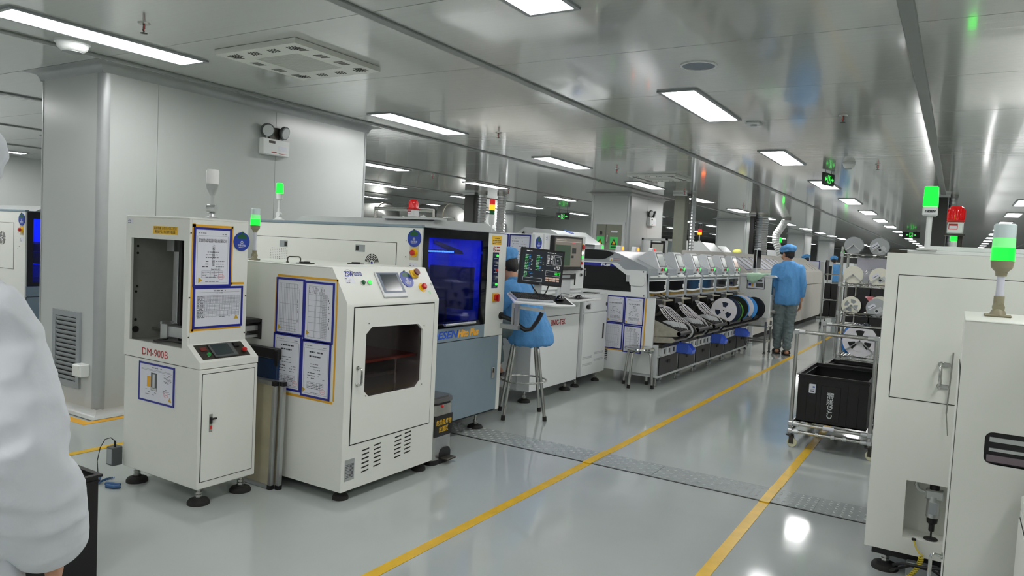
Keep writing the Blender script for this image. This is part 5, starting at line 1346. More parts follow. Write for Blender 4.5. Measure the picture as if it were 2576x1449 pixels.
reel(-2.63, 10.86, .735, .175, .04, 'reelsky', 'reelsky', 'large sky blue component reel behind the off-white one', t_, 0)
reel(-2.60, 11.2, .72, .17, .08, 'black', 'reelb', 'large black component reel beside the white cabinet, farthest of the big reels', t_, 0)

# blue hopper bins hung on the mounter base
def hopper(y, lab):
    t = thing('hopper_bin', lab, 'bin', (-2.6, y, .385), group='blue hopper bins on the mounter')
    W = Fr((0, 0, 0), (1, 0, 0), (0, 0, 1))
    x0, x1, z0, z1 = -2.715, -2.53, .335, .445
    side = [(x0, z1), (x0, z0), (x1, z0), (x1 + .012, z0 + .045), (x1 - .045, z1)]
    w = .065
    part('side_wall', MB().prism(side, -(y - w + .004), -(y - w), W), 'blue', t)
    part('side_wall', MB().prism(side, -(y + w), -(y + w - .004), W), 'blue', t)
    part('floor_wall', MB().box(x0, x1, y - w, y + w, z0, z0 + .004), 'blue', t)
    part('back_wall', MB().box(x0, x0 + .004, y - w, y + w, z0, z1), 'blue', t)
    part('front_lip', MB().prism([(x1, z0), (x1 + .004, z0), (x1 + .014, z0 + .045), (x1 + .010, z0 + .045)], -(y + w), -(y - w), W), 'blue', t)
    for q in (.05, .13):
        for sy in (-1, 1): part('rib', MB().box(x0 + q, x0 + q + .008, y + sy * w - .003, y + sy * w + .003, z0, z1 - .012), 'blue', t)
    part('paper_scrap', MB().box(x1 - .04, x1 - .005, y - .03, y + .03, z0 + .012, z0 + .02), 'paper', t)
hopper(8.18, 'blue hopper bin holding a paper scrap, nearest on the mounter base')
hopper(9.55, 'blue hopper bin at the middle of the mounter base')
hopper(10.75, 'blue hopper bin at the far end of the mounter base')

# ================================================================ STOOLS
def stool(x, y, rz, h, r, ring, lab):
    t = thing('stool', lab, 'stool', (x, y, 0), rz, group='steel stools', world=False)
    part('seat', MB().lathe([(.0, h - .004), (.150, h - .002), (.163, h - .010), (.166, h - .024), (.160, h - .032), (.150, h - .026), (0, h - .02)], n=40), 'chrome', t)
    for k in range(4):
        a = k * pi / 2; c, s = cos(a), sin(a)
        L = part('leg', MB().tube([(.06 * c, .06 * s, h - .045), (.10 * c, .10 * s, h - .045), (.125 * c, .125 * s, h - .055), (.14 * c, .14 * s, h - .08), (.15 * c, .15 * s, h - .14), (r * c, r * s, .0)], .014, 12), 'steel', t)
        part('rubber_foot', MB().cyl((r * c * 1.0, r * s * 1.0, 0), (r * .985 * c, r * .985 * s, .04), .018, n=14), 'rubber', L)
    if ring:
        rad = .15 + (r - .15) * (h - .14 - ring) / (h - .14) + .008
        part('foot_ring', MB().tube([(rad * cos(2 * pi * k / 40), rad * sin(2 * pi * k / 40), ring) for k in range(40)], .008, 8, True), 'steel', t)
    return t
stool(-3.13, 5.376, radians(-8), .69, .25, .32, 'tall steel stool with foot ring under the seated worker')
stool(-2.905, 7.48, radians(-10), .44, .185, 0, 'low steel stool standing in front of the chip mounter')

# ================================================================ WHITE CABINET ON STEEL TABLE
t = thing('steel_table', 'small steel table with adjustable legs carrying the white cabinet', 'table', (-2.65, 11.82, 0))
for x in (-2.86, -2.48):
    for y in (11.64, 11.99):
        L = part('leg', MB().box(x - .016, x + .016, y - .016, y + .016, .03, .50, b=.002), 'steel', t)
        part('glide', MB().lathe([(.022, 0), (.02, .012), (.008, .03)], (x, y, 0)), 'black', L)
part('top', MB().box(-2.89, -2.45, 11.61, 12.02, .415, .435, b=.003), 'steel', t)
part('rail', MB().box(-2.88, -2.46, 11.63, 11.65, .17, .20).box(-2.88, -2.46, 11.98, 12.0, .17, .20).box(-2.49, -2.47, 11.64, 12.0, .17, .20), 'steel', t)
t = thing('tray_cabinet', 'white cabinet with photo sheet standing on the steel table', 'cabinet', (-2.66, 11.85, .436))
part('body', MB().box(-2.90, -2.43, 11.60, 12.10, .56, 1.19, b=.006).box(-2.85, -2.55, 11.68, 12.0, .436, .56), 'white2', t)
part('top_tray', MB().prism([(-2.92, 1.19), (-2.38, 1.19), (-2.36, 1.20), (-2.40, 1.225), (-2.90, 1.235), (-2.93, 1.215)], -12.12, -11.58, Fr((0, 0, 0), (1, 0, 0), (0, 0, 1))), 'white2', t)
f = fy(11.60)
s_ = part('photo_sheet', MB().box(-2.80, -2.53, 1.0, 1.185, 0, .002, fr=f), 'black', t)
part('sheet_paper', MB().box(-2.79, -2.54, 1.01, 1.18, .002, .003, fr=f), 'paper', s_)
part('photo', MB().box(-2.665, -2.55, 1.03, 1.10, .003, .0035, fr=f).box(-2.65, -2.57, 1.115, 1.15, .003, .0035, fr=f), 'dgrey', s_)
part('blue_patch', MB().box(-2.775, -2.735, 1.045, 1.085, .003, .0035, fr=f), 'tagblue', s_)
part('orange_patch', MB().box(-2.73, -2.70, 1.035, 1.08, .003, .0035, fr=f), 'tape', s_)
part('side_window', MB().box(11.63, 11.72, .93, 1.15, 0, .002, fr=fx(-2.43)), mat('slate_blue', (50, 92, 120), .3), t)
part('side_port', MB().cyl((-2.43, 11.70, .66), (-2.36, 11.70, .66), .03), 'steel', t)
mb = MB(); N = 14
for i in range(N):
    for j in range(N):
        u, v = i / (N - 1), j / (N - 1)
        x = -2.80 + .30 * u; y = 11.95 - .50 * v
        z = 1.238 + .006 * sin(9 * u + 5 * v) + .01 * u * (1 - v)
        if y < 11.575: z -= (11.575 - y) * 1.3 * max(.12, 1 - abs(u - .3) * 1.5); y = 11.568 - .006 * (1 + sin(14 * u))
        mb.v.append(Vector((x, y, z)))
mb.f = [(i * N + j, (i + 1) * N + j, (i + 1) * N + j + 1, i * N + j + 1) for i in range(N - 1) for j in range(N - 1)]
ob = tag(part('cleaning_cloth', mb, 'mint', angle=80), 'pale green cloth draped over the white cabinet top', 'cloth')
md = ob.modifiers.new('th', 'SOLIDIFY'); md.thickness = .003

# ================================================================ REFLOW OVEN
def oven(x, y0, y1, lab, m_='oven', sgn=1, papers=True, tall=1.56):
    om = mat('oven_beige_grey', (196, 192, 184), .42, var=.015)
    t = thing('reflow_oven', lab, 'oven', (x - .6, (y0 + y1) / 2, 0))
    W = Fr((0, 0, 0), (1, 0, 0), (0, 0, 1))
    part('plinth', MB().box(x - 1.15, x - .06, y0 + .05, y1 - .05, 0, .11), 'gap', t)
    n = max(2, int(round((y1 - y0) / 1.32)))
    L = (y1 - y0) / n
    for k in range(n):
        a, b = y0 + L * k + .003, y0 + L * (k + 1) - .003
        part('lower_panel', MB().box(x - 1.2, x, a, b, .10, .925, b=.004), om, t)
        h_ = part('hood', MB().prism([(x - 1.2, .935), (x + .01, .935), (x, 1.22), (x - .48, tall), (x - 1.2, tall)], -b, -a, W), om, t)
        Fs = Fr((x, a, 1.22), (0, 1, 0), Vector((-.48, 0, tall - 1.22)))
        if papers and k < 3:
            for q in range(3): part('notice', MB().box(.12 + q * .38, .40 + q * .38, .10, .45, 0, .002, fr=Fs), 'paper', h_); part('notice_edge', MB().rframe(.11 + q * .38, .41 + q * .38, .09, .46, .012, 0, .003, Fs), 'navy' if q == 0 else 'dgrey', h_)
        else:
            for q in range(2): part('hood_slot', MB().box(.3 + q * .45, .325 + q * .45, .10, .32, 0, .002, fr=Fs), 'gap', h_)
    part('end_panel', MB().prism([(x - 1.21, .10), (x - .01, .10), (x, .93), (x - .012, 1.215), (x - .485, tall - .005), (x - 1.21, tall - .005)], -(y0 + .004), -(y0 - .012), W), mat('oven_end_grey', (176, 173, 167), .45), t)
    return t
oven(-3.05, 12.75, 20.6, 'long beige reflow oven with sloping hoods beyond the walking worker')
t = thing('oven_display', 'upright dark display with keyboard shelf at the oven corner', 'monitor', (-2.93, 13.0, 0))
part('column', MB().box(-3.03, -2.96, 12.85, 12.93, 0, 1.55, b=.01), 'lgrey', t)
part('housing', MB().box(-2.99, -2.94, 12.72, 13.06, 1.29, 1.64, b=.008), 'lgrey', t)
part('screen', MB().box(12.745, 13.04, 1.31, 1.62, 0, .002, fr=fx(-2.94)), 'gloss_black', t)
part('screen_back', MB().box(-2.985, -2.945, 1.31, 1.62, 0, .003, fr=fy(12.72)), 'gloss_black', t)
part('keyboard_shelf', MB().prism([(-3.02, 1.20), (-2.70, 1.12), (-2.70, 1.14), (-3.02, 1.235)], -13.3, -12.75, Fr((0, 0, 0), (1, 0, 0), (0, 0, 1))), 'white2', t)
# ================================================================ PEOPLE
def remeshed(name, mb, voxel, smooth=6, fac=.5, wr=0.0, wscale=12.0, seed=0, m=None, parent=None, stretch=(1, 1, .45)):
    me = D.meshes.new('tmp'); me.from_pydata(mb.v, [], mb.f)
    bm = bmesh.new(); bm.from_mesh(me); bmesh.ops.recalc_face_normals(bm, faces=bm.faces); bm.to_mesh(me); bm.free()
    o = D.objects.new('tmp', me); COL.objects.link(o)
    r = o.modifiers.new('r', 'REMESH'); r.mode = 'VOXEL'; r.voxel_size = voxel; r.use_smooth_shade = True
    if smooth:
        s_ = o.modifiers.new('s', 'SMOOTH'); s_.factor = fac; s_.iterations = smooth
    bpy.context.view_layer.update()
    out = D.meshes.new_from_object(o.evaluated_get(bpy.context.evaluated_depsgraph_get()))
    D.objects.remove(o); D.meshes.remove(me)
    out.name = name
    if wr:
        nr = [v.normal.copy() for v in out.vertices]
        for v, q in zip(out.vertices, nr):
            c = Vector((v.co.x * stretch[0], v.co.y * stretch[1], v.co.z * stretch[2])) * wscale + Vector((seed, seed * 2, 0))
            a = noise.noise(c) ; b = noise.noise(c * 2.3 + Vector((7, 0, 0)))
            v.co += q * wr * ((1 - abs(a) * 2.2) * .7 + b * .5)
    out.polygons.foreach_set('use_smooth', [True] * len(out.polygons))
    out.materials.clear()
    return part(name, out, m, parent)
def cap_(mb, p0, p1, r0, r1=None, n=14):
    r1 = r0 if r1 is None else r1
    mb.cyl(p0, p1, r0, r1, n); mb.sph(p0, r0, n, 8); mb.sph(p1, r1, n, 8)
def chain(mb, pts, n=14):
    for (a, ra), (b, rb) in zip(pts[:-1], pts[1:]): cap_(mb, a, b, ra, rb, n)
def ell(mb, c, r, rot=None):
    k = len(mb.v); mb.sph((0, 0, 0), r, 20, 14)
    R = rot or Matrix.Identity(3)
    for i in range(k, len(mb.v)): mb.v[i] = R @ mb.v[i] + Vector(c)
def hand(mb, wrist, d, side, palm_n, curl=.6, s=1.0):
    """palm and five fingers; d = pointing direction, side = towards the thumb, palm_n = palm normal"""
    d = Vector(d).normalized(); side = Vector(side); side = (side - d * side.dot(d)).normalized(); pn = d.cross(side)
    if pn.dot(Vector(palm_n)) < 0: pn = -pn
    w = Vector(wrist)
    for q in (-.026, -.009, .009, .026): cap_(mb, w + d * .015 * s + side * q * .6 * s, w + d * .085 * s + side * q * s, .013 * s, .012 * s, 8)
    for q, L in ((.029, .072), (.010, .082), (-.010, .076), (-.028, .060)):
        b = w + d * .088 * s + side * q * s
        e1 = b + (d * cos(curl * .5) + pn * sin(curl * .5)) * L * .45 * s
        e2 = e1 + (d * cos(curl * 1.2) + pn * sin(curl * 1.2)) * L * .32 * s
        e3 = e2 + (d * cos(curl * 1.7) + pn * sin(curl * 1.7)) * L * .23 * s
        chain(mb, [(b, .0095 * s), (e1, .009 * s), (e2, .0085 * s), (e3, .0075 * s)], 8)
    b = w + d * .03 * s + side * .026 * s
    e1 = b + (d * .6 + side * .6 + pn * .35).normalized() * .045 * s; e2 = e1 + (d * .9 + side * .15 + pn * .3).normalized() * .035 * s
    chain(mb, [(b, .014 * s), (e1, .0115 * s), (e2, .0085 * s)], 8)
def head(mb, c, R, s=1.0):
    """skull, jaw, nose, ears, lips, brows; R maps (right, forward, up)"""
    P_ = lambda x, y, z: Vector(c) + R @ Vector((x * s, y * s, z * s))
    ell(mb, P_(0, -.008, .025), (.076 * s, .095 * s, .095 * s), R)
    ell(mb, P_(0, .025, -.045), (.058 * s, .066 * s, .075 * s), R)
    ell(mb, P_(0, .055, -.095), (.032 * s, .030 * s, .024 * s), R)
    cap_(mb, P_(0, .092, .0), P_(0, .108, -.03), .009 * s, .014 * s, 8)
    ell(mb, P_(0, .088, -.062), (.024 * s, .014 * s, .008 * s), R); ell(mb, P_(0, .085, -.073), (.021 * s, .013 * s, .008 * s), R)
    for q in (-1, 1):
        ell(mb, P_(q * .078, -.005, -.012), (.010 * s, .022 * s, .032 * s), R)
        ell(mb, P_(q * .032, .082, .018), (.024 * s, .012 * s, .008 * s), R)
        ell(mb, P_(q * .042, .065, -.035), (.024 * s, .024 * s, .022 * s), R)
def eyes(root, c, R, s=1.0):
    P_ = lambda x, y, z: Vector(c) + R @ Vector((x * s, y * s, z * s))
    for q in (-1, 1):
        e = part('eye', MB().sph(P_(q * .032, .083, -.002), .0125 * s, 12, 8), 'white2', root)
        part('iris', MB().sph(P_(q * .032, .0935, -.002), .006 * s, 10, 6), 'hair', e)
def cap_hat(root, c, R, m, s=1.0, name='cap'):
    P_ = lambda x, y, z: Vector(c) + R @ Vector((x * s, y * s, z * s))
    mb = MB()
    ell(mb, P_(0, -.015, .082), (.108 * s, .128 * s, .066 * s), R)
    ell(mb, P_(.01, -.07, .075), (.098 * s, .075 * s, .06 * s), R)
    for k in range(28):
        a, b = 2 * pi * k / 28, 2 * pi * (k + 1) / 28
        cap_(mb, P_(.088 * cos(a), -.008 + .107 * sin(a), .040 + .012 * sin(a)), P_(.088 * cos(b), -.008 + .107 * sin(b), .040 + .012 * sin(b)), .013 * s, None, 8)
    return remeshed(name, mb, .008, 4, .5, .007, 16, 3, m, root, (1, 1, 1))
def hairdo(root, c, R, s=1.0):
    P_ = lambda x, y, z: Vector(c) + R @ Vector((x * s, y * s, z * s))
    mb = MB()
    ell(mb, P_(0, -.030, .015), (.082 * s, .088 * s, .088 * s), R)
    ell(mb, P_(0, -.060, -.030), (.066 * s, .046 * s, .055 * s), R)
    for q in (-1, 1): ell(mb, P_(q * .066, .045, .035), (.016 * s, .035 * s, .035 * s), R)
    ell(mb, P_(0, .082, .058), (.060 * s, .020 * s, .022 * s), R)
    return remeshed('hair', mb, .007, 3, .5, .004, 40, 1, 'hair', root, (1, 1, .3))
def rotm(yaw_, pitch_=0.0, roll_=0.0):
    return Matrix.Rotation(yaw_, 3, 'Z') @ Matrix.Rotation(pitch_, 3, 'X') @ Matrix.Rotation(roll_, 3, 'Y')

def walker():
    """man in blue smock and cap, seen from behind, left forearm raised to the cabinet, right arm hanging"""
    B = Vector((-2.24, 11.83, 0)); yw = radians(24)
    t = thing('person', 'standing worker in blue smock, blue cap, grey jeans and black slippers', 'person', B, yw, world=False)
    V = Vector
    hc = V((-.02, .045, 1.565)); RH = rotm(radians(32), radians(-14))
    body = MB()
    head(body, hc, RH)
    chain(body, [(V((-.01, .0, 1.38)), .058), (V((-.015, .02, 1.50)), .054)])
    ell(body, (0, 0, 1.23), (.145, .08, .19)); ell(body, (0, 0, .98), (.14, .09, .16))
    rs, re, rw = V((.165, .0, 1.36)), V((.215, -.035, 1.10)), V((.225, .03, .86))
    ls, le, lw = V((-.165, .0, 1.36)), V((-.205, .035, 1.10)), V((-.19, .27, 1.03))
    for a, b, c in ((rs, re, rw), (ls, le, lw)): chain(body, [(a + V((0, 0, -.03)), .042), (a.lerp(b, .5), .042), (b, .038), (b.lerp(c, .35), .040), (c, .028)])
    hand(body, rw + V((0, .01, -.02)), (0, .1, -1), (-.15, 1, 0), (-1, .0, 0), .55)
    hand(body, lw + V((0, .02, 0)), (.1, 1, .05), (.2, 0, 1), (1, 0, 0), .9)
    la, lk, lh = V((-.075, .075, .09)), V((-.085, .06, .48)), V((-.08, 0, .90))
    ra, rk, rh = V((.035, -.08, .09)), V((.06, .01, .48)), V((.08, 0, .90))
    for h_, k_, a_ in ((lh, lk, la), (rh, rk, ra)):
        chain(body, [(h_, .085), (h_.lerp(k_, .5), .075), (k_, .056), (k_.lerp(a_, .3), .054), (a_, .034)])
        chain(body, [(a_ + V((0, -.03, -.045)), .030), (a_ + V((0, .06, -.052)), .030), (a_ + V((.01, .14, -.062)), .024), (a_ + V((.012, .17, -.066)), .017)])
    remeshed('body', body, .0065, 2, .4, m='skin', parent=t)
    # trousers
    tr_ = MB(); ell(tr_, (0, -.005, .90), (.172, .125, .13))
    for h_, k_, a_ in ((lh, lk, la), (rh, rk, ra)):
        chain(tr_, [(h_ + V((0, 0, -.02)), .102), (h_.lerp(k_, .5), .094), (k_, .078), (k_.lerp(a_, .5), .072), (a_ + V((0, 0, .06)), .058), (a_ + V((0, 0, .045)), .062)])
    remeshed('trousers', tr_, .010, 4, .5, .014, 11, 5, 'jeans', t, (1, 1, 1.6))
    # smock
    sm = MB()
    sm.loft([(0, -.005, .785, .155, .115), (0, -.01, .80, .178, .135), (0, -.012, .86, .188, .142), (0, -.008, 1.0, .183, .138), (0, -.004, 1.15, .182, .132), (0, 0, 1.28, .190, .122), (0, 0, 1.36, .190, .105), (0, 0, 1.405, .150, .09), (0, 0, 1.435, .10, .08), (0, 0, 1.455, .075, .07)])
    ell(sm, (0, .0, 1.42), (.085, .075, .045))
    for a, b, c, e in ((rs, re, rw, .62), (ls, le, lw, .86)):
        chain(sm, [(a + V((0, 0, -.02)), .070), (a.lerp(b, .5), .071), (b, .066), (b.lerp(c, e * .6), .058), (b.lerp(c, e), .046)])
    remeshed('smock', sm, .009, 14, .5, .017, 9, 11, 'smock', t, (1, 1, .28))
    co = MB(); cpts = [(V((.072 * cos(2 * pi * k / 20), .005 + .066 * sin(2 * pi * k / 20), 1.435 - .012 * sin(2 * pi * k / 20))), .013) for k in range(21)]
    chain(co, cpts, 8); remeshed('collar', co, .006, 2, m='smock', parent=t)
    for wv, dr in ((rw, re), (lw, le)):
        pass
    hairdo(t, hc, RH); cap_hat(t, hc, RH, 'smock'); eyes(t, hc, RH)
    for a_ in (la, ra):
        sl = MB(); fr_ = Fr(a_ + V((.004, .055, -.089)))
        sl.prism([(-.038, -.125), (.038, -.125), (.048, 0), (.052, .08), (.03, .135), (-.02, .135), (-.044, .08), (-.042, 0)], 0, .022, fr_)
        s_ = part('slipper', sl, 'black', t)
        part('slipper_strap', MB().tube([a_ + V((-.052, .045, -.07)), a_ + V((-.042, .05, -.035)), a_ + V((.004, .055, -.018)), a_ + V((.05, .05, -.035)), a_ + V((.06, .045, -.07))], .018, 8), 'black', s_)
    return t
walker()

def seated():
    """worker on the tall stool, leaning forward towards the machine, back to the aisle"""
    B = Vector((-3.13, 5.376, .69)); yw = radians(100)      # faces -X
    t = thing('person', 'seated worker in blue smock and cap on the tall stool, back turned', 'person', B, yw, world=False)
    V = Vector
    hc = V((-.02, .21, .60)); RH = rotm(radians(0), radians(-30))
    body = MB(); head(body, hc, RH)
    chain(body, [(V((0, .08, .42)), .058), (V((-.01, .17, .535)), .054)])
    ell(body, (0, .065, .28), (.15, .08, .19)); ell(body, (0, .0, .10), (.15, .10, .11))
    rs, re, rw = V((.185, .07, .41)), V((.25, .22, .20)), V((.16, .45, .27))
    ls, le, lw = V((-.185, .09, .41)), V((-.25, .26, .22)), V((-.16, .48, .28))
    for a, b, c in ((rs, re, rw), (ls, le, lw)): chain(body, [(a, .055), (a.lerp(b, .5), .05), (b, .042), (c, .028)])
    hand(body, rw, (-.2, 1, -.1), (-1, 0, 0), (0, 0, -1), .5); hand(body, lw, (.2, 1, -.1), (1, 0, 0), (0, 0, -1), .5)
    legs = []
    for q in (-1, 1):
        h_, k_, a_ = V((q * .09, .02, .09)), V((q * .13, .36, .05)), V((q * .12, .30, -.30))
        legs.append((h_, k_, a_))
        chain(body, [(h_, .085), (h_.lerp(k_, .5), .075), (k_, .056), (k_.lerp(a_, .3), .054), (a_, .034)])
        chain(body, [(a_ + V((0, -.03, -.045)), .030), (a_ + V((0, .06, -.052)), .030), (a_ + V((0, .15, -.06)), .022)])
    remeshed('body', body, .008, 2, .4, m='skin', parent=t)
    tr_ = MB(); ell(tr_, (0, .0, .10), (.165, .12, .09))
    for h_, k_, a_ in legs: chain(tr_, [(h_, .088), (h_.lerp(k_, .5), .088), (k_, .078), (k_.lerp(a_, .5), .07), (a_ + V((0, 0, .06)), .058)])
    remeshed('trousers', tr_, .012, 5, .5, .008, 13, 5, 'jeans', t, (1, 1, 1.5))
    sm = MB()
    sm.loft([(0, -.055, -.055, .195, .165), (0, -.055, -.04, .215, .185), (0, -.045, .03, .215, .185), (0, -.02, .13, .205, .165), (0, .02, .25, .198, .145), (0, .06, .36, .185, .125), (0, .085, .42, .155, .105), (0, .10, .47, .09, .08), (0, .12, .50, .07, .07)])
    for a, b, c in ((rs, re, rw), (ls, le, lw)): chain(sm, [(a, .085), (a.lerp(b, .5), .084), (b, .078), (b.lerp(c, .6), .064), (b.lerp(c, .9), .048)])
    remeshed('smock', sm, .010, 10, .5, .016, 9, 4, 'smock', t, (1, 1, .35))
    hairdo(t, hc, RH); cap_hat(t, hc, RH, 'smock'); eyes(t, hc, RH)
    for h_, k_, a_ in legs: part('shoe', MB().prism([(-.04, -.06), (.04, -.06), (.048, .06), (.035, .20), (-.035, .20), (-.048, .06)], 0, .03, Fr(a_ + V((0, .0, -.085)))), 'black', t)
    return t
seated()

def far_worker(x, y, z0, yw, capm, clothm, lab):
    """worker seen small in the background, standing at a machine"""
    t = thing('person', lab, 'person', (x, y, z0), yw, world=False)
    V = Vector; hc = V((0, .06, 1.55)); RH = rotm(0, radians(-18))
    body = MB(); head(body, hc, RH); chain(body, [(V((0, 0, 1.38)), .058), (V((0, .03, 1.49)), .054)])
    ell(body, (0, 0, 1.15), (.15, .085, .22)); 
    arms = []
    for q in (-1, 1):
        a, b, c = V((q * .185, .0, 1.36)), V((q * .23, .06, 1.10)), V((q * .15, .30, 1.06)); arms.append((a, b, c))
        chain(body, [(a, .055), (b, .042), (c, .028)]); hand(body, c, (0, 1, 0), (-q, 0, 0), (0, 0, -1), .5)
        chain(body, [(V((q * .085, 0, .9)), .09), (V((q * .09, .01, .48)), .06), (V((q * .09, -.01, .09)), .04)]); chain(body, [(V((q * .09, -.03, .04)), .035), (V((q * .09, .13, .03)), .028)])
    remeshed('body', body, .012, 2, .4, m='skin', parent=t)
    tr_ = MB(); ell(tr_, (0, 0, .9), (.17, .12, .12))
    for q in (-1, 1): chain(tr_, [(V((q * .085, 0, .88)), .10), (V((q * .09, .01, .48)), .078), (V((q * .09, -.01, .14)), .062)])
    remeshed('trousers', tr_, .016, 4, .5, .008, 13, 2, 'jeans', t)
    sm = MB(); ell(sm, (0, 0, 1.25), (.2, .13, .2)); ell(sm, (0, 0, 1.02), (.2, .14, .22)); chain(sm, [(V((-.14, 0, 1.38)), .062), (V((.14, 0, 1.38)), .062)])
    for a, b, c in arms: chain(sm, [(a, .085), (b, .075), (b.lerp(c, .85), .05)])
    remeshed('smock', sm, .015, 4, .5, .012, 8, 6, clothm, t)
    hairdo(t, hc, RH); cap_hat(t, hc, RH, capm)
far_worker(-4.85, 18.95, 0, radians(170), 'capyellow', 'smock', 'worker in yellow cap behind the reflow oven')
far_worker(-3.35, 24.8, 0, radians(20), 'smock', 'smock', 'distant worker in blue beyond the oven, beside the black rack')
far_worker(-3.95, 23.6, 0, radians(60), 'smock', 'smock', 'distant worker in blue half hidden by a grey machine')

def passer():
    """person in a white coat at the left edge, close to the camera"""
    B = Vector((-1.548, .572, 0)); yw = radians(35)
    t = thing('person', 'person in white coat and cap walking past at the left edge', 'person', B, yw, world=False)
    V = Vector; hc = V((-.035, .03, 1.50)); RH = rotm(radians(20), radians(-8))
    body = MB(); head(body, hc, RH); chain(body, [(V((-.03, 0, 1.33)), .058), (V((-.01, .02, 1.44)), .054)])
    ell(body, (-.05, 0, 1.15), (.145, .085, .18))
    rs, re, rw = V((.085, .0, 1.26)), V((.165, -.05, 1.03)), V((.165, .05, .845))
    ls, le, lw = V((-.23, .0, 1.30)), V((-.30, .02, 1.06)), V((-.29, .16, .88))
    for a, b, c in ((rs, re, rw), (ls, le, lw)): chain(body, [(a, .055), (b, .042), (c, .03)])
    hand(body, rw, (0, .3, -1), (-.3, 1, 0), (-1, 0, 0), .5); hand(body, lw, (0, .3, -1), (.3, 1, 0), (1, 0, 0), .5)
    for q in (-1, 1):
        chain(body, [(V((-.05 + q * .085, 0, .9)), .09), (V((-.05 + q * .09, .02 * q, .48)), .06), (V((-.05 + q * .09, -.06 * q, .09)), .04)]); chain(body, [(V((-.05 + q * .09, -.06 * q - .03, .04)), .035), (V((-.05 + q * .09, -.06 * q + .13, .03)), .028)])
    remeshed('body', body, .008, 2, .4, m='skin', parent=t)
    tr_ = MB(); ell(tr_, (-.05, 0, .9), (.17, .12, .12))
    for q in (-1, 1): chain(tr_, [(V((-.05 + q * .085, 0, .88)), .10), (V((-.05 + q * .09, .02 * q, .48)), .08), (V((-.05 + q * .09, -.06 * q, .14)), .064)])
    remeshed('trousers', tr_, .012, 4, .5, .008, 13, 2, 'coat', t)
    sm = MB(); sm.loft([(-.05, 0, .84, .17, .13), (-.05, 0, .86, .19, .145), (-.05, 0, 1.0, .185, .14), (-.05, 0, 1.2, .18, .13), (-.05, 0, 1.29, .17, .115), (-.045, 0, 1.345, .12, .09), (-.03, 0, 1.385, .08, .075)])
    for a, b, c in ((rs, re, rw), (ls, le, lw)): chain(sm, [(a, .075), (a.lerp(b, .5), .082), (b, .082), (b.lerp(c, .6), .080), (b.lerp(c, .95), .062)])
    remeshed('coat', sm, .008, 4, .5, .014, 7, 8, 'coat', t, (1, 1, 1.6))
    cap_hat(t, hc, RH, 'coat'); hairdo(t, hc, RH); eyes(t, hc, RH)
    for q in (-1, 1): part('shoe', MB().prism([(-.045, -.08), (.045, -.08), (.05, .06), (.035, .19), (-.035, .19), (-.05, .06)], 0, .035, Fr(V((-.05 + q * .09, -.06 * q, .0)))), 'white2', t)
passer()
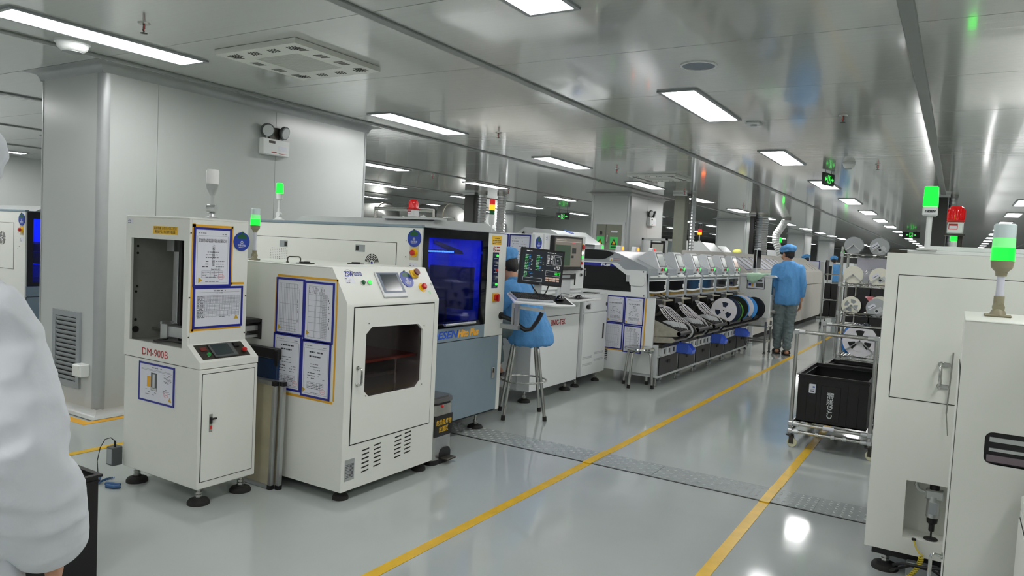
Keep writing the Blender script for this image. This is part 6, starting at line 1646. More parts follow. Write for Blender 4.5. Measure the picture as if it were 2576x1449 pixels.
# ================================================================ RIGHT-HAND LINE
def right_printer():
    t = thing('solder_printer', 'white printer side with plain door and chrome handle, right of the aisle', 'machine', (.5, 4.35, 0))
    f = fy(3.83); XL, XR, YA, YB = -.29, 1.4, 3.83, 4.92
    part('body', MB().box(XL, XR, YA + .012, YB, .114, .192).box(XL, XR, YA + .012, YB, .462, 1.517).box(XL, -.135, YA + .012, YB, .19, .464).box(.30, XR, YA + .012, YB, .19, .464).box(-.14, .305, YA + .14, YB, .19, .464), 'white', t)
    part('side_skin', MB().hole(XL, XR, .114, 1.517, -.135, .30, .192, .462, -.013, 0, f), 'white', t)
    d_ = door(t, f, -.233, 1.0, .842, 1.414)
    grip(d_, f, -.035, .92, 1.02, .05, .007)
    for z in (.92, 1.02): part('clamp', MB().box(-.03, .0, z - .01, z + .01, .004, .012, b=.002, fr=f), 'chrome', d_)
    part('gas_strut', MB().cyl(f.p(.008, 1.08, .015), f.p(.0, .80, .015), .0035).cyl(f.p(.0, .80, .015), f.p(.012, .70, .015), .0025), 'steel', t)
    part('top_skin', MB().box(XL + .04, XR, YA + .06, YB, 1.517, 1.535, b=.004).box(XL + .14, XR, YA + .2, YB, 1.535, 1.56, b=.005), 'white2', t)
    part('top_bracket', MB().box(XL + .01, XL + .08, YA + .02, YA + .1, 1.517, 1.532), 'darkmetal', t)
    # air regulator in the niche
    r_ = part('air_regulator', MB().cyl((-.02, 3.875, .30), (-.02, 3.875, .40), .028, n=18).box(-.055, .02, 3.85, 3.895, .385, .43, b=.006), 'alu', t)
    part('regulator_bowl', MB().lathe([(.024, .30), (.022, .275), (.012, .265), (.012, .235), (.004, .23), (.004, .2)], (-.02, 3.875, 0)), 'black', r_)
    part('regulator_window', MB().box(-.037, -.003, 3.843, 3.85, .32, .375), 'mgrey', r_)
    part('regulator_knob', MB().cyl((-.02, 3.875, .43), (-.02, 3.875, .455), .02), 'black', r_)
    part('air_pipe', MB().tube([(-.055, 3.87, .41), (-.085, 3.87, .42), (-.095, 3.87, .44), (-.09, 3.875, .462)], .008, 8), 'alu', r_)
    part('air_valve_foot', MB().lathe([(.03, .195), (.028, .2), (.004, .205)], (-.02, 3.875, 0)), 'black', r_)
    part('base_skid', MB().box(XL + .03, .3, YA + .05, YA + .2, .07, .114), 'black', t)
    for x, y in ((-.20, 3.90), (1.3, 3.9), (-.2, 4.85), (1.3, 4.85)): foot(t, x, y, .115, .06)
    # square-lens signal post
    x, y = -.132, 3.90
    s_ = part('signal_light', MB().cyl((x, y, 1.535), (x, y, 1.70), .012).box(x - .045, x + .045, y - .03, y + .03, 1.535, 1.545, b=.004).box(x - .031, x + .031, y - .03, y + .03, 1.695, 1.74, b=.006), 'white2', t, 'white square signal post with lit green lens')
    part('green_lens', MB().prism([(x - .031, 1.74), (x + .031, 1.74), (x + .028, 1.826), (x + .024, 1.83), (x - .024, 1.83), (x - .028, 1.826)], -(y + .027), -(y - .027), Fr((0, 0, 0), (1, 0, 0), (0, 0, 1))), 'em_green', s_)
    text('brand_lettering', 'DESEN', fy(y - .03), x, 1.715, .014, 'darkink', s_, width=.045, shear=.3, bold=.0006)
right_printer()
t = thing('cable_coil', 'yellow coiled air hose hanging from the right printer', 'hose', (-.09, 3.78, 0))
pts = [( -.085, 3.81, .195), (-.075, 3.79, .17), (-.06, 3.78, .15)]
for k in range(90):
    u = k / 89; a = k * .9
    pts.append((-.05 - .06 * u * u + .010 * cos(a), 3.77 - .02 * u + .010 * sin(a), .14 - .12 * u + .003 * cos(a)))
part('hose', MB().tube(pts, .0035, 6), mat('yellow_hose', (196, 176, 40), .45), t)
part('grommet', MB().cyl((-.085, 3.815, .192), (-.085, 3.815, .2), .01, n=12), 'black', t)
t = thing('floor_cables', 'black cables and grey box under the right printer', 'cables', (-.02, 3.86, 0))
part('cable', MB().tube([(-.16, 3.80, .06), (-.12, 3.77, .09), (-.04, 3.75, .10), (.05, 3.74, .115), (.2, 3.73, .14)], .007, 8), 'black', t)
part('cable', MB().tube([(-.17, 3.83, .02), (-.15, 3.78, .05), (-.09, 3.80, .075), (0, 3.82, .07), (.1, 3.80, .03), (.2, 3.8, .012)], .006, 8), 'black', t)
part('grey_box', MB().box(-.11, .02, 3.84, 3.98, 0, .075, b=.005), 'mgrey', t)
beacon(-.03, 4.4, 1.634, 'red siren beacon on the right printer', .86)
tag(part('beacon_bracket', MB().box(-.075, .015, 4.355, 4.445, 1.627, 1.634).cyl((-.005, 4.4, 1.56), (-.005, 4.4, 1.628), .012), 'darkmetal'), 'dark bracket post holding the right siren beacon', 'bracket')

def right_buffer():
    t = thing('buffer_cabinet', 'white cabinet with rounded slot and signal lamp at the right edge', 'machine', (.45, 3.07, 0))
    YA, YB, XL, XR = 2.785, 3.375, .03, .85
    f = fy(YA); W = Fr((0, 0, 0), (1, 0, 0), (0, 0, 1))
    slot = rr(.19, .885, .078, .052, .022)
    n = len(slot)
    out = []
    for a, b in slot:
        dx, dz = a - .19, b - .885
        out.append((XR if dx > 0 else XL, 1.275 if dz > 0 else .06))
    # end skin: four strips round the slot plus a rounded insert
    part('end_skin', MB().hole(XL, XR, .06, 1.2858, .112, .268, .833, .937, -.012, 0, f), 'white', t)
    sq = []
    for (a, b) in slot:
        sq.append((.268 if a > .19 else .112, .937 if b > .885 else .833))
    part('slot_rim', MB().ring(sq, slot, -.012, .0005, f), 'white', t)
    part('body', MB().box(XL + .002, XR, YA + .013, YB, .06, 1.2858, b=.003), 'white', t)
    part('slot_back', MB().box(.10, .28, .825, .945, -.0128, -.0122, fr=f), 'black', t)
    part('slot_rails', MB().box(.125, .27, .905, .92, -.012, -.004, fr=f).box(.125, .27, .875, .885, -.012, -.002, fr=f), 'alu', t)
    part('slot_board', MB().box(.12, .27, .84, .862, -.012, -.004, fr=f), mat('purple_grey', (120, 108, 116), .4), t)
    part('top_skin', MB().box(XL, XR, YA, YB, 1.286, 1.292, b=.002), 'white', t)
    g = fxn(XL)
    door(t, g, -YB + .03, -YA - .03, .30, 1.1)
    grip(t, g, -YA - .06, .38, .48, .04, .006)
    tower_clear(t, .13, 3.10, 1.292, .105, 1.0)
    for x, y in ((.10, 2.85), (.10, 3.31), (.78, 2.85), (.78, 3.31)): foot(t, x, y, .065, .045)
right_buffer()
t = thing('board_loader', 'white loader cabinet cropped by the right edge of the picture', 'machine', (.55, 2.5, 0))
part('base_cabinet', MB().box(.215, .9, 2.30, 2.70, .095, .73, b=.004), 'white', t)
part('console', MB().prism([(.33, .734), (.215, .734), (.215, .768), (.33, .852)], -2.70, -2.30, Fr((0, 0, 0), (1, 0, 0), (0, 0, 1))), 'white', t)
part('tower', MB().box(.33, .9, 2.30, 2.70, .734, 1.51, b=.004), 'white', t)
door(t, fxn(.215), -2.68, -2.32, .135, .705)
for x, y in ((.27, 2.35), (.27, 2.65), (.84, 2.35), (.84, 2.65)): foot(t, x, y, .1, .05)

# machines further down the right line, only their tops show
def low_machine(x0, x1, y0, y1, h, lab, hood=True, name='line_machine'):
    t = thing(name, lab, 'machine', ((x0 + x1) / 2, (y0 + y1) / 2, 0))
    part('cabinet', MB().box(x0, x1, y0, y1, .1, h * .62, b=.006), 'white2', t)
    part('upper', MB().box(x0 + .03, x1, y0, y1, h * .63, h, b=.01), 'white', t)
    part('plinth', MB().box(x0 + .05, x1 - .05, y0 + .05, y1 - .05, 0, .1), 'gap', t)
    part('door_seam', MB().box(-y1 + .1, -y0 - .1, .2, h * .6, 0, .003, fr=fxn(x0)), 'white', t)
    part('window', MB().box(-y1 + .15, -y0 - .15, h * .68, h * .9, 0, .003, fr=fxn(x0 + .03)), 'gloss_black', t)
    if hood: part('hood', MB().prism([(y0 + .1, h), (y1 - .1, h), (y1 - .3, h + .09), (y0 + .35, h + .09)], x0 + .1, x1 - .1, fx(0)), 'lgrey', t)
    return t
t = low_machine(.05, 1.3, 5.9, 6.9, 1.53, 'white machine top behind the right printer')
low_machine(-.15, 1.2, 9.0, 12.6, 1.47, 'long machine further down the right line', False)
t = low_machine(.65, 1.6, 7.3, 8.6, 1.53, 'white machine with yellow and blue stripe on the right line')
part('yellow_stripe', MB().box(.66, 1.5, 1.53, 1.548, .0, .01, fr=fy(7.3)), 'yellow', t)
part('blue_stripe', MB().box(.9, 1.5, 1.50, 1.525, .0, .01, fr=fy(7.3)), 'tagblue', t)
t2 = thing('signal_post', 'small green lit signal lamp behind the white square post', 'signal lamp', (.03, 7.6, 0))
part('post', MB().box(-.09, .0, 7.2, 7.4, 0, 1.52, b=.01).cyl((-.05, 7.3, 1.5), (-.05, 7.3, 1.70), .025), 'white2', t2)
part('green_lens', MB().lathe([(.032, 1.70), (.032, 1.80), (0, 1.805)], (-.05, 7.3, 0)), 'em_green', t2)

# ================================================================ CRATE TROLLEYS
def crate(name, x0, x1, y0, y1, z0, z1, lab, logo=False):
    t = thing(name, lab, 'crate', ((x0 + x1) / 2, (y0 + y1) / 2, z0))
    w = .008
    part('wall', MB().box(x0, x1, y0, y0 + w, z0, z1), 'crateblack', t); part('wall', MB().box(x0, x1, y1 - w, y1, z0, z1), 'crateblack', t)
    part('wall', MB().box(x0, x0 + w, y0 + w, y1 - w, z0, z1), 'crateblack', t); part('wall', MB().box(x1 - w, x1, y0 + w, y1 - w, z0, z1), 'crateblack', t)
    part('bottom', MB().box(x0, x1, y0, y1, z0, z0 + .01), 'crateblack', t)
    part('rim', MB().rframe(x0 - .012, x1 + .012, y0 - .012, y1 + .012, .022, z1 - .004, z1 + .006, WF), 'crateblack', t)
    part('rim_bead', MB().rframe(x0 - .004, x1 + .004, y0 - .004, y1 + .004, .028, z1 - .025, z1 - .018, WF), 'crateblack', t)
    f = fy(y0); W_ = x1 - x0; H_ = z1 - z0
    part('centre_panel', MB().box(x0 + W_ * .34, x0 + W_ * .62, z0 + .03, z1 - H_ * .18, 0, .006, b=.002, fr=f), 'crateblack', t)
    for q in (.12, .26, .70, .85): part('rib', MB().box(x0 + W_ * q, x0 + W_ * q + .008, z0 + .01, z1 - .05, 0, .005, fr=f), 'crateblack', t)
    if logo:
        text('brand_lettering', 'CYG深瑞', f, x0 + W_ * .485, z0 + H_ * .42, .052, 'lgrey', t, d=.0062, a=pi / 2, width=.20, bold=.001)
        l_ = part('label', MB().prism(rr(x0 + W_ * .21, z1 - H_ * .27, .024, .036, .006), .0, .002, f), 'paper', t)
        part('label_patch', MB().box(x0 + W_ * .215, x0 + W_ * .245, z1 - H_ * .25, z1 - H_ * .22, .002, .0025, fr=f), 'tagblue', l_)
        part('label_code', MB().box(x0 + W_ * .18, x0 + W_ * .24, z1 - H_ * .335, z1 - H_ * .31, .002, .0025, fr=f).box(x0 + W_ * .18, x0 + W_ * .24, z1 - H_ * .295, z1 - H_ * .29, .002, .0025, fr=f), 'darkink', l_)
    return t
def trolley(x0, x1, y0, y1, h, lab):
    t = thing('trolley', lab, 'trolley', ((x0 + x1) / 2, (y0 + y1) / 2, 0))
    r = .0145
    for x in (x0, x1): part('upright', MB().cyl((x, y0, .10), (x, y0, h), r, n=14), 'steel', t)
    part('handle_bar', MB().cyl((x0, y0, h - .02), (x1, y0, h - .02), r, n=14), 'steel', t)
    for x in (x0, x1):
        part('upright', MB().cyl((x, y1, .10), (x, y1, .22), r, n=14), 'steel', t)
        for z in (.125, .185): part('side_bar', MB().cyl((x, y0, z), (x, y1, z), r * .9, n=12), 'steel', t)
    for y in (y0, y1):
        for z in (.125, .185): part('base_bar', MB().cyl((x0, y, z), (x1, y, z), r * .9, n=12), 'steel', t)
    for x in (x0, x1):
        for y, zz in ((y0, (h - .02, .125, .185)), (y1, (.125, .185))):
            for z in zz:
                s_ = 1 if x == x0 else -1
                part('joint', MB().box(x - .019, x + .019, y - .019, y + .019, z - .019, z + .019, b=.006).cyl((x + s_ * .015, y, z), (x + s_ * .06, y, z), .018, n=12), 'alu', t)
            c = part('caster_fork', MB().lathe([(.03, .10), (.03, .09), (.018, .085)], (x, y, 0)).box(x - .004, x + .03, y - .017, y - .013, .028, .088).box(x - .004, x + .03, y + .013, y + .017, .028, .088), 'darkmetal', t)
            part('wheel', MB().lathe([(.012, -.012), (.034, -.012), (.037, -.008), (.037, .008), (.034, .012), (.012, .012)], (x + .018, y, .037), (0, 1, 0), 24), 'creamw', c)
    for q in (.35, .55, .7): part('clamp', MB().cyl((x0 + (x1 - x0) * q - .012, y0, .125), (x0 + (x1 - x0) * q + .012, y0, .125), r * 1.25, n=12), 'alu', t)
    part('tape_wrap', MB().cyl((x0 + (x1 - x0) * .42, y0, .185), (x0 + (x1 - x0) * .56, y0, .185), r * 1.05, n=12), 'paper', t)
    return t
trolley(-1.035, -.475, 5.985, 6.84, .93, 'steel pipe trolley on casters carrying the black crate, in the aisle')
crate('plastic_crate', -1.005, -.505, 6.015, 6.80, .205, .575, 'black plastic crate lettered CYG on the front trolley', True)
trolley(-.985, -.44, 7.02, 7.44, .93, 'steel pipe trolley half hidden behind the front one')
crate('plastic_crate', -.95, -.475, 7.05, 7.40, .205, .55, 'black plastic crate on the trolley behind')
crate('plastic_crate', -3.52, -2.94, 1.17, 1.63, .0, .43, 'black plastic crate on the floor beside the person in white')

# ================================================================ WIRE RACK WITH REELS
def wire_rack():
    x0, x1, y0, y1 = -.955, -.33, 7.58, 8.03
    t = thing('wire_rack', 'chrome wire rack holding component reels beside the aisle', 'rack', ((x0 + x1) / 2, (y0 + y1) / 2, 0))
    for x in (x0, x1):
        for y in (y0, y1):
            p_ = part('post', MB().cyl((x, y, .06), (x, y, 1.62), .013, n=12), 'steel', t)
            part('caster', MB().lathe([(.012, -.012), (.036, -.012), (.036, .012), (.012, .012)], (x, y, .036), (1, 0, 0), 16), 'rubber', p_)
    for z in (1.555, 1.27, .995, .575, .25):
        s_ = part('shelf', MB().tube([(x0, y0, z), (x1, y0, z), (x1, y1, z), (x0, y1, z)], .004, 6, True).tube([(x0, y0, z - .03), (x1, y0, z - .03), (x1, y1, z - .03), (x0, y1, z - .03)], .004, 6, True), 'chrome', t)
        mb = MB(); n = 22
        for k in range(n): x = x0 + (x1 - x0) * (k + .5) / n; mb.cyl((x, y0, z - .001), (x, y1, z - .001), .002, n=5)
        part('shelf_wires', mb, 'chrome', s_, kind='stuff')
        n = 12
        for yy in (y0, y1):
            pts = [(x0 + (x1 - x0) * k / n, yy, z - (.03 if k % 2 else 0)) for k in range(n + 1)]
            part('shelf_truss', MB().tube(pts, .003, 5), 'chrome', s_)
        for x in (x0, x1): part('collar', MB().cyl((x, y0, z - .03), (x, y0, z + .01), .018, n=12), 'alu', s_)
    return t
wire_rack()
def stand_reel(x, z, r, y, fl, core, lab, wd=.06, windows=4, labels=0, stand=True, rot=.4):
    t = reel(x, y, z, r, wd, fl, core, lab, 'reels on the wire rack', windows, None, rot)
    F_ = Fr((x, y, z), (1, 0, 0), (0, 0, 1))
    if labels:
        part('paper_label', MB().box(-.055, .01, .01, .045, .0, .0012, fr=F_.sub(0, 0, 0, .6)), 'paper', t)
        part('paper_label', MB().box(-.03, .04, -.055, -.01, .0, .0012, fr=F_.sub(0, 0, 0, .6)), 'lgrey', t)
        part('label_print', MB().box(-.05, .0, .02, .025, .0012, .0016, fr=F_.sub(0, 0, 0, .6)).box(-.02, .0, -.04, -.02, .0012, .0016, fr=F_.sub(0, 0, 0, .6)), 'darkink', t)
    if stand:
        L = r * .98
        for q in (-1, 1): part('stand_arm', MB().prism([(0, .012), (q * .005, -.004), (q * L * .72, -L * .62), (q * L * .72 + q * .012, -L * .60)], .002, .018, F_), 'alu', t)
    return t
Yr = 7.60
stand_reel(-.868, 1.636, .082, Yr, 'reelpane', 'reelpane', 'clear grey reel on the top rack shelf, left', .13, 4, 0)
stand_reel(-.648, 1.632, .082, Yr, 'reelpane', 'mgrey', 'labelled clear reel on the top rack shelf, right', .11, 0, 1)
stand_reel(-.852, 1.354, .086, Yr, 'reelc', 'reelc', 'cream reel on the second rack shelf, left', .05, 0, 0)
stand_reel(-.625, 1.346, .088, Yr, 'reelc', 'reelc', 'labelled cream reel on the second rack shelf, right', .05, 0, 1)
stand_reel(-.848, 1.064, .086, Yr, 'reelc', 'mgrey', 'cream reel with four dark windows on the third rack shelf', .05, 4, 0)
stand_reel(-.635, 1.058, .086, Yr, 'reelpane', 'mgrey', 'clear reel covered in paper labels on the third rack shelf', .05, 0, 1, False)
stand_reel(-.612, 1.083, .084, Yr + .07, 'reelc', 'reelc', 'plain cream reel behind the labelled one on the third shelf', .04, 0, 0, False)
stand_reel(-.745, .735, .15, Yr - .05, 'reelw', 'black', 'large white reel with three dark windows on the low rack shelf', .03, 3, 0, True, .55)
reel(-.79, Yr + .05, 1.074, .088, .045, 'black', 'black', 'black reel behind the four-window reel on the third shelf', 'reels on the wire rack', 0)
def bag(x, y, z, rx, ry, rz, m, lab):
    mb = MB(); ell(mb, (x, y, z), (rx, ry, rz)); ell(mb, (x + rx * .5, y, z + rz * .5), (rx * .6, ry * .8, rz * .6))
    o = remeshed('plastic_bag', mb, .012, 2, .5, .018, 22, 3, m, None, (1, 1, 1))
    return tag(o, lab, 'bag')
bag(-.73, 7.82, 1.34, .07, .08, .062, 'bag', 'clear plastic bag between the reels on the second shelf')
bag(-.725, 7.80, 1.075, .06, .07, .068, mat('red_bag', (214, 120, 128), .3), 'red and clear plastic bag between the reels on the third shelf')
bag(-.80, 7.80, .73, .13, .10, .14, mat('blue_black_bag', (26, 38, 62), .12), 'dark shiny bag behind the large white reel')
bag(-.875, 7.72, .71, .035, .08, .12, mat('blue_bag', (40, 116, 200), .2), 'blue plastic bag beside the large white reel')
tag(part('hanging_sheet', MB().box(-.875, -.40, 8.055, 8.06, 1.30, 1.53), mat('lavender_sheet', (206, 204, 218), .7)), 'pale lavender sheet hung at the back of the wire rack', 'sheet')
tag(part('hanging_sheet', MB().box(-.40, -.37, 8.055, 8.06, 1.26, 1.53), 'red'), 'red strip hung beside the lavender sheet', 'sheet')

# ================================================================ BLACK MAGAZINE RACKS FURTHER DOWN
def magazine_rack(x, y, wd, dp, h, lab):
    t = thing('magazine_rack', lab, 'rack', (x, y, 0))
    for i in (0, 1):
        for j in (0, 1): part('post', MB().cyl((x + wd * i, y + dp * j, .08), (x + wd * i, y + dp * j, h), .014, n=10), 'steel', t); part('caster', MB().lathe([(.01, -.015), (.045, -.015), (.045, .015), (.01, .015)], (x + wd * i, y + dp * j, .045), (1, 0, 0), 14), 'rubber', t)
    for z in (.2, h * .5, h - .02):
        part('frame_bar', MB().tube([(x, y, z), (x + wd, y, z), (x + wd, y + dp, z), (x, y + dp, z)], .012, 8, True), 'steel', t)
    for z in (.22, h * .5 + .02):
        for k in range(2): part('magazine', MB().box(x + .03 + k * (wd - .05) / 2, x + .03 + (k + .92) * (wd - .05) / 2, y + .02, y + dp - .02, z, z + h * .5 - .25, b=.005), 'black', t)
magazine_rack(-2.66, 18.2, .34, .6, 1.22, 'black magazine rack on casters beside the oven end')
magazine_rack(-2.1, 17.0, .5, .6, 1.2, 'black magazine rack left of the wire rack reels')
magazine_rack(-1.45, 13.5, .45, .6, 1.3, 'black magazine rack behind the third shelf reels, left')
magazine_rack(-.95, 13.2, .45, .6, 1.3, 'black magazine rack behind the third shelf reels, right')

# ================================================================ REAR LINES AND BACKGROUND
pr2 = dup(printer_a, (printer_a.location.x - 4.4, printer_a.location.y - .44, 0), 0, 'second white stencil printer with blue window left of the pillar')
beacon(-3.38, 4.1, 1.632, 'red siren beacon on the near stencil printer', .74)
tag(part('beacon_rail', MB().box(-3.62, -3.12, 4.04, 4.16, 1.615, 1.631).box(-3.6, -3.57, 4.08, 4.12, 1.5625, 1.615).box(-3.2, -3.17, 4.08, 4.12, 1.5625, 1.615), 'alu'), 'aluminium rail under the red beacon on the printer roof', 'rail')
t = thing('roof_frame', 'steel tube frame on the near printer roof', 'frame', (-4.0, 4.7, 1.565))
part('tube', MB().tube([(-4.2, 4.60, 1.565), (-4.2, 4.60, 1.72), (-3.6, 4.62, 1.71), (-3.6, 4.62, 1.565)], .015, 8), 'steel', t)
part('hose', MB().tube([(-3.9, 4.6, 1.64), (-3.75, 4.6, 1.63), (-3.7, 4.62, 1.66), (-3.62, 4.6, 1.6)], .018, 8), 'white2', t)

def lid_machine(x0, x1, y0, y1, h, lab, up=.17, tagged=False, slots=False):
    """machine whose roof lid stands up as a gabled hood"""
    t = thing('lid_machine', lab, 'machine', ((x0 + x1) / 2, (y0 + y1) / 2, 0))
    part('body', MB().box(x0, x1, y0, y1, .1, h, b=.006), 'white2', t)
    part('plinth', MB().box(x0 + .05, x1 - .05, y0 + .05, y1 - .05, 0, .1), 'gap', t)
    W = Fr((0, 0, 0), (1, 0, 0), (0, 0, 1))
    xm = x0 + (x1 - x0) * .3
    L_ = part('lid', MB().prism([(x0, h), (x0 + .05, h), (xm, h + up - .02), (x1 + .05, h - .03), (x1 + .08, h - .01), (xm + .1, h + up), (xm, h + up)], -y1, -y0, W) if 0 else
         MB().add([(x0, y0, h), (xm, y0, h + up), (xm + .35, y0 + .1, h + up - .02), (x1 + .1, y0 + .15, h - .02), (x0, y1, h), (xm, y1, h + up), (xm + .35, y1 - .1, h + up - .02), (x1 + .1, y1 - .15, h - .02), (x0 + .04, y0, h - .01), (x1, y0 + .15, h - .04), (x0 + .04, y1, h - .01), (x1, y1 - .15, h - .04)],
                  [(0, 4, 5, 1), (1, 5, 6, 2), (2, 6, 7, 3), (3, 7, 11, 9), (0, 8, 10, 4), (0, 1, 2, 3, 9, 8), (4, 10, 11, 7, 6, 5), (8, 9, 11, 10)]), 'lgrey', t)
    part('lid_vent', MB().prism([(x0 + .12, h + .01), (xm + .08, h + .01), (xm - .02, h + up - .06)], 0, .004, fy(y0)), 'gap', t)
    if tagged: status_tag(t, Fr((xm + .5, y0 + .35, h + up - .05), (0, 1, 0), Vector((-.8, 0, .3))), 0, 0, .075, 0, .012)
    part('lid_handle', MB().tube([(x1 - .05, y0 + .4, h + .03), (x1 - .02, y0 + .4, h + .07), (x1 - .02, y0 + .55, h + .07), (x1 - .05, y0 + .55, h + .03)], .008, 6), 'chrome', t)
    return t
lid_machine(-5.35, -4.55, 8.6, 9.9, 1.57, 'white machine with raised gabled lid behind the inspection machine', .17, True)
lid_machine(-5.4, -4.6, 15.6, 16.7, 1.50, 'white machine with raised grey lid beyond the chip mounter, left', .30)
lid_machine(-5.5, -4.7, 17.1, 18.1, 1.48, 'white machine with raised grey lid beyond the chip mounter, right', .28)
t = thing('glass_cabinet', 'aluminium framed cabinet with a screen behind the chip mounter', 'cabinet', (-5.2, 14.0, 0))
for x in (-5.45, -4.95):
    for y in (13.85, 14.35): part('post', MB().box(x - .02, x + .02, y - .02, y + .02, 0, 1.78), 'alu', t)
part('top_frame', MB().rframe(-5.47, -4.93, 13.83, 14.37, .04, 1.74, 1.78, WF), 'alu', t)
part('shelf', MB().box(-5.45, -4.95, 13.85, 14.35, 1.15, 1.2), 'lgrey', t)
part('screen', MB().box(-5.3, -5.02, 1.35, 1.7, -.03, 0, fr=fy(13.9)), 'black', t)
part('screen_face', MB().box(-5.27, -5.04, 1.38, 1.67, 0, .003, fr=fy(13.9)), 'em_screen', t)
part('side_glass', MB().box(-4.955, -4.95, 13.87, 14.33, 1.2, 1.74), 'clear', t)
def stack_lamp(x, y, z0, z1, segs, lab, r=.03):
    t = thing('signal_post', lab, 'signal lamp', (x, y, z0))
    part('post', MB().cyl((x, y, z0), (x, y, z1), .012, n=10).lathe([(.04, 0), (.04, .02), (.012, .03)], (x, y, z0)), 'mgrey', t)
    z = z1
    for nm, m_ in segs:
        part('%s_lens' % nm, MB().lathe([(r, 0), (r, .06)], (x, y, z), n=14), m_, t); z += .061
    part('lamp_cap', MB().lathe([(r, 0), (r, .01), (0, .015)], (x, y, z), n=14), 'mgrey', t)
stack_lamp(-5.0, 16.1, 1.79, 1.95, (('orange', 'em_orange'), ('red', MATS['red_stack_lens']), ('dark', 'black'), ('dark', 'black')), 'red and orange stack lamp on the left raised lid machine', .045)
# second oven and machines behind
oven(-7.2, 11.0, 17.0, 'grey oven in the rear line behind the inspection machine', papers=False, tall=1.5)
oven(-4.7, 22.6, 30.0, 'distant grey oven beyond the third pillar', papers=False, tall=1.6) if 0 else None
def far_machine(x, y, w_, dp, h, lab, m_='white2', lamp=None, screen=False, paper=False):
    t = thing('line_machine', lab, 'machine', (x, y, 0))
    part('cabinet', MB().box(x - w_, x, y, y + dp, .08, h * .6, b=.008), m_, t)
    part('upper', MB().box(x - w_, x - .06, y, y + dp, h * .6, h, b=.01), m_, t)
    part('plinth', MB().box(x - w_ + .05, x - .05, y + .05, y + dp - .05, 0, .08), 'gap', t)
    part('front_window', MB().box(y + dp * .15, y + dp * .85, h * .66, h * .92, 0, .004, fr=fx(x - .06)), 'gloss_black', t)
    part('door', MB().box(y + .06, y + dp - .06, .15, h * .56, 0, .004, b=.001, fr=fx(x)), m_, t)
    if paper:
        for q in range(2): part('notice', MB().box(x - .5 , x - .2, h * (.62 + .2 * q), h * (.8 + .2 * q), 0, .003, fr=fy(y)), 'paper', t); part('notice_edge', MB().rframe(x - .51, x - .19, h * (.615 + .2 * q), h * (.805 + .2 * q), .015, 0, .004, fy(y)), 'navy', t)
    if screen: part('screen', MB().box(x - .05, x - .01, y + .1, y + .5, h * .75, h + .05, b=.01), 'black', t)
    if lamp:
        part('lamp_post', MB().cyl((x - .2, y + .2, h), (x - .2, y + .2, h + .25), .02, n=8), 'mgrey', t)
        part('lamp_lens', MB().lathe([(.05, 0), (.05, .13), (0, .14)], (x - .2, y + .2, h + .25), n=12), lamp, t)
    return t
far_machine(-3.05, 21.3, 1.1, 1.6, 1.5, 'grey inspection machine with notices beyond the oven', 'lgrey', None, True, True)
far_machine(-3.1, 26.0, 1.2, 2.2, 1.5, 'distant white machine behind the far workers', 'white2', 'em_green')
far_machine(-4.3, 22.0, .5, 1.2, 1.75, 'tall grey control cabinet with green lamp beyond the oven', 'lgrey', 'em_green')
far_machine(-5.2, 24.2, 1.2, 1.5, 1.6, 'distant machine with green lamp near the third pillar', 'lgrey', 'em_green')
far_machine(-9.2, 7.5, 1.2, 2.0, 1.5, 'white machine in the far left line', 'white2')
far_machine(-9.4, 16.6, 1.2, 3.0, 1.55, 'long grey machine in the far left line', 'lgrey')
far_machine(-10.0, 10.5, 1.3, 2.5, 1.5, 'white printer in the far left line', 'white2')
for k in range(6):
    far_machine(-3.2, 30 + k * 3.4, 1.2, 2.6, 1.5, 'distant line machine, %s beyond the far workers' % ords[k], 'white2' if k % 2 else 'lgrey')
for k in range(5):
    far_machine(2.2, 14 + k * 4.2, 1.5, 3.2, 1.5, 'machine on the right line, %s beyond the dark column' % ords[k], 'lgrey' if k % 2 else 'white2', 'em_green' if k in (0, 2) else None)

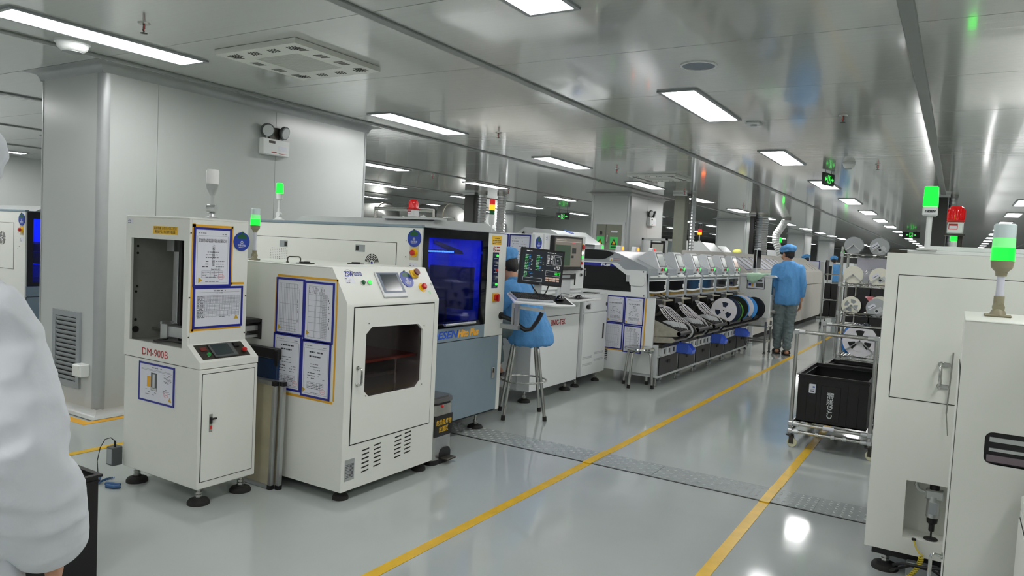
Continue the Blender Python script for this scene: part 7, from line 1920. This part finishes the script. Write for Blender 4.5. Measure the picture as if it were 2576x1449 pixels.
# posts and ducts
def steel_post(x0, x1, y0, y1, m_, lab, z1=CEIL - .03):
    t = thing('column', lab, 'column', ((x0 + x1) / 2, (y0 + y1) / 2, 0))
    part('shaft', MB().box(x0, x1, y0, y1, 0, z1, b=.01), m_, t)
    part('collar', MB().rframe(x0 - .03, x1 + .03, y0 - .03, y1 + .03, .035, z1 - .02, z1 + .028, WF), 'alu', t)
    return t
steel_post(-9.73, -9.46, 13.6, 13.85, 'postdark', 'dark steel column between the left lines')
steel_post(-4.74, -4.52, 13.55, 13.77, 'doorgrey', 'grey green steel column behind the chip mounter')
steel_post(-4.80, -4.68, 19.75, 19.95, 'black', 'black steel column by the large flexible duct')
steel_post(-.44, -.22, 13.5, 13.72, 'postdark', 'dark steel column in the aisle beyond the right printer')
def flex(pts, r, lab, m_='alu'):
    """corrugated flexible duct"""
    P_ = [Vector(p) for p in pts]; out = []; rs = []
    tot = sum((b - a).length for a, b in zip(P_[:-1], P_[1:]))
    for a, b in zip(P_[:-1], P_[1:]):
        n = max(2, int((b - a).length / .03))
        for k in range(n): out.append(a.lerp(b, k / n)); rs.append(r * (1.06 if len(out) % 2 else .94))
    out.append(P_[-1]); rs.append(r)
    t = thing('flexible_duct', lab, 'duct', tuple(P_[0]))
    part('hose', MB().tube(out, rs, 12), m_, t, angle=20)
    part('cuff', MB().cyl(P_[-1] + Vector((0, 0, -.05)), P_[-1] + Vector((0, 0, .0)), r * 1.15, n=16), 'steel', t)
foil = mat('silver_foil', (190, 194, 196), .28, metal=.8, var=.08)
flex([(-9.3, 13.7, 0.9), (-9.3, 13.7, CEIL)], .10, 'silver flexible duct beside the dark column', foil)
flex([(-8.9, 13.9, 0.9), (-8.9, 13.9, CEIL)], .10, 'second silver flexible duct near the dark column', foil)
flex([(-4.42, 13.72, 1.5), (-4.42, 13.72, CEIL)], .055, 'narrow ribbed duct along the grey green column', foil)
flex([(-4.52, 19.9, 1.5), (-4.52, 19.9, CEIL)], .16, 'large ribbed silver duct behind the reflow oven', foil)
flex([(-4.25, 21.4, 1.55), (-4.35, 21.4, 1.75), (-4.45, 21.4, 2.0), (-4.45, 21.4, 2.2), (-4.30, 21.4, 2.45), (-4.2, 21.4, CEIL)], .10, 'curved white duct above the reflow oven', 'white2')
flex([(-.15, 13.6, 1.5), (-.15, 13.6, CEIL)], .06, 'ribbed duct beside the dark aisle column', foil)
for k, x in enumerate((-13.15, -11.75, -10.85)):
    t = thing('exhaust_duct', 'rounded sheet metal exhaust duct at the far left, %s' % ('left', 'middle', 'right')[k], 'duct', (x - .5, 15.5, 0))
    L_ = (1.0, .45, .1)[k]; r_ = .30; z_ = 2.2
    pts = [(x - .8 - L_, 15.5, z_), (x - .68, 15.5, z_)] + [(x - .68 + .38 * sin(pi / 2 * q / 6), 15.5, z_ - .38 * (1 - cos(pi / 2 * q / 6))) for q in range(1, 7)] + [(x - .30, 15.5, 1.2)]
    part('duct', MB().tube(pts, r_, 20), mat('duct_zinc', (150, 152, 148), .32, metal=.45, var=.06), t)
    part('flange', MB().cyl((x - .70, 15.5, z_), (x - .67, 15.5, z_), r_ + .025, n=20), 'zinc', t)
    part('stand', MB().box(x - .7, x - .05, 15.2, 15.8, 0, 1.2, b=.01), 'lgrey', t)
